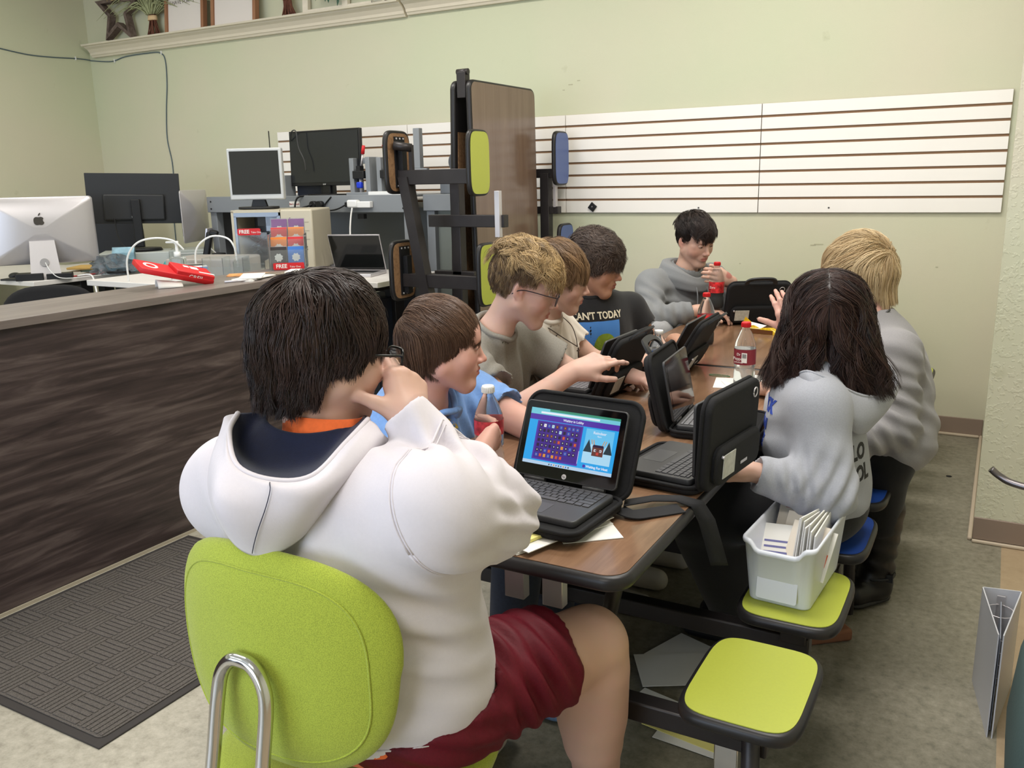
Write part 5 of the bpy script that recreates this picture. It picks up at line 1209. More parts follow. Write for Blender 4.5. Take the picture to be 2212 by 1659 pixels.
# ================================================================== people: implicit-surface modelling
def vec(*a): return np.array(a, float)
class SDF:
    """list of smooth-blended shapes, evaluated only near each shape; meshed with surface nets"""
    def __init__(s): s.ops = []
    def add(s, fn, lo, hi, k, op='u'): s.ops.append((fn, np.array(lo, float), np.array(hi, float), k, op)); return s
    def cap(s, a, b, ra, rb=None, k=.02, op='u', flat=None):
        """tapered capsule; flat=(axis, factor) squashes it along a direction"""
        a = np.array(a, float); b = np.array(b, float); rb = ra if rb is None else rb; ba = b - a; L2 = max(ba @ ba, 1e-9); R = max(ra, rb)
        if flat is not None:
            ax = np.array(flat[0], float); ax /= np.linalg.norm(ax); fa = flat[1]
        def fn(P):
            d = P - a
            if flat is not None:
                t = np.clip((d @ ba) / L2, 0, 1); q = d - t[..., None] * ba; c = q @ ax; q = q + (c * (1 / fa - 1))[..., None] * ax
                return (np.sqrt((q * q).sum(-1)) - (ra + (rb - ra) * t)) * (fa if fa < 1 else 1)
            t = np.clip((d @ ba) / L2, 0, 1); q = d - t[..., None] * ba
            return np.sqrt((q * q).sum(-1)) - (ra + (rb - ra) * t)
        e = R * (max(1, flat[1]) if flat is not None else 1)
        return s.add(fn, np.minimum(a, b) - e, np.maximum(a, b) + e, k, op)
    def ell(s, c, r, M3=None, k=.02, op='u'):
        c = np.array(c, float); r = np.array(r, float); M3 = np.eye(3) if M3 is None else M3; R = r.max()
        def fn(P):
            q = ((P - c) @ M3); k0 = np.sqrt(((q / r) ** 2).sum(-1)); k1 = np.sqrt(((q / (r * r)) ** 2).sum(-1)) + 1e-9
            return k0 * (k0 - 1) / k1
        ext = np.abs(M3 * r).sum(1); ext = np.sqrt(((M3 * r) ** 2).sum(1))
        return s.add(fn, c - ext, c + ext, k, op)
    def half(s, p, n, k=.005, op='i'):
        """keep the side the normal points away from"""
        p = np.array(p, float); n = np.array(n, float); n /= np.linalg.norm(n)
        return s.add(lambda P: (P - p) @ n, [-9e9] * 3, [9e9] * 3, k, op)
    def mesh(s, lo=None, hi=None, vox=.006):
        us = [o for o in s.ops if o[4] == 'u']
        if lo is None: lo = np.min([o[1] for o in us], 0) - vox * 3
        if hi is None: hi = np.max([o[2] for o in us], 0) + vox * 3
        lo = np.floor(np.array(lo) / vox) * vox; hi = np.array(hi)
        n = np.ceil((hi - lo) / vox).astype(int) + 1
        F = np.full(n, 1.0, np.float32); ax = [lo[i] + vox * np.arange(n[i]) for i in range(3)]
        for fn, l, h, k, op in s.ops:
            m = k + 3 * vox + (.01 if op == 'u' else .002)
            i0 = np.maximum(((l - m - lo) / vox).clip(-1, 1e8).astype(int), 0); i1 = np.minimum(((h + m - lo) / vox).clip(-1, 1e8).astype(int) + 2, n)
            if (i1 <= i0).any(): continue
            sl = tuple(slice(i0[q], i1[q]) for q in range(3))
            P = np.stack(np.meshgrid(ax[0][sl[0]], ax[1][sl[1]], ax[2][sl[2]], indexing='ij'), -1)
            d = fn(P).astype(np.float32); A = F[sl]
            if op == 'u': hh = np.maximum(k - np.abs(A - d), 0) / k if k > 0 else 0; F[sl] = np.minimum(A, d) - hh * hh * k * .25
            elif op == 's': d = -d; hh = np.maximum(k - np.abs(A - d), 0) / k; F[sl] = np.maximum(A, d) + hh * hh * k * .25
            else: hh = np.maximum(k - np.abs(A - d), 0) / k; F[sl] = np.maximum(A, d) + hh * hh * k * .25
        return surface_net(F, lo, vox)

def surface_net(F, lo, vox):
    S = F < 0; nx, ny, nz = F.shape
    C = np.zeros((nx - 1, ny - 1, nz - 1), np.int8)
    for dx in (0, 1):
        for dy in (0, 1):
            for dz in (0, 1): C += S[dx:nx - 1 + dx, dy:ny - 1 + dy, dz:nz - 1 + dz]
    act = (C > 0) & (C < 8); idx = np.argwhere(act)
    if len(idx) == 0: return np.zeros((0, 3)), np.zeros((0, 4), int)
    vid = np.full(act.shape, -1, np.int64); vid[act] = np.arange(len(idx))
    acc = np.zeros((len(idx), 3)); cnt = np.zeros(len(idx))
    X, Y, Z = idx.T
    cor = [(0, 0, 0), (1, 0, 0), (0, 1, 0), (1, 1, 0), (0, 0, 1), (1, 0, 1), (0, 1, 1), (1, 1, 1)]
    val = [F[X + c[0], Y + c[1], Z + c[2]] for c in cor]
    for i, j in ((0, 1), (2, 3), (4, 5), (6, 7), (0, 2), (1, 3), (4, 6), (5, 7), (0, 4), (1, 5), (2, 6), (3, 7)):
        a, b = val[i], val[j]; m = (a < 0) != (b < 0); t = np.where(m, a / np.where(np.abs(a - b) < 1e-12, 1, a - b), 0)
        ca, cb = np.array(cor[i], float), np.array(cor[j], float)
        acc += np.where(m[:, None], ca + t[:, None] * (cb - ca), 0); cnt += m
    V = (idx + acc / cnt[:, None]) * vox + lo
    Q = []
    for ax_ in range(3):
        o = [a for a in range(3) if a != ax_]
        sa = [slice(None)] * 3; sb = [slice(None)] * 3; sa[ax_] = slice(0, -1); sb[ax_] = slice(1, None)
        ch = S[tuple(sa)] != S[tuple(sb)]
        e = np.argwhere(ch); e = e[(e[:, o[0]] > 0) & (e[:, o[1]] > 0) & (e[:, o[0]] < F.shape[o[0]] - 1) & (e[:, o[1]] < F.shape[o[1]] - 1)]
        ins = S[tuple(sa)][tuple(e.T)]
        q = []
        for d0, d1 in ((0, 0), (1, 0), (1, 1), (0, 1)):
            c = e.copy(); c[:, o[0]] -= d0; c[:, o[1]] -= d1; q.append(vid[tuple(c.T)])
        q = np.stack(q, 1); fl = ins if ax_ != 1 else ~ins
        q[fl] = q[fl][:, ::-1]; Q.append(q)
    return V, np.concatenate(Q)[:, ::-1]

def vnormals(V, Q):
    n = np.cross(V[Q[:, 2]] - V[Q[:, 0]], V[Q[:, 3]] - V[Q[:, 1]]); N_ = np.zeros_like(V)
    for k in range(4): np.add.at(N_, Q[:, k], n)
    return N_ / (np.linalg.norm(N_, axis=1, keepdims=True) + 1e-12)
def relax(V, Q, it=2, f=.5):
    for _ in range(it):
        A = np.zeros_like(V); c = np.zeros(len(V))
        for i in range(4):
            j = (i + 1) % 4; np.add.at(A, Q[:, i], V[Q[:, j]]); np.add.at(A, Q[:, j], V[Q[:, i]]); np.add.at(c, Q[:, i], 1); np.add.at(c, Q[:, j], 1)
        V = V + f * (A / np.maximum(c, 1)[:, None] - V)
    return V
def np_obj(name, parts, mats, parent=None, tint=None):
    """parts: list of (V, Q, material index) joined into one mesh object"""
    Vs, Fs, mi = [], [], []; off = 0
    for V, Q, m in parts:
        Vs.append(V); Fs.append(np.asarray(Q) + off); mi.append(np.full(len(Q), m)); off += len(V)
    V = np.concatenate(Vs); F_ = np.concatenate(Fs).astype(np.int32); me = bpy.data.meshes.new(name)
    me.vertices.add(len(V)); me.vertices.foreach_set('co', V.astype(np.float32).ravel()); me.loops.add(F_.size); me.loops.foreach_set('vertex_index', F_.ravel())
    me.polygons.add(len(F_)); me.polygons.foreach_set('loop_start', np.arange(0, F_.size, 4, dtype=np.int32)); me.polygons.foreach_set('loop_total', np.full(len(F_), 4, np.int32))
    me.polygons.foreach_set('material_index', np.concatenate(mi).astype(np.int32)); me.polygons.foreach_set('use_smooth', np.ones(len(F_), bool)); me.update(calc_edges=True)
    for m in mats: me.materials.append(m)
    if tint is not None:
        at = me.color_attributes.new('tint', 'FLOAT_COLOR', 'POINT'); at.data.foreach_set('color', tint.astype(np.float32).ravel())
    o = bpy.data.objects.new(name, me); COL.objects.link(o)
    if parent: o.parent = parent; o.matrix_parent_inverse = parent.matrix_world.inverted() if False else Matrix.Translation(parent.location).inverted()
    return o

def noise3(P, seed=0, n=6):
    R = np.random.default_rng(seed); out = np.zeros(len(P))
    for _ in range(n):
        d = R.normal(size=3); d /= np.linalg.norm(d); out += np.sin(P @ d * R.uniform(.7, 1.6) + R.uniform(0, 6.28) + 1.3 * np.sin(P @ R.normal(size=3) * .6 + R.uniform(0, 6)))
    return out / n
def folds(V, N_, specs, base=.0):
    """cloth folds: specs = (centre, direction across the folds, wavelength, radius, depth)"""
    D = base * noise3(V * 28, 3)
    for c, d, wl, rad, dep in specs:
        c = np.array(c, float); d = np.array(d, float); d /= np.linalg.norm(d); q = V - c
        w = np.exp(-((q * q).sum(1)) / (rad * rad)); ph = (q @ d) / wl * 6.283 + 1.8 * noise3(V * 14, int(wl * 1e4) % 97)
        s_ = np.sin(ph); D = D + dep * w * np.sign(s_) * np.abs(s_) ** .8
    return V + N_ * D[:, None]

def rot(az, pitch=0, roll=0):
    """columns: right, forward, up of a frame heading az (deg clockwise from +Y), nose down by pitch, roll to its right"""
    a = math.radians(az); p = math.radians(pitch); r = math.radians(roll)
    Rz = np.array([[math.cos(a), math.sin(a), 0], [-math.sin(a), math.cos(a), 0], [0, 0, 1]])
    Rx = np.array([[1, 0, 0], [0, math.cos(p), math.sin(p)], [0, -math.sin(p), math.cos(p)]])
    Ry = np.array([[math.cos(r), 0, math.sin(r)], [0, 1, 0], [-math.sin(r), 0, math.cos(r)]])
    return Rz @ Rx @ Ry

def skin_mat(name, base, cheek=(206, 128, 112), lip=(178, 96, 88)):
    m, N, L, b = new_mat(name)
    at = N.new('ShaderNodeAttribute'); at.attribute_name = 'tint'; sp = N.new('ShaderNodeSeparateColor'); L.new(at.outputs['Color'], sp.inputs[0])
    mx = N.new('ShaderNodeMixRGB'); mx.inputs[1].default_value = (*srgb(*base), 1); mx.inputs[2].default_value = (*srgb(*lip), 1); L.new(sp.outputs[0], mx.inputs[0])
    m2 = N.new('ShaderNodeMixRGB'); L.new(mx.outputs[0], m2.inputs[1]); m2.inputs[2].default_value = (*srgb(*cheek), 1); L.new(sp.outputs[1], m2.inputs[0])
    tc = N.new('ShaderNodeTexCoord'); n = N.new('ShaderNodeTexNoise'); n.inputs['Scale'].default_value = 22; n.inputs['Detail'].default_value = 4; L.new(tc.outputs['Object'], n.inputs['Vector'])
    m3 = N.new('ShaderNodeMixRGB'); m3.blend_type = 'MULTIPLY'; m3.inputs[0].default_value = .10; L.new(m2.outputs[0], m3.inputs[1]); L.new(n.outputs['Color'], m3.inputs[2]); L.new(m3.outputs[0], b.inputs['Base Color'])
    b.inputs['Roughness'].default_value = .5; b.inputs['Subsurface Weight'].default_value = .12; b.inputs['Subsurface Scale'].default_value = .008; b.inputs['Subsurface Radius'].default_value = (1, .35, .2)
    b.inputs['Specular IOR Level'].default_value = .35
    return m
MEYE = M('eye_white', (226, 218, 210), .15); MIRIS = M('eye_iris', (58, 46, 40), .1)
MLASH = M('dark_lashes', (50, 36, 30), .6)

def face_ops(S, H, R3, s=1.0, chub=0.0, nose=1.0, down=0.0):
    """adds a head to SDF S. H centre, R3 frame, s scale. local axes: x right, y forward, z up"""
    W = lambda x, y, z: H + R3 @ (np.array([x, y, z]) * s)
    E = lambda c, r, k=.02, op='u', Rl=None: S.ell(W(*c), np.array(r) * s, R3 if Rl is None else R3 @ Rl, k * s, op)
    Cp = lambda a, b, ra, rb=None, k=.015, op='u': S.cap(W(*a), W(*b), ra * s, (ra if rb is None else rb) * s, k * s, op)
    E((0, -.018, .035), (.073, .093, .082), .03)
    E((0, .030, -.012), (.061 + chub * .5, .062, .078), .03)
    for q in (-1, 1):
        Cp((q * .055, -.002, -.045), (q * .018, .062, -.096), .022 + chub, .018 + chub * .6, .03)
        E((q * .040, .050, -.028), (.026 + chub, .026, .026 + chub), .022)       # cheek
        E((q * .045, .056, .000), (.016, .012, .011), .014)                       # cheekbone
    E((0, .072, -.092), (.019 + chub * .5, .017, .016), .018)                      # chin
    Cp((-.030, .076, .028), (.030, .076, .028), .012, None, .018)                 # brow
    E((0, .068, .050), (.052, .022, .034), .025)                                  # forehead
    for q in (-1, 1): E((q * .031, .094, .010), (.0155, .012, .0105), .012, 's')   # sockets
    Cp((0, .088, .012), (0, .104 * 1 + .006 * (nose - 1), -.020), .0062, .0085, .010)           # nose bridge
    E((0, .107 + .006 * (nose - 1), -.0255), (.0100, .0105, .0088), .007)         # tip
    for q in (-1, 1): E((q * .0105, .097, -.030), (.0072, .009, .0065), .006)
    for q in (-1, 1): E((q * .0055, .103, -.0345), (.003, .0045, .003), .003, 's')
    E((0, .079, -.056), (.028, .016, .022), .014)                                 # muzzle
    Cp((-.016, .088, -.0535), (0, .0945, -.0515), .0045, .0055, .005); Cp((.016, .088, -.0535), (0, .0945, -.0515), .0045, .0055, .005)
    Cp((-.014, .087, -.0625), (0, .0925, -.0635), .005, .0062, .005); Cp((.014, .087, -.0625), (0, .0925, -.0635), .005, .0062, .005)
    Cp((-.019, .091, -.0575), (0, .1005, -.0575), .0014, None, .003, 's'); Cp((.019, .091, -.0575), (0, .1005, -.0575), .0014, None, .003, 's')
    for q in (-1, 1):                                                             # ears
        Rl = np.array([[math.cos(q * .35), -math.sin(q * .35), 0], [math.sin(q * .35), math.cos(q * .35), 0], [0, 0, 1]])
        E((q * .074, -.012, -.002), (.0065, .018, .030), .006, 'u', Rl)
        E((q * .081, -.008, .002), (.0045, .010, .018), .004, 's', Rl)
        E((q * .074, -.004, -.003), (.005, .006, .007), .004)
        E((q * .0705, -.004, -.026), (.006, .008, .009), .006)
def neck_ops(S, H, R3, s, nb, r=.05):
    a = H + R3 @ (vec(0, -.028, -.050) * s); S.cap(a, nb, r * s * .95, r * s * 1.08, .03)
def eyes(H, R3, s, down=0.3, look=0.0, closed=.35):
    """eyeballs, irises and lids as extra geometry of the body mesh"""
    out = []
    nu, nv = 20, 12
    for q in (-1, 1):
        c = H + R3 @ (vec(q * .0305, .0760, .010) * s)
        def ball(rad, th0, th1, mi, tilt, yaw=0, full=True):
            # sphere cap around local forward axis tilted down
            ct, st = math.cos(tilt), math.sin(tilt); Rt = np.array([[1, 0, 0], [0, ct, st], [0, -st, ct]]); cy, sy = math.cos(yaw), math.sin(yaw); Ry_ = np.array([[cy, sy, 0], [-sy, cy, 0], [0, 0, 1]])
            V = [];
            for i in range(nv + 1):
                th = th0 + (th1 - th0) * i / nv
                for j in range(nu):
                    ph = 2 * PI * j / nu; V.append(c + R3 @ (Ry_ @ Rt @ (vec(math.sin(th) * math.cos(ph), math.cos(th), math.sin(th) * math.sin(ph)) * rad * s)))
            Q = [[i * nu + j, i * nu + (j + 1) % nu, (i + 1) * nu + (j + 1) % nu, (i + 1) * nu + j] for i in range(nv) for j in range(nu)]
            out.append((np.array(V), np.array(Q), mi))
        ball(.0118, 0.0, PI * .62, 1, 0)
        ball(.0121, 0.0, .46, 2, down, look)
        # lids: upper and lower shells (skin)
        for up in (1, -1):
            V = []; lim = (.35 - closed * .9) if up > 0 else -.42
            n1, n2 = 8, 16
            for i in range(n1 + 1):
                el = lim + (1.75 * up - lim) * i / n1
                for j in range(n2 + 1):
                    a = -1.25 + 2.5 * j / n2; bow = .26 * (1 - (a / 1.25) ** 2) - .0
                    e2 = el + (bow * (1 - i / n1) if up > 0 else -bow * .35 * (1 - i / n1)) - (.22 if up > 0 else -.10) * (1 - i / n1) * ((a / 1.25) ** 2)
                    V.append(c + R3 @ (vec(math.sin(a) * math.cos(e2), math.cos(a) * math.cos(e2), math.sin(e2)) * .0130 * s))
            Q = [[i * (n2 + 1) + j, i * (n2 + 1) + j + 1, (i + 1) * (n2 + 1) + j + 1, (i + 1) * (n2 + 1) + j] for i in range(n1) for j in range(n2)]
            out.append((np.array(V), np.array(Q), 0))
            if up > 0:   # lash line
                Vl = []
                for j in range(n2 + 1):
                    p = V[j]; Vl += [p + R3 @ (vec(0, .0006, -.0006) * s), p + R3 @ (vec(0, .0024, .0006) * s)]
                out.append((np.array(Vl), np.array([[2 * j, 2 * j + 2, 2 * j + 3, 2 * j + 1] for j in range(n2)]), 3))
    return out
def head_tint(V, H, R3, s):
    P = ((V - H) @ R3) / s; t = np.zeros((len(V), 4)); t[:, 3] = 1
    lip = np.clip(1.15 - np.sqrt((P[:, 0] / .0215) ** 2 + ((P[:, 2] + .0575) / .0125) ** 2), 0, .35) / .35 * (P[:, 1] > .074)
    t[:, 0] = np.clip(lip, 0, 1) * .75
    ck = np.zeros(len(V))
    for q in (-1, 1):
        ck += .5 * np.exp(-(((P[:, 0] - q * .045) / .022) ** 2 + ((P[:, 2] + .025) / .022) ** 2 + ((P[:, 1] - .055) / .03) ** 2))
        ck += .55 * np.exp(-(((P[:, 0] - q * .076) / .010) ** 2 + ((P[:, 2] + .002) / .03) ** 2 + ((P[:, 1] + .012) / .02) ** 2))
    ck += .45 * np.exp(-((P[:, 0] / .012) ** 2 + ((P[:, 2] + .026) / .012) ** 2 + ((P[:, 1] - .108) / .015) ** 2))
    t[:, 1] = np.clip(ck, 0, 1); return t

def hand_ops(S, wrist, fdir, back, side, s=1.0, curl=(.4, .4, .4, .4), spread=.0, thumb=(.5, .3), k=.004, straight=None):
    """wrist point, fdir = towards the fingers, back = direction out of the back of the hand, side=+1 thumb on the +x side.
       curl per finger (radians per joint, index..little); thumb=(out angle, in-curl)"""
    f = np.array(fdir, float); f /= np.linalg.norm(f); bk = np.array(back, float); bk -= f * (bk @ f); bk /= np.linalg.norm(bk); x = np.cross(f, bk) * side   # thumb side
    W = lambda a, b, c: wrist + (x * a + f * b + bk * c) * s
    kn = [(.030, .086, .004), (.010, .090, .006), (-.010, .086, .004), (-.028, .078, .000)]
    st = [(.016, .018, 0), (.006, .016, 0), (-.006, .016, 0), (-.016, .018, 0)]
    for a, b in zip(st, kn): S.cap(W(*a), W(*b), .0145 * s, .0112 * s, .018 * s)
    S.cap(W(.018, .030, -.008), W(.028, .066, -.008), .016 * s, .010 * s, .016 * s)
    S.cap(W(-.016, .022, -.008), W(-.026, .060, -.008), .014 * s, .010 * s, .014 * s)
    S.cap(W(0, -.02, 0), W(0, .025, 0), .024 * s, .022 * s, .02 * s, flat=(bk, .78))
    lens = [(.040, .025, .019), (.044, .029, .020), (.041, .027, .020), (.032, .020, .018)]
    rad = [.0092, .0094, .0090, .0080]
    pts = []
    for i in range(4):
        p = W(*kn[i]); ang = 0.0; sp = (1.5 - i) * spread; c = curl[i]; c = c if isinstance(c, (tuple, list)) else (c, c * 1.15, c * .8)
        d0 = f * math.cos(sp) + x * math.sin(sp); P_ = [p]
        for j, L_ in enumerate(lens[i]):
            ang += c[j]; d = d0 * math.cos(ang) - bk * math.sin(ang); q = p + d * L_ * s
            r0 = rad[i] * (1 - .08 * j) * s; r1 = rad[i] * (1 - .08 * (j + 1)) * s * (.92 if j == 2 else 1)
            S.cap(p, q, r0, r1, (.008 if j == 0 else .0025) * s); S.ell(p, np.ones(3) * r0 * 1.06, None, .003 * s) if j else None
            p = q; P_.append(p)
        pts.append(P_)
    # thumb
    to, tc = thumb; p = W(.018, .020, -.006); d = f * math.cos(to) * .9 + x * math.sin(to) - bk * .25; d /= np.linalg.norm(d); q = p + d * .042 * s
    S.cap(p, q, .0165 * s, .0125 * s, .014 * s); d2 = d * math.cos(tc) + (f * .75 - x * .5 - bk * .25) * math.sin(tc); d2 /= np.linalg.norm(d2); r_ = q + d2 * .032 * s
    S.cap(q, r_, .0112 * s, .0102 * s, .004 * s); d3 = d2 * math.cos(tc * .6) + (f * .7 - x * .6 - bk * .2) * math.sin(tc * .6); d3 /= np.linalg.norm(d3); e = r_ + d3 * .026 * s
    S.cap(r_, e, .0104 * s, .0088 * s, .003 * s)
    return pts

# ---------------------------------------------------------------- hair made of tapered locks over a cap
def hair_mat(name, c1, c2, rough=.42):
    m, N, L, b = new_mat(name); at = N.new('ShaderNodeAttribute'); at.attribute_name = 'tint'; sp = N.new('ShaderNodeSeparateColor'); L.new(at.outputs['Color'], sp.inputs[0])
    mx = N.new('ShaderNodeMixRGB'); mx.inputs[1].default_value = (*srgb(*c1), 1); mx.inputs[2].default_value = (*srgb(*c2), 1); L.new(sp.outputs[0], mx.inputs[0]); L.new(mx.outputs[0], b.inputs['Base Color'])
    b.inputs['Roughness'].default_value = rough; b.inputs['Specular IOR Level'].default_value = .45; b.inputs['Anisotropic'].default_value = .5
    return m
def locks(paths, w0, rs=None, tip=.15, nside=4, flat=.45, col=None):
    """paths: list of (n,3) arrays -> tapered flattened tubes"""
    Vs, Qs, T_ = [], [], []; off = 0; R = np.random.default_rng(11)
    for k, P in enumerate(paths):
        n = len(P); t = np.gradient(P, axis=0); t /= np.linalg.norm(t, axis=1, keepdims=True) + 1e-9
        ref = rs[k] if rs is not None else vec(0, 0, 1)
        if ref.ndim == 1: ref = np.repeat(ref[None], n, 0)
        u = np.cross(t, ref); u /= np.linalg.norm(u, axis=1, keepdims=True) + 1e-9; v = np.cross(u, t)
        s_ = np.linspace(0, 1, n); w = w0[k] if np.ndim(w0) else w0
        wd = w * np.minimum(1, .55 + s_ * 3) * (1 - (1 - tip) * np.clip((s_ - .45) / .55, 0, 1) ** 1.3)
        ring = []
        for a in range(nside):
            ph = 2 * PI * a / nside; ring.append(P + u * (wd * math.cos(ph))[:, None] + v * (wd * flat * math.sin(ph))[:, None])
        V = np.stack(ring, 1).reshape(-1, 3)
        I = np.arange(n - 1)[:, None] * nside + np.arange(nside)[None]; J = np.arange(n - 1)[:, None] * nside + (np.arange(nside)[None] + 1) % nside
        Q = np.stack([I, J, J + nside, I + nside], -1).reshape(-1, 4)
        Vs.append(V); Qs.append(Q + off); off += len(V)
        c = (col[k] if col is not None else R.uniform(0, 1)); T_.append(np.repeat(np.clip(c + (np.linspace(0, 0, n)), 0, 1)[:, None], nside, 1).reshape(-1))
    return np.concatenate(Vs), np.concatenate(Qs), np.concatenate(T_)
def tubes(P, W, REF, nside=3, tip=.2, flat=.6):
    """P (N,n,3) centre lines, W (N,) radii -> quads"""
    N_, n, _ = P.shape; t = np.gradient(P, axis=1); t /= np.linalg.norm(t, axis=2, keepdims=True) + 1e-9
    u = np.cross(t, REF); u /= np.linalg.norm(u, axis=2, keepdims=True) + 1e-9; v = np.cross(u, t); s_ = np.linspace(0, 1, n)
    wd = W[:, None] * (np.minimum(1, .6 + s_ * 3) * (1 - (1 - tip) * np.clip((s_ - .4) / .6, 0, 1) ** 1.3))[None]
    V = np.stack([P + u * (wd * math.cos(2 * PI * k / nside))[..., None] + v * (wd * flat * math.sin(2 * PI * k / nside))[..., None] for k in range(nside)], 2)
    base = (np.arange(N_) * n * nside)[:, None, None]; I = base + (np.arange(n - 1) * nside)[None, :, None] + np.arange(nside)[None, None]; J = base + (np.arange(n - 1) * nside)[None, :, None] + ((np.arange(nside) + 1) % nside)[None, None]
    return V.reshape(-1, 3), np.stack([I, J, J + nside, I + nside], -1).reshape(-1, 4)
def make_hair(name, parent, H, R3, s, mat, n=900, length=.16, vol=.016, hem=None, part=None, wave=0.0, wlen=.05, width=.0009, seed=1, cap_r=(.079, .101, .090), tipcol=None, crown=(0, -.045, .118), flow='crown', scalp=None, dark=.3, steps=12, grav=.5, cap_hem=None, messy=.12, fwd=0.0, cap_c=(0, -.020, .036), hug=.6, spread=None, clump=.55, nclump=None, own=.35):
    """locks of fine strands combed over the skull; hem(azimuth, 0 = front, pi = back) -> lowest z of the ends (local units)"""
    R = np.random.default_rng(seed); c = np.array(cap_c); r = np.array(cap_r); crown = np.array(crown)
    D = R.normal(size=(n * 10, 3)); D /= np.linalg.norm(D, axis=1, keepdims=True); D = D[D[:, 2] > -.8]; Pn = c + D * r
    A = np.arctan2(Pn[:, 0], Pn[:, 1] - c[1]); ok = np.array([bool(scalp(q, a)) for q, a in zip(Pn[:n * 5], A[:n * 5])]); p0 = Pn[:n * 5][ok][:n]; a0 = A[:n * 5][ok][:n]; N_ = len(p0)
    M_ = nclump or max(60, N_ // 28); gi = R.choice(N_, M_, replace=False)
    asg = np.argmin(((p0[:, None] - p0[gi][None]) ** 2).sum(-1) + R.uniform(0, .00006, (N_, M_)), 1)
    L_ = np.array([length(q, a) if callable(length) else length for q, a in zip(p0, a0)]) * (R.uniform(.82, 1.1, M_)[asg]) * R.uniform(.9, 1.06, N_)
    layc = R.uniform(0, 1, M_)[asg]; lay = np.clip(layc * .65 + R.uniform(0, .35, N_), 0, 1); cl = (R.normal(size=(M_, 3)) * messy)[asg] + R.normal(size=(N_, 3)) * messy * own
    q = p0.copy(); stp = (L_ / steps)[:, None]; vel = None; alive = np.ones(N_, bool); last = np.zeros(N_, int); PP = []
    hz = R.uniform(-.009, .005, M_)[asg] + R.uniform(-.004, .004, N_)
    azs = np.linspace(-PI, PI, 181); hv = np.array([hem(a) for a in azs])
    for i in range(steps + 1):
        off = (vol * (.15 + .85 * lay) * min(1, (i + .6) / (steps * .35)) + .001)[:, None]; rr = r + off; k_ = (q - c) / rr; rho = np.linalg.norm(k_, axis=1, keepdims=True)
        up = (q[:, 2] > c[2] - .015)[:, None]; q1 = c + (q - c) / rho
        lo = q.copy(); ins = (rho < 1)[:, 0]; f_ = np.where(rho < 1, 1 / rho, 1); lo[:, :2] = c[:2] + (q[:, :2] - c[:2]) * f_
        if hug > 0:
            hx = np.sqrt(((q[:, :2] - c[:2]) ** 2 / rr[:, :2] ** 2).sum(1)); zz = np.clip((q[:, 2] - c[2]) / rr[:, 2], -.98, .98); lim = np.sqrt(1 - zz * zz)
            g_ = np.where((~ins) & (hx > lim), np.minimum(1, 1 - hug * (1 - np.maximum(lim, .72) / np.maximum(hx, 1e-6)) * .35), 1)[:, None]; lo[:, :2] = c[:2] + (lo[:, :2] - c[:2]) * g_
        q = np.where(up, q1, lo); PP.append(q.copy()); last[alive] = i
        nn = (q - c) / (rr * rr); nn /= np.linalg.norm(nn, axis=1, keepdims=True)
        if flow == 'part': fl = np.stack([np.where(p0[:, 0] > part, 1., -1.), np.full(N_, -.25), np.full(N_, -.1)], 1)
        elif flow == 'side': fl = np.tile(vec(fwd, 1.0, -.1), (N_, 1))
        else: fl = q - crown; fl /= np.linalg.norm(fl, axis=1, keepdims=True) + 1e-6
        tn = i / steps; f2 = fl * (1 - .6 * tn) + vec(0, 0, -1.0) * grav * (.4 + 1.4 * tn) + cl
        low = (q[:, 2] < c[2] + .01)[:, None]; f2 = np.where(low, f2 * .25 + vec(0, 0, -1.0) + cl * .35, f2)
        f2 = np.where(up, f2 - nn * (f2 * nn).sum(1, keepdims=True), f2)
        f2 /= np.linalg.norm(f2, axis=1, keepdims=True) + 1e-9
        if vel is not None: f2 = f2 * .5 + vel * .5; f2 /= np.linalg.norm(f2, axis=1, keepdims=True) + 1e-9
        vel = f2; q = q + f2 * stp * alive[:, None]
        h_ = np.interp(np.arctan2(q[:, 0], q[:, 1] - c[1]), azs, hv) + hz
        if i > 2: alive &= ~(q[:, 2] < h_)
    PP.append(q.copy()); last = np.minimum(last + 1, steps + 1); PP = np.stack(PP, 1)
    good = last >= 3; m_ = steps
    fi = np.linspace(0, 1, m_)[None] * last[:, None]; i0 = np.floor(fi).astype(int).clip(0, steps); fr = (fi - i0)[..., None]; ar = np.arange(N_)[:, None]
    P = PP[ar, i0] * (1 - fr) + PP[ar, np.minimum(i0 + 1, steps + 1)] * fr
    G = P[gi][asg]; tt = np.linspace(0, 1, m_)[None, :, None]
    P = P + (G - P) * (clump * tt ** 1.2) * np.clip(1 - np.linalg.norm(G - P, axis=2, keepdims=True) / .05, 0, 1)
    if wave:
        ph = R.uniform(0, 6.28, M_)[asg][:, None] + R.normal(0, .25, N_)[:, None]; t2 = np.linspace(0, 1, m_)[None]; Lp = np.linalg.norm(np.diff(P, axis=1), axis=2).sum(1)[:, None]
        rad = P - c; rad /= np.linalg.norm(rad, axis=2, keepdims=True); tg = np.gradient(P, axis=1); sd = np.cross(tg, rad); sd /= np.linalg.norm(sd, axis=2, keepdims=True) + 1e-9
        P = P + sd * (wave * t2 ** .8 * np.sin(t2 * Lp / wlen * 6.28 + ph))[..., None] + rad * (wave * .7 * t2 * (np.cos(t2 * Lp / wlen * 6.28 + ph * 1.7) + .4))[..., None]
    if spread is not None: P = P + np.array([[spread(q_, t_) for t_ in (0, 1)] for q_ in P[:, -1]])[:, 1][:, None] * tt ** 2
    P = P[good]; lay = lay[good]; asg = asg[good]; a0 = a0[good]; N_ = len(P)
    ref = (P - c) / (r * r); ref /= np.linalg.norm(ref, axis=2, keepdims=True)
    PW = H + (P * s) @ R3.T; V, Q = tubes(PW, width * s * R.uniform(.7, 1.25, N_), ref @ R3.T)
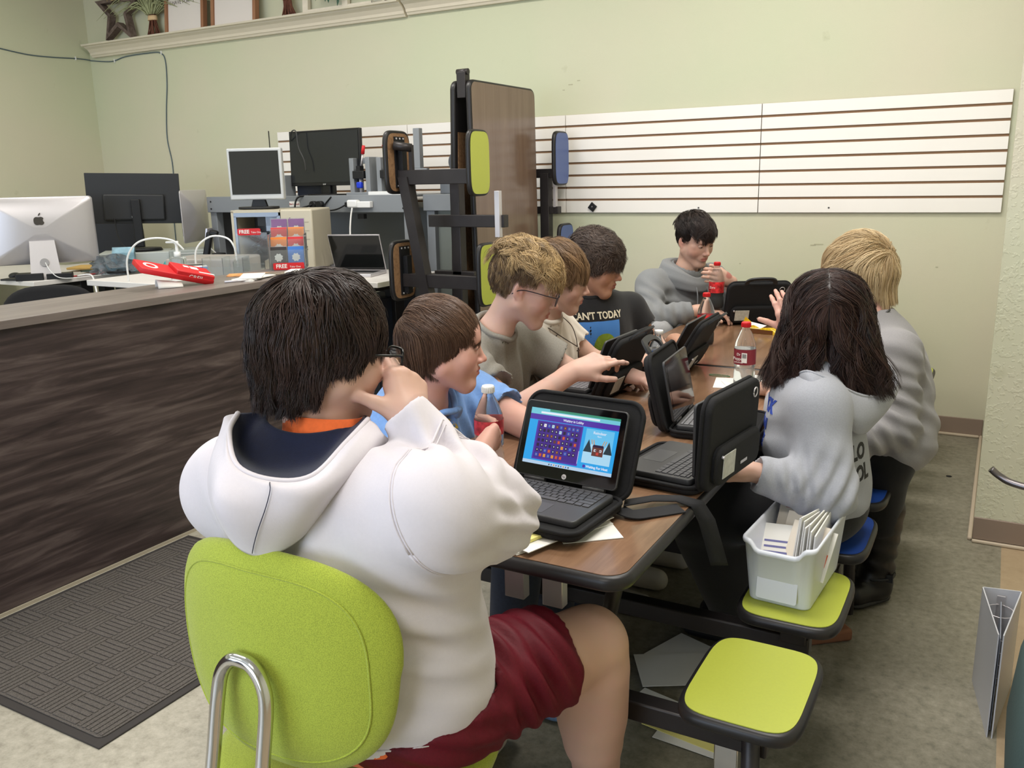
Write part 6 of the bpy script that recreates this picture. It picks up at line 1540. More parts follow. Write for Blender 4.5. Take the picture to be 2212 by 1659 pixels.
    col = np.clip(R.normal(.42, .16, M_)[asg] + R.normal(0, .12, N_) + dark * (lay - .5), 0, 1)
    if tipcol is not None: col = np.clip(col + np.array([tipcol(q_, a_) for q_, a_ in zip(P[:, 0], a0)]), 0, 1)
    tcol = np.repeat(col, m_ * 3)
    ch = cap_hem or (lambda a: .066 if abs(a) < .95 else max(hem(a) + .010, -.06))
    nu_, nv_ = 64, 24; Vc = []
    for i in range(nu_):
        a = 2 * PI * i / nu_ - PI; el0 = math.asin(max(-.95, min(.95, (ch(a) - c[2]) / r[2])))
        for j in range(nv_ + 1):
            el = el0 + (PI / 2 - el0) * j / nv_; Vc.append(c + r * .995 * vec(math.sin(a) * math.cos(el), math.cos(a) * math.cos(el), math.sin(el)))
    Vc = H + (np.array(Vc) * s) @ R3.T
    Qc = np.array([[i * (nv_ + 1) + j, ((i + 1) % nu_) * (nv_ + 1) + j, ((i + 1) % nu_) * (nv_ + 1) + j + 1, i * (nv_ + 1) + j + 1] for i in range(nu_) for j in range(nv_)])
    t_ = np.concatenate([np.full(len(Vc), .15), tcol]); T4 = np.stack([t_, t_, t_, np.ones_like(t_)], 1)
    return np_obj(name, [(Vc, Qc, 0), (V, Q, 0)], [mat], parent, T4)
def brows(parent, H, R3, s, mat, seed=2, th=1.0):
    R = np.random.default_rng(seed); P_, rf = [], []
    for q in (-1, 1):
        for k in range(46):
            u = R.uniform(0, 1); x = q * (.012 + .036 * u); z = .0265 + .006 * math.sin(u * 2.4) + R.uniform(-.0022, .0022) * th; y = .0905 - 6.5 * x * x * .9 - .0008
            a = vec(x, y, z); b_ = a + vec(q * .007, -.0012 - .004 * u, .0015 - .003 * u); P_.append(H + R3 @ (a * s)); P_[-1] = np.stack([H + R3 @ (a * s), H + R3 @ ((a + b_) / 2 * s + R3.T @ R3 @ vec(0, .0008, 0)), H + R3 @ (b_ * s)]); rf.append(R3 @ vec(0, 1, 0))
    V, Q, t = locks(P_, .0009 * s, rf); T4 = np.stack([t * .4, t, t, np.ones_like(t)], 1)
    return np_obj('eyebrows', [(V, Q, 0)], [mat], parent, T4)
def glasses(parent, H, R3, s, mat, lensm, w=.027, h=.019, z=.008, sq=3.0, name='glasses', slip=0.0, temple=True, thick=.0016):
    Q4 = Matrix([list(R3[0]) + [H[0]], list(R3[1]) + [H[1]], list(R3[2]) + [H[2]], [0, 0, 0, 1]]) @ Matrix.Diagonal((s, s, s, 1))
    off = Matrix.Translation(-parent.location)
    b = MB(mat); y = .1045 + slip
    for q in (-1, 1):
        pts = [(q * .0335 + w * math.copysign(abs(math.cos(a)) ** (2 / sq), math.cos(a)), y - .10 * (abs(q * .0335 + w * math.cos(a)) ** 1.0) ** 2 * 14, z + h * math.copysign(abs(math.sin(a)) ** (2 / sq), math.sin(a))) for a in [2 * PI * k / 32 for k in range(33)]]
        b.tube(pts, thick, n=6, sub=1, caps=False)
        if temple: b.tube([(q * (.0335 + w), y - .006, z + .008), (q * .074, y - .03, z + .008), (q * .080, .01, z + .004), (q * .081, -.015, z - .004), (q * .078, -.03, z - .02)], thick * .95, n=6, sub=4)
    b.tube([(-.008, y, z + .004), (0, y + .002, z + .007), (.008, y, z + .004)], thick, n=6, sub=4)
    g = b.build(name, parent, mat=off @ Q4)
    for q in (-1, 1):
        l = MB(lensm); pts = [(q * .0335 + (w - .001) * math.copysign(abs(math.cos(a)) ** (2 / sq), math.cos(a)), (h - .001) * math.copysign(abs(math.sin(a)) ** (2 / sq), math.sin(a)) + z) for a in [2 * PI * k / 32 for k in range(32)]]
        l.loft([[(x, y - .10 * x * x * 14 + e, zz) for x, zz in pts] for e in (-.0003, .0003)], smooth=False); l.build('lens', g)
    return g
MLENS = M('spectacle_lens', (246, 248, 250), 0.0, trans=1.0, ior=1.06)
def ids(o): return o
# ---------------------------------------------------------------- the eight people
HAND_V, HEAD_V, BODY_V, CLOTH_V = .0024, .0028, .008, .0065
class Person:
    def __init__(p, label, base, H, R3, s, skin, detail=1.0):
        p.t = thing('person', label, 'person', base); p.H = np.array(H, float); p.R = R3; p.s = s; p.skin = skin; p.S = SDF(); p.boxes = []; p.extra = []; p.d = detail
    def head(p, nb, chub=0., nose=1., down=.3, look=0., closed=.3, neck=.05, eyes_on=True):
        face_ops(p.S, p.H, p.R, p.s, chub, nose); p.nb = np.array(nb, float); neck_ops(p.S, p.H, p.R, p.s, p.nb, neck)
        if eyes_on: p.extra += eyes(p.H, p.R, p.s, down, look, closed)
        r = .15 * p.s; p.boxes.append((p.H - r, p.H + r, HEAD_V * p.d))
    def torso(p, pel, ch, Rp, Rc, w=.15, dp=.10, sh=None):
        """pelvis, chest centres with frames; sh = shoulder points"""
        S = p.S; pel = np.array(pel, float); ch = np.array(ch, float)
        S.ell(pel, (w * .92, dp * 1.0, .10), Rp, .05); S.ell((pel + ch) / 2, (w * .82, dp * .9, .15), Rc, .06); S.ell(ch, (w * .9, dp * .88, .14), Rc, .06)
        for q in sh: S.cap(ch + Rc @ vec(0, 0, .09), q, .045, .042, .04)
        S.cap(ch + Rc @ vec(0, 0, .06), p.nb, .052, .048, .03)
    def arm(p, a, b, c, ra=.043, rb=.036, rc=.026):
        p.S.cap(a, b, ra, rb, .02); p.S.cap(b, c, rb, rc, .015)
    def leg(p, a, b, c, ra=.07, rb=.05, rc=.034, toe=None):
        p.S.cap(a, b, ra, rb, .04); m = np.array(b) * .62 + np.array(c) * .38 ; p.S.cap(b, c, rb * .98, rc, .03); p.S.cap(np.array(b) * .85 + np.array(c) * .15, m, rb, rb * .92, .03)
        if toe is not None: p.S.cap(c, toe, rc, .028, .02)
    def hand(p, wrist, f, back, side, s=.93, **k):
        wrist = np.array(wrist, float); r = hand_ops(p.S, wrist, f, back, side, s, **k)
        f = np.array(f, float); f /= np.linalg.norm(f); c = wrist + f * .08 * s; p.boxes.append((c - .125 * s, c + .125 * s, HAND_V * p.d)); return r
    def build(p):
        parts = []
        V, Q = p.S.mesh(vox=BODY_V); 
        cen = V[Q].mean(1); keep = np.ones(len(Q), bool)
        for lo, hi, v in p.boxes: keep &= ~((cen > lo + .012) & (cen < hi - .012)).all(1)
        Q = Q[keep]; used = np.unique(Q); mp = np.full(len(V), -1); mp[used] = np.arange(len(used)); parts.append((V[used], mp[Q], 0))
        done = []
        for lo, hi, v in p.boxes:
            V, Q = p.S.mesh(lo, hi, v); cen = V[Q].mean(1); keep = np.ones(len(Q), bool)
            for l2, h2 in done: keep &= ~((cen > l2 + .006) & (cen < h2 - .006)).all(1)
            done.append((lo, hi)); Q = Q[keep]; used = np.unique(Q); mp = np.full(len(V), -1); mp[used] = np.arange(len(used)); V = V[used]; Q = mp[Q]
            V = relax(V, Q, 1, .4) ; parts.append((V, Q, 0))
        parts += p.extra
        T4 = np.concatenate([head_tint(V, p.H, p.R, p.s) for V, Q, m in parts])
        return np_obj('body', parts, [p.skin, MEYE, MIRIS, MLASH], p.t, T4)
    def cloth(p, name, S, mat, vox=CLOTH_V, fold=(), base=.0012, boxes=None, par=None, relax_n=2, tint=None):
        V, Q = S.mesh(vox=vox); V = relax(V, Q, relax_n, .5); V = folds(V, vnormals(V, Q), list(fold), base)
        o = np_obj(name, [(V, Q, 0)], mat if isinstance(mat, list) else [mat], p.t)
        if par: 
            mw = o.matrix_world.copy(); o.parent = par; o.matrix_parent_inverse = Matrix.Identity(4); o.matrix_local = par.matrix_basis.inverted() @ Matrix.Identity(4) if False else Matrix.Identity(4)
        return o

SK1 = skin_mat('skin_fair', (206, 166, 148)); SK2 = skin_mat('skin_pale', (214, 174, 158)); SK3 = skin_mat('skin_tan', (186, 140, 116), (184, 112, 94), (150, 84, 78)); SK4 = skin_mat('skin_rosy', (210, 162, 146), (206, 120, 110))
def fabric(name, col, n=.06, ns=120, b=.25, bs=500, sheen=.15): return M(name, col, .88, noise=n, nscale=ns, bump=b, bscale=bs, sheen=sheen)
FB = fabric('light_blue_cotton', (116, 156, 214)); FG = M('heather_grey_cotton', (142, 138, 130), .9, noise=.10, nscale=240, bump=.2, bscale=500); FW = fabric('off_white_cotton', (220, 212, 200), .02); FK = fabric('black_cotton', (24, 24, 27), .1)
FHG = fabric('grey_hoodie_fleece', (128, 130, 132), .05, 300); FHL = fabric('light_grey_fleece', (160, 162, 170), .06, 300); FWG = fabric('warm_grey_knit', (142, 140, 142), .06, 300); FPW = fabric('white_hoodie_fleece', (214, 208, 214), .012, 200, .12, 700)
FNV = fabric('navy_jersey', (14, 22, 52), .12, 90); FMR = M('maroon_mesh_shorts', (92, 12, 28), .6, noise=.12, nscale=300, bump=.25, bscale=900, spec=.3); FOR = fabric('orange_cotton', (240, 110, 50)); FBK = fabric('black_leggings', (12, 12, 15), .1); FSW = fabric('light_grey_sweatpants', (166, 166, 168), .05, 200)
FJE = fabric('dark_jeans', (40, 46, 62), .15)
HB1 = hair_mat('dark_brown_hair', (22, 15, 13), (72, 50, 42)); HB2 = hair_mat('brown_hair', (58, 38, 28), (122, 92, 72)); HB3 = hair_mat('blond_tipped_hair', (92, 70, 50), (206, 174, 124)); HB4 = hair_mat('ash_brown_hair', (84, 60, 42), (168, 134, 98)); HB5 = hair_mat('curly_dark_brown_hair', (38, 28, 25), (110, 92, 82)); HB6 = hair_mat('near_black_hair', (22, 16, 16), (64, 50, 46)); HB7 = hair_mat('blonde_bob_hair', (172, 140, 96), (240, 218, 176)); HB8 = hair_mat('long_dark_brown_hair', (22, 14, 13), (72, 46, 38))
BROW_D = M('dark_brow', (52, 38, 32), .8); BROW_L = M('light_brow', (130, 100, 74), .8)
from mathutils.bvhtree import BVHTree
def lerp(a, b, t): return np.array(a, float) * (1 - t) + np.array(b, float) * t

def tee(p, mat, ch, Rc, pel, Rp, nb, shs, elbs, w=.165, dp=.125, sl=.62, sr=(.066, .062), fold=(), neckr=.062, name='t_shirt', vcut=None, bot=None, chw=1.0, vox=CLOTH_V, base=.0016):
    S = SDF(); ch = np.array(ch, float); pel = np.array(pel, float)
    S.ell(pel, (w * 1.02, dp * 1.12, .14), Rp, .06); S.ell((pel + ch) / 2, (w * .97, dp * 1.02, .17), Rc, .08); S.ell(ch, (w * chw, dp, .155), Rc, .07)
    for q in shs: S.cap(ch + Rc @ vec(0, 0, .095), q, .066, sr[0] * .96, .05)
    S.cap(ch + Rc @ vec(0, -.01, .08), nb, .074, neckr, .04)
    for a, b in zip(shs, elbs):
        a = np.array(a, float); b = np.array(b, float); e = a + (b - a) * sl; S.cap(a, e, sr[0], sr[1], .03)
    # sleeve mouths and collar
    for a, b in zip(shs, elbs):
        a = np.array(a, float); b = np.array(b, float); d = (b - a) / np.linalg.norm(b - a); e = a + (b - a) * sl
        S.cap(e + d * .002, e + d * .09, sr[1] * 1.25, sr[1] * 1.25, .004, 's')
        S.cap(e - d * .02, e + d * .05, sr[1] * .72, sr[1] * .72, .003, 's')
    d = (p.H - nb); d = d / np.linalg.norm(d); d = d * .45 + Rc[:, 2] * .55; d /= np.linalg.norm(d); c = nb + d * .016
    S.cap(c, c + d * .10, neckr * .93, neckr * 1.2, .006, 's') if vcut is None else S.cap(c + vcut, c + d * .10, neckr * .9, neckr * 1.25, .008, 's')
    if bot is not None: S.half(bot, (0, 0, -1))
    o = p.cloth(name, S, mat, fold=fold, vox=vox, base=base)
    bv = BVHTree.FromPolygons([v.co.copy() for v in o.data.vertices], [list(q.vertices) for q in o.data.polygons])
    u = np.cross(d, Rc[:, 0]); u /= np.linalg.norm(u); w_ = np.cross(d, u); pts = []
    for k in range(33):
        a = 2 * PI * k / 32; best = None
        for f in (.94, 1.0, 1.07):
            q = c + (u * math.cos(a) + w_ * math.sin(a)) * neckr * f + (vcut * .5 if vcut is not None else 0)
            h = bv.ray_cast(Vector(q + d * .10), Vector(-d), .2)
            if h[0] is not None and (best is None or (np.array(h[0]) - c) @ d > (np.array(best) - c) @ d): best = h[0]
        pts.append(best if best is not None else Vector(q))
    for _ in range(2): pts = [(pts[i - 1] + pts[i] * 2 + pts[(i + 1) % 32]) / 4 for i in range(32)]
    b = MB(mat); b.tube(pts + [pts[0]], .0085, n=10, sub=2, caps=False); b.build('collar', p.t, mat=Matrix.Translation(-p.t.location))
    return o

def pants(p, mat, hips, knees, ankles, r=(.095, .072, .055), pel=None, Rp=None, name='trousers', fold=(), w=.16):
    S = SDF()
    if pel is not None: S.ell(pel, (w, .13, .115), Rp, .05)
    for h_, k_, a_ in zip(hips, knees, ankles): S.cap(h_, k_, r[0], r[1], .04); S.cap(k_, a_, r[1], r[2], .03)
    return p.cloth(name, S, mat, fold=fold, vox=.009)
def shoes(p, ankles, toes, mat, name='shoe', r=.045):
    for a, t_ in zip(ankles, toes):
        S = SDF(); a = np.array(a, float); t_ = np.array(t_, float); d = t_ - a; d[2] = 0; d /= np.linalg.norm(d)
        h = vec(a[0], a[1], r * .95) - d * .02; e = vec(a[0], a[1], r * .8) + d * .15
        S.cap(h, e, r, r * .85, .02); S.cap(vec(a[0], a[1], r), a + vec(0, 0, .03), r * .95, r * .9, .02); S.half((0, 0, .004), (0, 0, -1), .004)
        p.cloth(name, S, mat, vox=.006, base=0)
MSHW = M('white_sneaker', (206, 200, 190), .6); MSHB = M('blue_white_sneaker', (120, 150, 190), .6, noise=.6, nscale=20); MBOOT = M('black_boot_leather', (24, 21, 21), .38)

def wrap_print(b, cloth, c, az, tilt=0, roll=0, lift=.0012):
    """lays flat print geometry (x right, y up, small z = layer) on a cloth mesh, projected from outside; az = heading the print faces"""
    bv = BVHTree.FromPolygons([v.co.copy() for v in cloth.data.vertices], [list(q.vertices) for q in cloth.data.polygons])
    F = rot(az, tilt); n = F[:, 1]; r = -F[:, 0]; u = F[:, 2]; cr, sr = math.cos(math.radians(roll)), math.sin(math.radians(roll)); miss = []
    for v in b.bm.verts:
        x, y = v.co.x * cr - v.co.y * sr, v.co.x * sr + v.co.y * cr
        o = np.array(c) + r * x + u * y + n * .3; h = bv.ray_cast(Vector(o), Vector(-n), .6)
        if h[0] is None: miss.append(v); continue
        v.co = h[0] + Vector(n) * (lift + v.co.z)
    if miss: bmesh.ops.delete(b.bm, geom=miss, context='VERTS')
    return b
def subdiv(b, n=2):
    bmesh.ops.subdivide_edges(b.bm, edges=list(b.bm.edges), cuts=n, use_grid_fill=True); return b
# ============ boy in the blue t-shirt
def boy_blue():
    R3 = rot(55, 6, 0); H = vec(-1.213, 1.808, 1.008); s = .96
    p = Person('boy with straight brown hair in a light blue t-shirt holding a bottle', (-1.38, 1.92, 0), H, R3, s, SK4)
    nb = vec(-1.268, 1.795, .865); ch = vec(-1.34, 1.87, .765); Rc = rot(95, 8); pel = vec(-1.42, 1.95, .555); Rp = rot(92)
    sR = vec(-1.315, 1.705, .825); sL = vec(-1.27, 2.025, .825); eR = vec(-1.19, 1.60, .66); eL = vec(-1.03, 1.98, .76)
    wR = vec(-1.06, 1.555, .80); wL = vec(-.925, 1.97, .772)
    p.head(nb, chub=.008, nose=.9, down=.46, closed=.62)
    p.torso(pel, ch, Rp, Rc, .16, .11, (sR, sL)); p.arm(sR, eR, wR, .05, .04, .028); p.arm(sL, eL, wL, .05, .04, .028)
    # right hand round the bottle at (-1.045,1.70)
    p.hand(vec(-.985, 1.600, .818), vec(-.10, .95, .25), vec(.92, .05, -.25), 1, .92, curl=((.45, .75, .6), (.5, .8, .6), (.5, .8, .6), (.5, .75, .5)), thumb=(.5, .5))
    p.S.cap(eR, vec(-.985, 1.590, .815), .038, .028, .015)
    p.hand(wL, vec(.9, .1, -.30), vec(.15, -.1, .98), 1, .9, curl=(.25, .3, .35, .4), thumb=(.4, .3))
    hips = [pel + Rp @ vec(q * .09, .05, -.03) for q in (1, -1)]; kn = [vec(-1.02, 1.84, .53), vec(-1.02, 2.06, .53)]; an = [vec(-1.08, 1.86, .09), vec(-1.05, 2.08, .09)]
    for a, b, c in zip(hips, kn, an): p.leg(a, b, c)
    p.build()
    sh = tee(p, FB, ch, Rc, pel, Rp, nb, (sR, sL), (eR, eL), .175, .135, .72, (.072, .070), neckr=.070, vcut=vec(.035, .005, -.028), bot=(0, 0, .50),
        fold=[((-1.24, 1.84, .83), (.3, 1, .2), .045, .10, .005), ((-1.20, 1.92, .72), (.2, 1, .6), .05, .12, .006), ((-1.28, 1.70, .75), (.5, .3, 1), .04, .10, .006), ((-1.15, 2.0, .80), (1, .2, .3), .035, .08, .005)])
    b = MB(M('yellow_print', (216, 196, 92), .8)); b.text('Wrangler', .042, ext=.0006, bold=.0006); wrap_print(b, sh, (-1.17, 1.80, .80), 120, 20, roll=-62)
    b.build('shirt_lettering', p.t, mat=Matrix.Translation(-p.t.location))
    pants(p, FJE, hips, kn, an, pel=pel, Rp=Rp); shoes(p, an, [a + vec(.15, 0, 0) for a in an], MSHB)
    hem = lambda a: (-.070 if abs(a) > 2.0 else (-.050 if abs(a) > 1.38 else (.026 if abs(a) < 1.0 else (.010 if abs(a) < 1.2 else -.020))))
    make_hair('hair', p.t, H, R3, s, HB2, n=9000, length=lambda q, a: .19 if abs(a) < 1.3 else .16, vol=.016, hem=hem, flow='side', fwd=.25, crown=(0, -.06, .11), width=0.00085, seed=3, grav=.45, messy=.10, dark=.25, scalp=lambda q, a: q[2] > (.062 if abs(a) < .8 else (.0 if abs(a) < 1.5 else -.035)))
    brows(p.t, H, R3, s, BROW_D)
    return p

# ============ boy with glasses, grey t-shirt
def boy_grey():
    R3 = rot(64, 20, 2); H = vec(-1.238, 2.290, 1.102); s = .98
    p = Person('boy with tousled blond hair and dark glasses in a heather grey t-shirt', (-1.40, 2.35, 0), H, R3, s, SK2)
    nb = vec(-1.325, 2.255, .965); ch = vec(-1.40, 2.31, .835); Rc = rot(92, 10); pel = vec(-1.46, 2.38, .57); Rp = rot(90)
    sR = vec(-1.37, 2.135, .90); sL = vec(-1.33, 2.45, .90); eR = vec(-1.17, 2.075, .775); eL = vec(-1.18, 2.55, .78)
    wR = vec(-1.035, 2.205, .880); wL = vec(-1.02, 2.56, .80)
    p.head(nb, nose=1.15, down=.5, closed=.55, look=.0, neck=.047)
    p.torso(pel, ch, Rp, Rc, .155, .10, (sR, sL)); p.arm(sR, eR, wR, .044, .038, .027); p.arm(sL, eL, wL, .044, .038, .027)
    p.hand(wR, vec(.62, .62, .28), vec(.30, -.45, .85), 1, .95, curl=((.15, .30, .2), (.5, .7, .5), (.6, .8, .5), (.7, .8, .5)), thumb=(.6, .3))
    p.hand(wL, vec(.9, -.1, -.1), vec(.1, 0, 1), -1, .93, curl=(.3, .3, .35, .4), thumb=(.4, .3))
    hips = [pel + Rp @ vec(q * .09, .05, -.03) for q in (1, -1)]; kn = [vec(-1.05, 2.28, .54), vec(-1.05, 2.48, .54)]; an = [vec(-1.1, 2.3, .09), vec(-1.08, 2.5, .09)]
    for a, b, c in zip(hips, kn, an): p.leg(a, b, c)
    p.build()
    tee(p, FG, ch, Rc, pel, Rp, nb, (sR, sL), (eR, eL), .175, .125, .86, (.070, .076), neckr=.066, bot=(0, 0, .50),
        fold=[((-1.33, 2.18, .80), (.7, .6, .1), .06, .14, .007), ((-1.28, 2.32, .75), (.2, 1, .3), .07, .15, .007), ((-1.25, 2.10, .84), (1, .3, -.3), .04, .08, .006), ((-1.40, 2.15, .70), (.3, .5, 1), .06, .12, .006)])
    pants(p, FJE, hips, kn, an, pel=pel, Rp=Rp); shoes(p, an, [a + vec(.15, 0, 0) for a in an], MSHW)
    hem = lambda a: (-.045 if abs(a) > 2.0 else (.0 if abs(a) > 1.0 else .040))
    # short faded sides, long tousled top swept forward
    make_hair('hair', p.t, H, R3, s, HB3, n=5000, length=.012, vol=.004, hem=lambda a: -.07, flow='crown', width=0.0006, seed=4, messy=.3, dark=0, steps=4, scalp=lambda q, a: (-.035 if abs(a) > 1.9 else .022) < q[2] < .085 and abs(a) > .9, cap_hem=lambda a: .068 if abs(a) < .95 else (.024 if abs(a) < 1.75 else -.035), tipcol=lambda q, a: -.35)
    make_hair('hair', p.t, H, R3, s, HB3, n=7000, length=lambda q, a: .10 if abs(a) < 1.2 else .062, vol=.034, hem=lambda a: (.028 if abs(a) < .8 else (.045 if abs(a) < 1.6 else .030)), flow='side', fwd=.15, crown=(0, -.06, .11), width=0.0009, seed=5, grav=.30, messy=.40, wave=.005, wlen=.055, dark=.35, scalp=lambda q, a: q[2] > (.064 if abs(a) < 1.0 else .066), tipcol=lambda q, a: .15)
    brows(p.t, H, R3, s, BROW_L); glasses(p.t, H, R3, s, M('dark_glasses_frame', (36, 32, 40), .3), MLENS, slip=.004, z=.002)
    return p

# ============ boy in the white t-shirt with a cross necklace
def boy_white_tee():
    R3 = rot(62, 12, 4); H = vec(-1.312, 2.672, 1.080); s = .97
    p = Person('boy with side-swept light brown hair in a white t-shirt and cross necklace', (-1.43, 2.78, 0), H, R3, s, SK1)
    nb = vec(-1.365, 2.665, .945); ch = vec(-1.435, 2.74, .82); Rc = rot(88, 6); pel = vec(-1.46, 2.81, .57); Rp = rot(92)
    sR = vec(-1.41, 2.60, .885); sL = vec(-1.42, 2.87, .880); eR = vec(-1.24, 2.52, .72); eL = vec(-1.29, 2.93, .75); wR = vec(-1.12, 2.60, .775); wL = vec(-1.10, 2.86, .79)
    p.head(nb, nose=1.0, down=.45, closed=.5, neck=.045)
    p.torso(pel, ch, Rp, Rc, .15, .10, (sR, sL)); p.arm(sR, eR, wR); p.arm(sL, eL, wL)
    p.hand(wR, vec(.9, .2, 0), vec(.0, 0, 1), 1, .9, curl=(.3, .3, .35, .4), thumb=(.4, .3)); p.hand(wL, vec(.9, -.1, -.1), vec(.1, 0, 1), -1, .9, curl=(.3, .3, .35, .4), thumb=(.4, .3))
    hips = [pel + Rp @ vec(q * .09, .05, -.03) for q in (1, -1)]; kn = [vec(-1.05, 2.68, .54), vec(-1.05, 2.9, .54)]; an = [vec(-1.1, 2.7, .09), vec(-1.08, 2.9, .09)]
    for a, b, c in zip(hips, kn, an): p.leg(a, b, c)
    p.build()
    sh = tee(p, FW, ch, Rc, pel, Rp, nb, (sR, sL), (eR, eL), .17, .125, .8, (.066, .066), neckr=.062, bot=(0, 0, .50), fold=[((-1.30, 2.75, .75), (.2, 1, .2), .06, .14, .006), ((-1.3, 2.9, .84), (.2, 1, .8), .04, .08, .005)])
    ink = MB(M('black_print', (26, 26, 28), .7))
    for q in (1, -1):   # two interlocking curved strokes and a line of letters
        U = [-1.35 + 2.7 * k / 14 for k in range(15)]
        ink.loft([[(.022 * math.sin(u), q * (-.004 + .012 * (1 - math.cos(u)) / .8 + .0), 0), (.022 * math.sin(u), q * (-.004 + .012 * (1 - math.cos(u)) / .8 + .0035 + .004 * abs(math.sin(u))), 0), (.022 * math.sin(u), q * (-.004 + .012 * (1 - math.cos(u)) / .8 + .0035 + .004 * abs(math.sin(u))), .0008), (.022 * math.sin(u), q * (-.004 + .012 * (1 - math.cos(u)) / .8), .0008)] for u in U], smooth=False)
    ink.text('UNDER ARMOUR', .0095, mat=T(0, -.026, 0), ext=.0004)
    wrap_print(ink, sh, (-1.275, 2.62, .868), 118, 12); ink.build('chest_emblem', p.t, mat=Matrix.Translation(-p.t.location))
    n_ = MB(M('dark_silver_chain', (92, 84, 78), .3, metal=.8)); a = nb + vec(.0, .0, .0)
    ns = [(-1.395, 2.60, .955), (-1.330, 2.615, .925), (-1.288, 2.665, .880), (-1.262, 2.715, .845)]; n_.tube(ns, .0018, n=6); n_.tube([(-1.345, 2.735, .955), (-1.295, 2.735, .915), (-1.272, 2.725, .875), (-1.262, 2.715, .845)], .0018, n=6)
    n_.box(-1.258, 2.715, .825, .004, .004, .034); n_.box(-1.258, 2.715, .832, .004, .020, .004); n_.build('cross_necklace', p.t, mat=Matrix.Translation(-p.t.location))
    pants(p, FBK, hips, kn, an, pel=pel, Rp=Rp); shoes(p, an, [a + vec(.15, 0, 0) for a in an], MSHW)
    hem = lambda a: (-.03 if abs(a) > 2.0 else (-.012 if abs(a) > 1.2 else .018))
    make_hair('hair', p.t, H, R3, s, HB4, n=7000, length=lambda q, a: .15 if abs(a) < 1.3 else .10, vol=.024, hem=hem, flow='side', fwd=.5, crown=(0, -.06, .11), width=0.0009, seed=8, grav=.4, messy=.16, wave=.003, wlen=.09, dark=.3, scalp=lambda q, a: q[2] > (.062 if abs(a) < .8 else (.02 if abs(a) < 1.8 else -.02)))
    brows(p.t, H, R3, s, BROW_L)
    return p

# ============ boy in the black printed t-shirt
def boy_black():
    R3 = rot(78, 14, 0); H = vec(-1.392, 3.165, 1.078); s = .98
    p = Person('boy with wavy dark hair in a black t-shirt with white lettering and green print', (-1.43, 3.25, 0), H, R3, s, SK3)
    nb = vec(-1.440, 3.175, .940); ch = vec(-1.43, 3.22, .82); Rc = rot(122, 2); pel = vec(-1.46, 3.30, .57); Rp = rot(100)
    sR = vec(-1.515, 3.08, .885); sL = vec(-1.325, 3.365, .885); eR = vec(-1.47, 2.95, .70); eL = vec(-1.22, 3.42, .70); wR = vec(-1.2, 2.95, .78); wL = vec(-1.10, 3.30, .78)
    p.head(nb, nose=.95, chub=.003, down=.4, closed=.4, neck=.048)
    p.torso(pel, ch, Rp, Rc, .155, .105, (sR, sL)); p.arm(sR, eR, wR); p.arm(sL, eL, wL)
    p.hand(wL, vec(.8, -.5, -.1), vec(.1, 0, 1), -1, .9, curl=(.3, .3, .35, .4), thumb=(.4, .3)); p.hand(wR, vec(.9, .1, -.1), vec(.1, 0, 1), 1, .9, curl=(.3, .3, .35, .4), thumb=(.4, .3))
    hips = [pel + Rp @ vec(q * .09, .05, -.03) for q in (1, -1)]; kn = [vec(-1.08, 3.16, .54), vec(-1.05, 3.40, .54)]; an = [vec(-1.1, 3.2, .09), vec(-1.08, 3.4, .09)]
    for a, b, c in zip(hips, kn, an): p.leg(a, b, c)
    p.build()
    sh = tee(p, FK, ch, Rc, pel, Rp, nb, (sR, sL), (eR, eL), .18, .13, .68, (.066, .070), neckr=.064, bot=(0, 0, .48), fold=[((-1.4, 3.10, .80), (.5, 1, .2), .05, .10, .005)])
    # print: lettering + a blue square with a generic green round blob figure, wrapped on the chest
    P_ = [M('cream_print', (224, 214, 190), .8), M('sky_print', (74, 132, 206), .8), M('green_print', (126, 148, 44), .8), M('dark_green_print', (78, 92, 36), .8), M('pale_green_print', (160, 180, 80), .8)]
    b = MB(P_)
    b.grid(lambda u, v: Vector((-.095 + .19 * u, -.17 + .175 * v, 0)), 16, 14, m=1)
    def blob(cx, cy, rx, ry, m, z, rr=0):
        b.loft([[(cx + (rx * math.cos(a) * math.cos(rr) - ry * math.sin(a) * math.sin(rr)) * r_, cy + (rx * math.cos(a) * math.sin(rr) + ry * math.sin(a) * math.cos(rr)) * r_, z) for a in [2 * PI * k / 20 for k in range(20)]] for r_ in (1, .6, .3, .05)], m=m, smooth=False, cap0=False, cap1=True)
    blob(.0, -.150, .085, .020, 3, .0008); blob(-.045, -.120, .036, .036, 3, .0012); blob(.025, -.095, .050, .052, 2, .0016); blob(-.05, -.105, .018, .014, 4, .0020)
    b2 = MB(P_[:1]); b2.text("CAN'T TODAY", .038, mat=T(0, .026, .0), ext=.0005, bold=.0009, sx=.86)
    off = Matrix.Translation(-p.t.location)
    wrap_print(b, sh, (-1.268, 3.049, .862), 128, 0, lift=.0014); wrap_print(b2, sh, (-1.268, 3.049, .862), 128, 0, lift=.0018)
    b.build('shirt_print', p.t, mat=off, fix=False); b2.build('shirt_lettering', p.t, mat=off)
    pants(p, FBK, hips, kn, an, pel=pel, Rp=Rp); shoes(p, an, [a + vec(.15, 0, 0) for a in an], MSHW)
    hem = lambda a: (-.05 if abs(a) > 2.0 else (-.022 if abs(a) > 1.0 else .012))
    make_hair('hair', p.t, H, R3, s, HB5, n=7000, length=lambda q, a: .13, vol=.034, hem=hem, flow='side', fwd=.2, crown=(0, -.05, .115), width=0.001, seed=9, grav=.35, messy=.4, wave=.010, wlen=.05, dark=.35, scalp=lambda q, a: q[2] > (.06 if abs(a) < .8 else (.01 if abs(a) < 1.8 else -.03)))
    brows(p.t, H, R3, s, BROW_D)
    return p

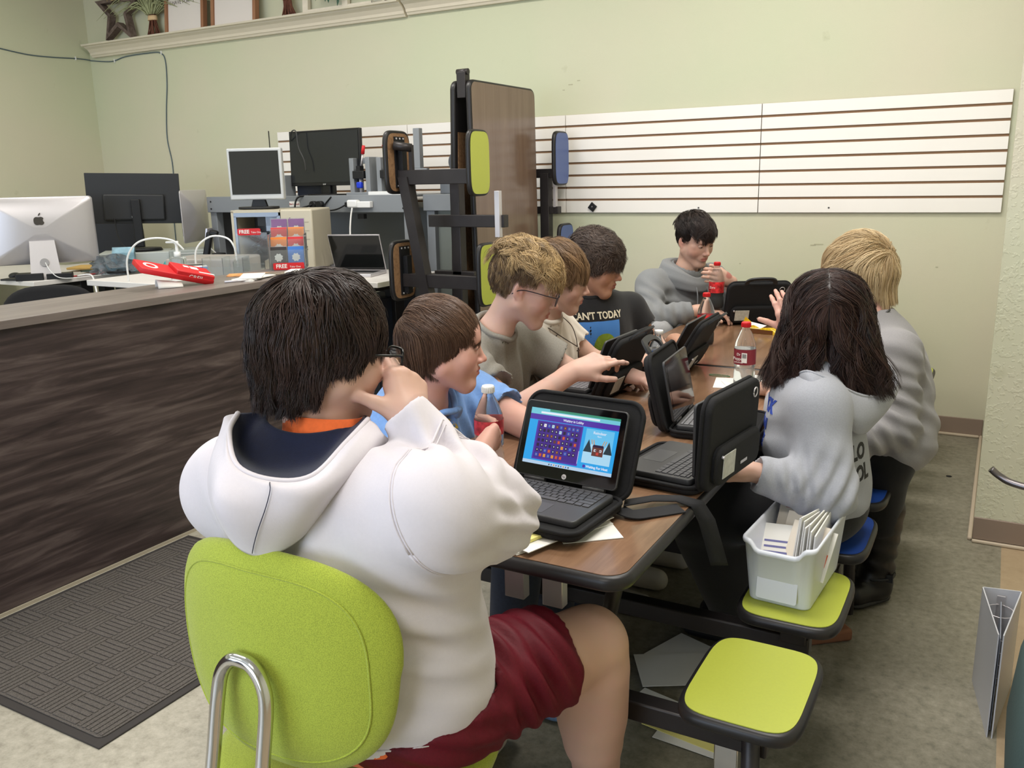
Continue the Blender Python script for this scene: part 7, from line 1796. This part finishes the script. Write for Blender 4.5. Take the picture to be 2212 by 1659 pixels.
def hood_down(p, nb, Rc, mat, liner, w=.13, d=.11, drop=.10, front=.04, name='hood', thick=.012):
    """hood lying on the shoulders: a soft roll round the neck that droops behind; parametric, with a lining"""
    def fn(u, v, sc=1.0):
        a = 2 * PI * u        # 0 = front
        bk = (1 - math.cos(a)) / 2
        prof = [(.066, .030), (.078, .052), (.098, .056), (.118, .030), (.125, -.01)]
        prof2 = [(.060, -.01), (.090, .050), (.135, .040), (.150, -.03), (.115, -.10)]
        t = v * 4; i = min(int(t), 3); f = t - i
        r0 = prof[i][0] * (1 - f) + prof[i + 1][0] * f; z0 = prof[i][1] * (1 - f) + prof[i + 1][1] * f
        r1 = prof2[i][0] * (1 - f) + prof2[i + 1][0] * f; z1 = prof2[i][1] * (1 - f) + prof2[i + 1][1] * f
        r = r0 * (1 - bk) + r1 * bk; z = z0 * (1 - bk) + z1 * bk
        loc = vec(r * math.sin(a) * (w / .13), r * math.cos(a) * (d / .11), z - (front if False else 0) * (1 - bk) - .05 * (1 - bk) ** 3)
        return Vector(nb + Rc @ loc)
    b = MB(mat); b.grid(lambda u, v: fn(u, v), 48, 17, thick=thick, closeu=True); return b.build(name, p.t, mat=Matrix.Translation(-p.t.location))

def sleeve_hoodie(p, name, mat, ch, Rc, pel, Rp, nb, shs, elbs, wrs, w=.18, dp=.14, r=(.070, .062, .045), fold=(), neckr=.075, bot=None, vox=CLOTH_V, cuff=True, base=.002, extra=None, wk=1.0, cuffmat=None):
    S = SDF(); ch = np.array(ch, float); pel = np.array(pel, float)
    S.ell(pel, (w * 1.05, dp * 1.1, .13), Rp, .07); S.ell((pel + ch) / 2, (w * wk, dp * 1.05, .17), Rc, .09); S.ell(ch, (w, dp, .16), Rc, .07)
    for q in shs: S.cap(ch + Rc @ vec(0, 0, .09), q, .075, r[0], .05)
    S.cap(ch + Rc @ vec(0, -.01, .08), nb, .085, neckr, .04)
    for a, b, c in zip(shs, elbs, wrs):
        a, b, c = (np.array(v, float) for v in (a, b, c)); S.cap(a, b, r[0], r[1], .04); d = (c - b) / np.linalg.norm(c - b); S.cap(b, c - d * .03, r[1], r[2], .03)
        if cuff: S.cap(c - d * .045, c + d * .0, r[2] * .80, r[2] * .76, .006)
        S.cap(c + d * .02, c + d * .08, r[2], r[2], .003, 's')
    if extra: extra(S)
    if bot is not None: S.half(bot, (0, 0, -1))
    d = (p.H - nb); d = d / np.linalg.norm(d); S.cap(nb + d * .015, nb + d * .12, neckr * .86, neckr * 1.2, .006, 's')
    return p.cloth(name, S, mat, fold=fold, vox=vox, base=base)

# ============ boy at the far end in the grey hoodie
def boy_hoodie():
    R3 = rot(122, 20, 4); H = vec(-1.298, 4.145, 1.108); s = .98
    p = Person('boy in a grey hoodie holding a cola bottle at the far table end', (-1.42, 4.2, 0), H, R3, s, SK1)
    nb = vec(-1.345, 4.16, .965); ch = vec(-1.40, 4.19, .82); Rc = rot(118, 12); pel = vec(-1.47, 4.22, .57); Rp = rot(105)
    sR = vec(-1.475, 4.03, .90); sL = vec(-1.27, 4.335, .905); eR = vec(-1.425, 3.86, .755); eL = vec(-1.13, 4.28, .79); wR = vec(-1.20, 3.945, .805); wL = vec(-1.10, 4.10, .885)
    p.head(nb, nose=1.0, down=.50, closed=.72, neck=.047)
    p.torso(pel, ch, Rp, Rc, .15, .10, (sR, sL)); p.arm(sR, eR, wR); p.arm(sL, eL, wL)
    p.hand(wR, vec(.95, .25, -.12), vec(.1, 0, 1), 1, .93, curl=((.35, .5, .4), (.3, .5, .4), (.3, .5, .4), (.35, .5, .4)), thumb=(.5, .3))
    p.hand(vec(-1.098, 4.045, .935), vec(-.45, -.70, .25), vec(.75, -.55, .1), 1, .95, curl=((.5, .8, .6), (.5, .85, .6), (.5, .8, .6), (.45, .8, .6)), thumb=(.6, .5)); p.S.cap(eL, vec(-1.095, 4.06, .925), .036, .026, .015)
    hips = [pel + Rp @ vec(q * .09, .05, -.03) for q in (1, -1)]; kn = [vec(-1.385, 3.86, .70), vec(-1.05, 4.36, .54)]; an = [vec(-1.40, 3.92, .50), vec(-1.1, 4.36, .09)]
    for a, b, c in zip(hips, kn, an): p.leg(a, b, c, .065, .045)
    p.build()
    sleeve_hoodie(p, 'hoodie', FHG, ch, Rc, pel, Rp, nb, (sR, sL), (eR, eL), (wR - vec(.03, 0, 0), vec(-1.10, 4.09, .90)), .175, .135, (.072, .070, .046), bot=(0, 0, .50),
        fold=[((-1.42, 3.92, .82), (.5, .6, .8), .055, .10, .009), ((-1.36, 4.05, .80), (.5, -.3, 1), .07, .12, .007), ((-1.33, 3.88, .77), (1, .2, .2), .05, .10, .007), ((-1.30, 4.2, .75), (.8, .5, .3), .06, .1, .006), ((-1.15, 4.25, .83), (.2, .8, .5), .04, .08, .007)])
    hood_down(p, nb + vec(.005, .0, -.015), Rc, FHG, FHG)
    b = MB(FHG); f = nb + Rc @ vec(0, .115, -.03)
    for q in (-1, 1): b.tube([nb + Rc @ vec(q * .03, .095, -.02), nb + Rc @ vec(q * .036, .135, -.07), nb + Rc @ vec(q * .034, .150, -.13)], .003, n=6)
    b.build('drawstrings', p.t, mat=Matrix.Translation(-p.t.location))
    e = MB(M('black_print', (26, 26, 28), .7)); hz = [o for o in p.t.children if o.name.startswith('hoodie')][0]
    for a_, b_, r_ in (((0, .026), (0, .030), .006), ((0, .02), (.003, .0), .005), ((0, .016), (.018, .030), .003), ((0, .016), (-.014, .012), .003), ((.003, .0), (.020, -.016), .0035), ((.003, 0), (-.016, -.020), .0035)):
        dx, dy = b_[0] - a_[0], b_[1] - a_[1]; l_ = math.hypot(dx, dy); nx_, ny_ = -dy / l_ * r_, dx / l_ * r_
        e.loft([[(a_[0] + nx_, a_[1] + ny_, z), (a_[0] - nx_, a_[1] - ny_, z), (b_[0] - nx_ * .6, b_[1] - ny_ * .6, z), (b_[0] + nx_ * .6, b_[1] + ny_ * .6, z)] for z in (0, .0008)], smooth=False)
    wrap_print(e, hz, (-1.28, 4.07, .90), 140, 8); e.build('chest_emblem', p.t, mat=Matrix.Translation(-p.t.location))
    S_ = pants(p, FSW, hips, kn, an, (.09, .075, .06), pel=pel, Rp=Rp, fold=[((-1.40, 3.88, .62), (.3, 0, 1), .06, .12, .006)]); shoes(p, an[1:], [an[1] + vec(.15, 0, 0)], MSHW)
    S2 = SDF(); S2.cap((-1.41, 3.90, .495), (-1.30, 3.86, .485), .042, .036, .02); p.cloth('shoe', S2, MSHW, vox=.007, base=0)
    make_hair('hair', p.t, H, R3, s, HB6, n=4500, length=.014, vol=.004, hem=lambda a: -.07, flow='crown', width=0.0006, seed=14, messy=.2, dark=0, steps=4, scalp=lambda q, a: (-.035 if abs(a) > 1.9 else .012) < q[2] < .085 and abs(a) > .9, cap_hem=lambda a: .068 if abs(a) < .95 else (.014 if abs(a) < 1.8 else -.04))
    make_hair('hair', p.t, H, R3, s, HB6, n=5500, length=lambda q, a: .085 if abs(a) < 1.0 else .06, vol=.026, hem=lambda a: .030 if abs(a) < .9 else .045, flow='side', fwd=.12, crown=(0, -.06, .11), width=0.0009, seed=15, grav=.30, messy=.22, dark=.3, scalp=lambda q, a: q[2] > (.064 if abs(a) < 1.0 else .060))
    brows(p.t, H, R3, s, BROW_D, th=1.4)
    return p

# ============ blonde woman
def woman():
    R3 = rot(-98, 14, 0); H = vec(-.408, 3.075, 1.080); s = 1.0
    p = Person('woman with a blonde bob and glasses in a long grey sweater raising one hand', (-.33, 2.95, 0), H, R3, s, SK4)
    nb = vec(-.345, 3.07, .935); ch = vec(-.300, 3.03, .79); Rc = rot(-104, 14); pel = vec(-.275, 2.96, .575); Rp = rot(-110)
    sR = vec(-.37, 3.20, .87); sL = vec(-.255, 2.89, .865); eR = vec(-.52, 3.16, .70); eL = vec(-.235, 2.80, .66); wR = vec(-.580, 2.955, .895); wL = vec(-.37, 2.66, .585)
    p.head(nb, nose=1.0, down=.3, closed=.35, neck=.05, chub=.003)
    p.torso(pel, ch, Rp, Rc, .17, .12, (sR, sL)); p.arm(sR, eR, wR, .05, .042, .029); p.arm(sL, eL, wL, .05, .042, .029)
    p.hand(wR, vec(-.28, -.16, .95), vec(.35, -.9, .10), -1, .95, curl=((.55, .35, .2), (.5, .35, .2), (.5, .4, .25), (.6, .45, .3)), thumb=(.75, -.1))
    p.hand(wL, vec(-.85, -.3, -.3), vec(0, 0, 1), -1, .93, curl=(.4, .4, .4, .4), thumb=(.4, .3))
    hips = [pel + Rp @ vec(q * .09, .03, -.04) for q in (1, -1)]; kn = [vec(-.60, 3.18, .52), vec(-.285, 2.80, .53)]; an = [vec(-.58, 3.2, .12), vec(-.272, 2.955, .12)]
    kn[1] = vec(-.262, 2.86, .52)
    for a, b, c in zip(hips, kn, an): p.leg(a, b, c, .08, .062, .045)
    p.build()
    def ex(S): S.cap(pel + vec(.02, .04, 0), pel + vec(.03, .06, -.06), .115, .11, .05)
    sleeve_hoodie(p, 'sweater', FWG, ch, Rc, pel, Rp, nb, (sR, sL), (eR, eL), (wR - vec(0, .01, .03), wL), .175, .130, (.068, .062, .046), neckr=.070, bot=(0, 0, .50), extra=ex, cuff=False,
        fold=[((-.22, 2.80, .72), (.3, .3, 1), .05, .12, .008), ((-.20, 2.88, .80), (.2, .8, .6), .07, .12, .006), ((-.30, 2.73, .63), (1, .3, .6), .045, .10, .008), ((-.15, 3.0, .62), (.2, .5, 1), .09, .15, .006)])
    b = MB(M('dark_cord', (60, 30, 26), .6)); b.tube([nb + vec(.05, -.055, .05), nb + vec(.0, -.088, .0), nb + vec(-.045, -.105, -.06), nb + vec(-.07, -.10, -.12)], .0035, n=6); b.build('lanyard_cord', p.t, mat=Matrix.Translation(-p.t.location))
    pants(p, FBK, hips, kn, [vec(-.58, 3.2, .3), vec(-.268, 2.905, .30)], (.10, .082, .064), pel=pel, Rp=Rp)
    for a, kk in zip(an, kn):
        S = SDF(); S.cap((a[0] + .004, a[1] - .045, .35), (a[0], a[1], .13), .078, .058, .02); S.cap((a[0], a[1], .12), (a[0], a[1], .06), .056, .055, .02); S.cap((a[0] - .0, a[1] + .01, .05), (a[0] - .055, a[1] - .075, .04), .052, .046, .03); S.half((0, 0, .012), (0, 0, -1), .004)
        o = p.cloth('boot', S, MBOOT, vox=.006, fold=[((a[0], a[1], .18), (.2, .2, 1), .05, .10, .006), ((a[0], a[1], .28), (.3, .2, 1), .06, .08, .003)], base=.001)
        S = SDF(); S.cap((a[0] - .0, a[1] + .01, .016), (a[0] - .055, a[1] - .075, .016), .056, .050, .02, flat=((0, 0, 1), .3)); p.cloth('boot_sole', S, MBLKM, vox=.006, base=0)
        bb = MB(MBLKM); bb.tube([(a[0] + .060 * math.cos(q), a[1] + .060 * math.sin(q), .105 + .006 * math.sin(q)) for q in [2 * PI * k / 16 for k in range(17)]], .006, n=6, sub=1); bb.box(a[0] + .05, a[1] - .038, .105, .02, .012, .026); bb.build('boot_strap', p.t, mat=Matrix.Translation(-p.t.location))
    hem = lambda a: (-.100 if abs(a) > 2.1 else (-.075 if abs(a) > 1.25 else (.030 if abs(a) < 1.0 else -.01)))
    make_hair('hair', p.t, H, R3, s, HB7, n=12000, length=lambda q, a: .20 if abs(a) > 1.1 else .13, vol=.027, hem=hem, flow='side', fwd=.55, crown=(.0, -.05, .12), width=0.0009, seed=21, grav=.55, messy=.13, wave=.0035, wlen=.20, dark=.35, hug=1.3, cap_r=(.080, .102, .092), scalp=lambda q, a: q[2] > (.066 if abs(a) < .8 else (-.0 if abs(a) < 1.5 else -.05)))
    brows(p.t, H, R3, s, BROW_L); glasses(p.t, H, R3, s, M('thin_bronze_frame', (96, 62, 50), .3, metal=.6), MLENS, thick=.0011, sq=2.4, h=.017, w=.024, slip=.006)
    return p

GIRL_HOOD = [
    [(-0.440, 2.290, 0.905), (-0.395, 2.335, 0.938), (-0.364, 2.36, 0.923), (-0.328, 2.399, 0.906), (-0.302, 2.47, 0.894), (-0.295, 2.546, 0.899), (-0.311, 2.611, 0.912)],
    [(-0.440, 2.290, 0.905), (-0.379, 2.268, 0.919), (-0.333, 2.287, 0.892), (-0.292, 2.339, 0.867), (-0.262, 2.434, 0.852), (-0.261, 2.532, 0.866), (-0.288, 2.619, 0.892)],
    [(-0.440, 2.290, 0.905), (-0.39, 2.197, 0.939), (-0.329, 2.201, 0.916), (-0.272, 2.258, 0.876), (-0.225, 2.373, 0.857), (-0.215, 2.511, 0.865), (-0.257, 2.636, 0.892)],
    [(-0.440, 2.290, 0.905), (-0.382, 2.168, 0.904), (-0.314, 2.171, 0.859), (-0.259, 2.238, 0.818), (-0.221, 2.364, 0.815), (-0.211, 2.519, 0.843), (-0.252, 2.658, 0.874)],
    [(-0.440, 2.290, 0.905), (-0.377, 2.195, 0.863), (-0.305, 2.21, 0.811), (-0.269, 2.267, 0.771), (-0.249, 2.372, 0.772), (-0.237, 2.53, 0.807), (-0.256, 2.652, 0.862)],
]
HOOD_ROWS = [
    [(-1.039, 1.027, 1.058), (-1.008, 0.984, 1.052), (-0.969, 0.968, 1.045), (-0.93, 0.977, 1.04), (-0.899, 1.007, 1.04), (-0.887, 1.049, 1.042), (-0.906, 1.109, 1.04)],
    [(-1.044, 0.989, 1.058), (-1.018, 0.935, 1.022), (-0.968, 0.922, 1.002), (-0.923, 0.934, 0.998), (-0.888, 0.969, 1.007), (-0.876, 1.017, 1.033), (-0.891, 1.083, 1.045)],
    [(-1.048, 0.964, 1.062), (-1.005, 0.903, 1.051), (-0.944, 0.858, 1.021), (-0.887, 0.868, 1.005), (-0.848, 0.908, 1.005), (-0.849, 0.985, 1.032), (-0.865, 1.063, 1.049)],
    [(-1.053, 0.943, 1.061), (-1.0, 0.881, 1.047), (-0.937, 0.836, 1.012), (-0.871, 0.851, 0.996), (-0.825, 0.896, 0.999), (-0.826, 0.975, 1.032), (-0.848, 1.059, 1.042)],
    [(-1.056, 0.935, 1.045), (-1.004, 0.858, 1.016), (-0.942, 0.812, 0.977), (-0.876, 0.837, 0.952), (-0.827, 0.886, 0.967), (-0.815, 0.974, 1.008), (-0.831, 1.06, 1.031)],
    [(-1.078, 0.94, 1.02), (-1.033, 0.875, 0.962), (-0.96, 0.842, 0.909), (-0.905, 0.845, 0.891), (-0.866, 0.883, 0.906), (-0.85, 0.962, 0.948), (-0.826, 1.075, 1.012)],
]
def crv(P, t):
    P = [np.array(p) for p in P]; n = len(P) - 1; x = min(max(t, 0), .99999) * n; i = int(x); t = x - i
    a, b, c, d = P[max(i - 1, 0)], P[i], P[i + 1], P[min(i + 2, n)]
    return .5 * ((2 * b) + (c - a) * t + (2 * a - 5 * b + 4 * c - d) * t * t + (3 * b - a - 3 * c + d) * t ** 3)
def sheet(rows, u, v): return crv([crv(r, u) for r in rows], v)
# ============ dark-haired girl
def girl():
    R3 = rot(-14, 4, 0); H = vec(-.388, 2.385, 1.048); s = .97
    p = Person('girl with long dark brown hair in a light grey hoodie seen from behind', (-.34, 2.4, 0), H, R3, s, SK1)
    nb = vec(-.375, 2.345, .905); ch = vec(-.395, 2.345, .765); Rc = rot(-80, 10); pel = vec(-.375, 2.36, .560); Rp = rot(-82)
    sL = vec(-.36, 2.20, .85); sR = vec(-.40, 2.50, .85); eL = vec(-.30, 2.13, .655); eR = vec(-.50, 2.56, .73); wL = vec(-.475, 2.055, .69); wR = vec(-.56, 2.60, .765)
    eL = vec(-.325, 2.135, .655); wL = vec(-.485, 2.06, .705)
    p.head(nb, down=.3, eyes_on=True, neck=.044)
    p.torso(pel, ch, Rp, Rc, .15, .10, (sR, sL)); p.arm(sR, eR, wR, .04, .034, .024); p.arm(sL, eL, wL, .04, .034, .024)
    p.hand(vec(-.57, 2.66, .775), vec(-.6, .75, -.15), vec(.1, 0, 1), -1, .88, curl=(.35, .4, .45, .5), thumb=(.4, .3)); p.S.cap(eR, vec(-.57, 2.655, .775), .034, .024, .01)
    p.hand(wL, vec(-.98, .0, .1), vec(0, -.2, 1), -1, .85, curl=(.3, .3, .35, .4), thumb=(.4, .3))
    hips = [pel + Rp @ vec(q * .085, .03, -.03) for q in (1, -1)]; kn = [vec(-.66, 2.42, .55), vec(-.66, 2.18, .55)]; an = [vec(-.57, 2.58, .1), vec(-.59, 2.46, .1)]
    for a, b, c in zip(hips, kn, an): p.leg(a, b, c, .075, .055, .04)
    p.build()
    def ex(S): pass
    sleeve_hoodie(p, 'hoodie', FHL, ch, Rc, pel, Rp, nb, (sR, sL), (eR, eL), (vec(-.555, 2.62, .765), wL), .165, .108, (.070, .074, .048), neckr=.064, bot=(0, 0, .535), extra=ex, wk=1.0,
        fold=[((-.31, 2.09, .67), (.9, .2, -.4), .040, .08, .008), ((-.38, 2.06, .70), (1, .0, .3), .035, .06, .006), ((-.28, 2.12, .74), (.3, .2, 1), .08, .08, .003), ((-.30, 2.2, .60), (.3, .3, 1), .08, .13, .006), ((-.45, 2.25, .68), (.3, .5, 1), .07, .12, .006)])
    off0 = Matrix.Translation(-p.t.location)
    b = MB(FHL); b.grid(lambda u, v: Vector(sheet(GIRL_HOOD, u, v)), 50, 34, thick=-.005); b.build('hood', p.t, mat=off0)
    b = MB(FHL); b.tube([Vector(sheet(GIRL_HOOD, u, .5)) for u in np.linspace(0, 1, 40)], .0035, n=8, sub=1); b.build('hood_rim', p.t, mat=off0)
    hz = [o for o in p.t.children if o.name.startswith('hoodie')][0]
    for txt, z_, sz in (('DUCK', .05, .045), ('MIW', 0, .045), ('RIDE', -.045, .04)):
        l = MB([M('royal_print', (44, 70, 160), .8)]); l.text(txt, sz, ext=.0006, bold=.002, sx=1.15)
        wrap_print(l, hz, (-.47, 2.30, .78 + z_), -100, 6); l.build('chest_lettering', p.t, mat=Matrix.Translation(-p.t.location))
    l = MB(M('black_print', (26, 26, 28), .7)); l.text('LO', .055, mat=T(.0, .055, 0), ext=.0006, bold=.002, sx=.8); l.text('POL', .055, mat=T(.0, -.0, 0), ext=.0006, bold=.002, sx=.8)
    wrap_print(l, hz, (-.295, 2.33, .660), 145, 0); l.build('back_lettering', p.t, mat=Matrix.Translation(-p.t.location))
    pants(p, FBK, hips, kn, an, (.10, .095, .085), pel=pel - vec(0, 0, .02), Rp=Rp, w=.165); shoes(p, an, [a + vec(-.15, 0, 0) for a in an], MBLKM)
    hem = lambda a: (-.170 if a > 0 else -.160)
    make_hair('hair', p.t, H, R3, s, HB8, n=14000, length=lambda q, a: .40 if q[2] > .03 else .30, vol=.024, hem=hem, flow='part', part=-.004, crown=(0, -.05, .12), width=0.001, seed=31, grav=.55, messy=.12, wave=.022, wlen=.13, dark=.0, steps=20, scalp=lambda q, a: abs(a) > .75 and q[2] > -.04 or q[2] > .07, cap_r=(.082, .105, .094), hug=0, spread=lambda q, t: vec(.012 * np.sign(q[0]) + .018 * (q[0] > -.02), .02, 0) * t * t)
    return p

# ============ near boy in the white hoodie
def boy_near():
    R3 = rot(22, 12, 0); H = vec(-.958, 1.080, 1.150); s = .99
    p = Person('large boy with dark hair in a white hoodie and maroon shorts, seated nearest the camera', (-.88, 1.02, 0), H, R3, s, SK1)
    nb = vec(-.950, 1.048, 1.010)
    ch = vec(-.925, 1.03, .860); Rc = rot(3, 14); pel = vec(-.87, 1.05, .60); Rp = rot(0, 0)
    sR = vec(-.700, 1.005, .940); sL = vec(-1.150, 1.04, .895); eR = vec(-.684, 1.130, .900); eL = vec(-1.24, 1.20, .80)
    wR = vec(-.812, 1.108, 1.034); wL = vec(-1.05, 1.38, .78)
    p.head(nb, chub=.010, down=.3, neck=.054)
    p.torso(pel, ch, Rp, Rc, .19, .13, (sR, sL)); p.arm(sR, eR, wR, .055, .042, .029); p.arm(sL, eL, wL, .055, .045, .031)
    p.hand(wR, vec(-.421, .478, .677), vec(.772, -.133, .514), -1, 1.0, curl=((.45, .80, .5), (.6, .9, .5), (.7, .95, .5), (.8, .95, .5)), thumb=(1.1, -.1))
    p.hand(wL, vec(.8, .5, -.1), vec(0, 0, 1), 1, .95, curl=(.4, .4, .4, .4), thumb=(.4, .3))
    hips = [vec(-.775, 1.06, .560), vec(-1.0, 1.06, .56)]; kn = [vec(-.640, 1.425, .520), vec(-1.02, 1.47, .55)]; an = [vec(-.652, 1.50, .10), vec(-1.02, 1.52, .1)]
    p.leg(hips[0], kn[0], an[0], .105, .072, .044); p.leg(hips[1], kn[1], an[1], .105, .07, .044)
    p.S.cap(lerp(kn[0], an[0], .15) + vec(0, -.012, 0), lerp(kn[0], an[0], .55) + vec(0, -.012, 0), .066, .056, .03)
    p.boxes.append((vec(-.76, 1.28, .0), vec(-.53, 1.56, .66), .004)); p.build()
    # hoodie body: wide, soft torso
    S = SDF()
    S.ell((-.865, 1.06, .60), (.205, .160, .150), rot(0, 4), .08); S.ell((-.890, 1.055, .735), (.212, .165, .170), Rc, .09); S.ell((-.905, 1.04, .865), (.215, .148, .155), Rc, .08)
    S.cap((-.92, 1.04, .910), sR, .090, .080, .06); S.cap((-.94, 1.045, .905), sL, .086, .080, .08); S.cap((-.93, 1.05, .90), nb + vec(0, 0.03, -.06), .09, .070, .05)
    S.cap(sR, eR, .084, .076, .05); cw = wR - (wR - eR) / np.linalg.norm(wR - eR) * .0
    d = (wR - eR) / np.linalg.norm(wR - eR); S.cap(eR, wR - d * .055, .072, .048, .035); S.cap(wR - d * .06, wR + d * .03, .047, .046, .012)
    S.cap(sL, eL, .090, .082, .05); dl = (wL - eL) / np.linalg.norm(wL - eL); S.cap(eL, wL - dl * .03, .072, .046, .03)
    S.half(wR + d * .028, d, .002) if False else S.add(lambda P: np.maximum((P - (wR + d * .026)) @ (-d), np.linalg.norm(P - wR, axis=-1) - .13), wR - .14, wR + .14, .003, 's'); S.cap(wR + d * .018, wR + d * .05, .036, .036, .002, 's')
    dn = (H - nb) / np.linalg.norm(H - nb); S.cap(nb - dn * .03, nb + dn * .14, .070, .11, .01, 's'); S.ell(nb + vec(.02, -.01, -.005), (.105, .09, .05), None, .02, 's')
    S.half((-.87, 1.0, .520), (.02, .10, -1), .03)
    F_ = [((-.72, 1.09, .985), (.6, .8, .1), .042, .075, .012), ((-.655, 1.14, .955), (.5, .6, .75), .033, .070, .010), ((-.80, .90, .93), (.8, .1, .5), .09, .08, .004), ((-.62, 1.10, .90), (.2, .4, 1), .04, .06, .006), ((-.66, 1.02, .86), (.6, .2, .9), .07, .08, .006), ((-.76, .86, .70), (.2, .2, 1), .08, .12, .007), ((-.85, .84, .62), (.1, .1, 1), .075, .14, .005), ((-.70, .98, .74), (.3, .2, 1), .06, .10, .008), ((-1.10, .90, .90), (.8, .3, .5), .08, .10, .006), ((-.92, .84, .80), (.3, 0, 1), .12, .13, .004)]
    hd = p.cloth('hoodie', S, FPW, vox=.0055, fold=F_, base=.0015, relax_n=3)
    # seams: armhole and cuff ribs as raised stitch lines
    from mathutils.bvhtree import BVHTree
    bv = BVHTree.FromPolygons([v.co.copy() for v in hd.data.vertices], [list(q.vertices) for q in hd.data.polygons])
    off0 = Matrix.Translation(-p.t.location)
    def seam(cen, ax, r, a0, a1, nm, wd=.0022, e=.0006):
        cen = np.array(cen); ax = np.array(ax) / np.linalg.norm(ax); u = np.cross(ax, (0, 0, 1)); u /= np.linalg.norm(u); v = np.cross(ax, u); P_ = []
        for k in range(41):
            a = a0 + (a1 - a0) * k / 40; o_ = cen + (u * math.cos(a) + v * math.sin(a)) * r; h_ = bv.ray_cast(Vector(o_), Vector(cen - o_).normalized(), r)
            if h_[0] is not None: P_.append(h_[0] + h_[1] * e)
        b = MB(FPW)
        if len(P_) > 3: b.tube(P_, wd, n=6, sub=1)
        b.build(nm, p.t, mat=off0)
    axs = np.array(sR) - np.array((-.93, 1.0, .93)); seam(sR + vec(.012, .0, -.03), axs + vec(0, 0, .1), .25, 0, 2 * PI, 'armhole_seam'); seam(sR + vec(.018, .0, -.03), axs + vec(0, 0, .1), .25, 0, 2 * PI, 'armhole_seam', .0012)
    seam(vec(-.87, 1.0, .565), vec(.02, .10, -1), .4, 0, 2 * PI, 'hem_seam', .002)
    # hood lying on the back: white shell with navy lining visible
    def hf(u, v):
        q = sheet(HOOD_ROWS, u, v)
        w = max(0, v - .45) / .55; q = q + vec(0, -1, .2) * (.005 * math.sin(9 * u + 5 * v) + .004 * math.sin(21 * u - 8 * v)) * w * (1 - w) * 4
        return Vector(q)
    b = MB(FPW); b.grid(lambda u, v: hf(u, .41 + .59 * v), 60, 28, thick=-.005); b.build('hood', p.t, mat=off0)
    b = MB(FNV); b.grid(lambda u, v: hf(u, .405 * v), 60, 18, thick=-.004); b.build('hood_lining', p.t, mat=off0)
    b = MB(FPW); b.tube([hf(u, .41) for u in np.linspace(0, 1, 40)], .0045, n=8, sub=1); b.build('hood_rim', p.t, mat=off0)
    b = MB(FNV); b.tube([hf(.47 + .03 * math.sin(3 * v), v) + Vector((0, -.004, .001)) for v in np.linspace(.45, .97, 24)], .0007, n=5, sub=1); b.build('hood_seam', p.t, mat=off0)
    # orange undershirt collar and hem
    b = MB(FOR); b.grid(lambda u, v: Vector(nb + rot(3, 10) @ vec(.064 * math.sin(2 * PI * u), .062 * math.cos(2 * PI * u), -.03 + .070 * v)), 36, 3, thick=.003, closeu=True); b.build('undershirt_collar', p.t, mat=off0)
    S = SDF(); S.ell((-.865, 1.06, .58), (.203, .158, .13), rot(0, 4), .08); S.half((-.87, 1.0, .492), (.02, .10, -1), .01); S.half((-.87, 1.0, .56), (0, 0, 1), .01); p.cloth('undershirt', S, FOR, vox=.007)
    # shorts
    S = SDF(); S.ell((-.865, 1.08, .545), (.205, .165, .078), None, .05)
    hem_pt = lerp(hips[0], kn[0], .70); dk = (kn[0] - hips[0]) / np.linalg.norm(kn[0] - hips[0])
    S.cap(hips[0] + vec(.0, 0, 0), hem_pt + dk * .03, .112, .104, .05); S.cap(hips[1], lerp(hips[1], kn[1], .7), .112, .100, .05)
    S.half(hem_pt, dk, .003); S.cap(hem_pt - dk * .03, hem_pt + dk * .06, .092, .096, .002, 's')
    S.half((0, 0, .486), (0, 0, -1), .01); S.ell((-.865, 1.06, .61), (.207, .163, .112), rot(0, 4), .006, 's')
    p.cloth('shorts', S, FMR, vox=.006, fold=[((-.71, 1.16, .62), (.35, 1, .2), .036, .10, .008), ((-.67, 1.28, .58), (.3, 1, .3), .045, .09, .006), ((-.62, 1.18, .55), (.3, .9, .5), .040, .09, .009), ((-.72, 1.02, .56), (.3, .3, 1), .04, .10, .006)], base=.0015)
    shoes(p, an, [an[0] + vec(-.04, .16, 0), an[1] + vec(0, .16, 0)], MSHW, r=.048)
    hem = lambda a: (-.094 if abs(a) > 2.2 else (-.080 if abs(a) > 1.8 else (-.028 if abs(a) > 1.2 else .01)))
    make_hair('hair', p.t, H, R3, s, HB1, n=16000, length=lambda q, a: .15, vol=.016, hem=hem, flow='crown', crown=(.006, -.060, .108), width=0.001, seed=41, grav=.5, messy=.20, wave=.006, wlen=.09, dark=.12, steps=14, scalp=lambda q, a: q[2] > (.06 if abs(a) < .8 else (.0 if abs(a) < 1.5 else -.065)), cap_r=(.081, .103, .092))
    glasses(p.t, H, R3, s, M('black_glasses_frame', (14, 14, 16), .25), MLENS, thick=.0026, sq=3.6, h=.019, w=.028, slip=.012, z=.0)
    return p

PEOPLE = [boy_near, boy_blue, boy_grey, boy_white_tee, boy_black, boy_hoodie, woman, girl]
import os
for f_ in PEOPLE: f_()
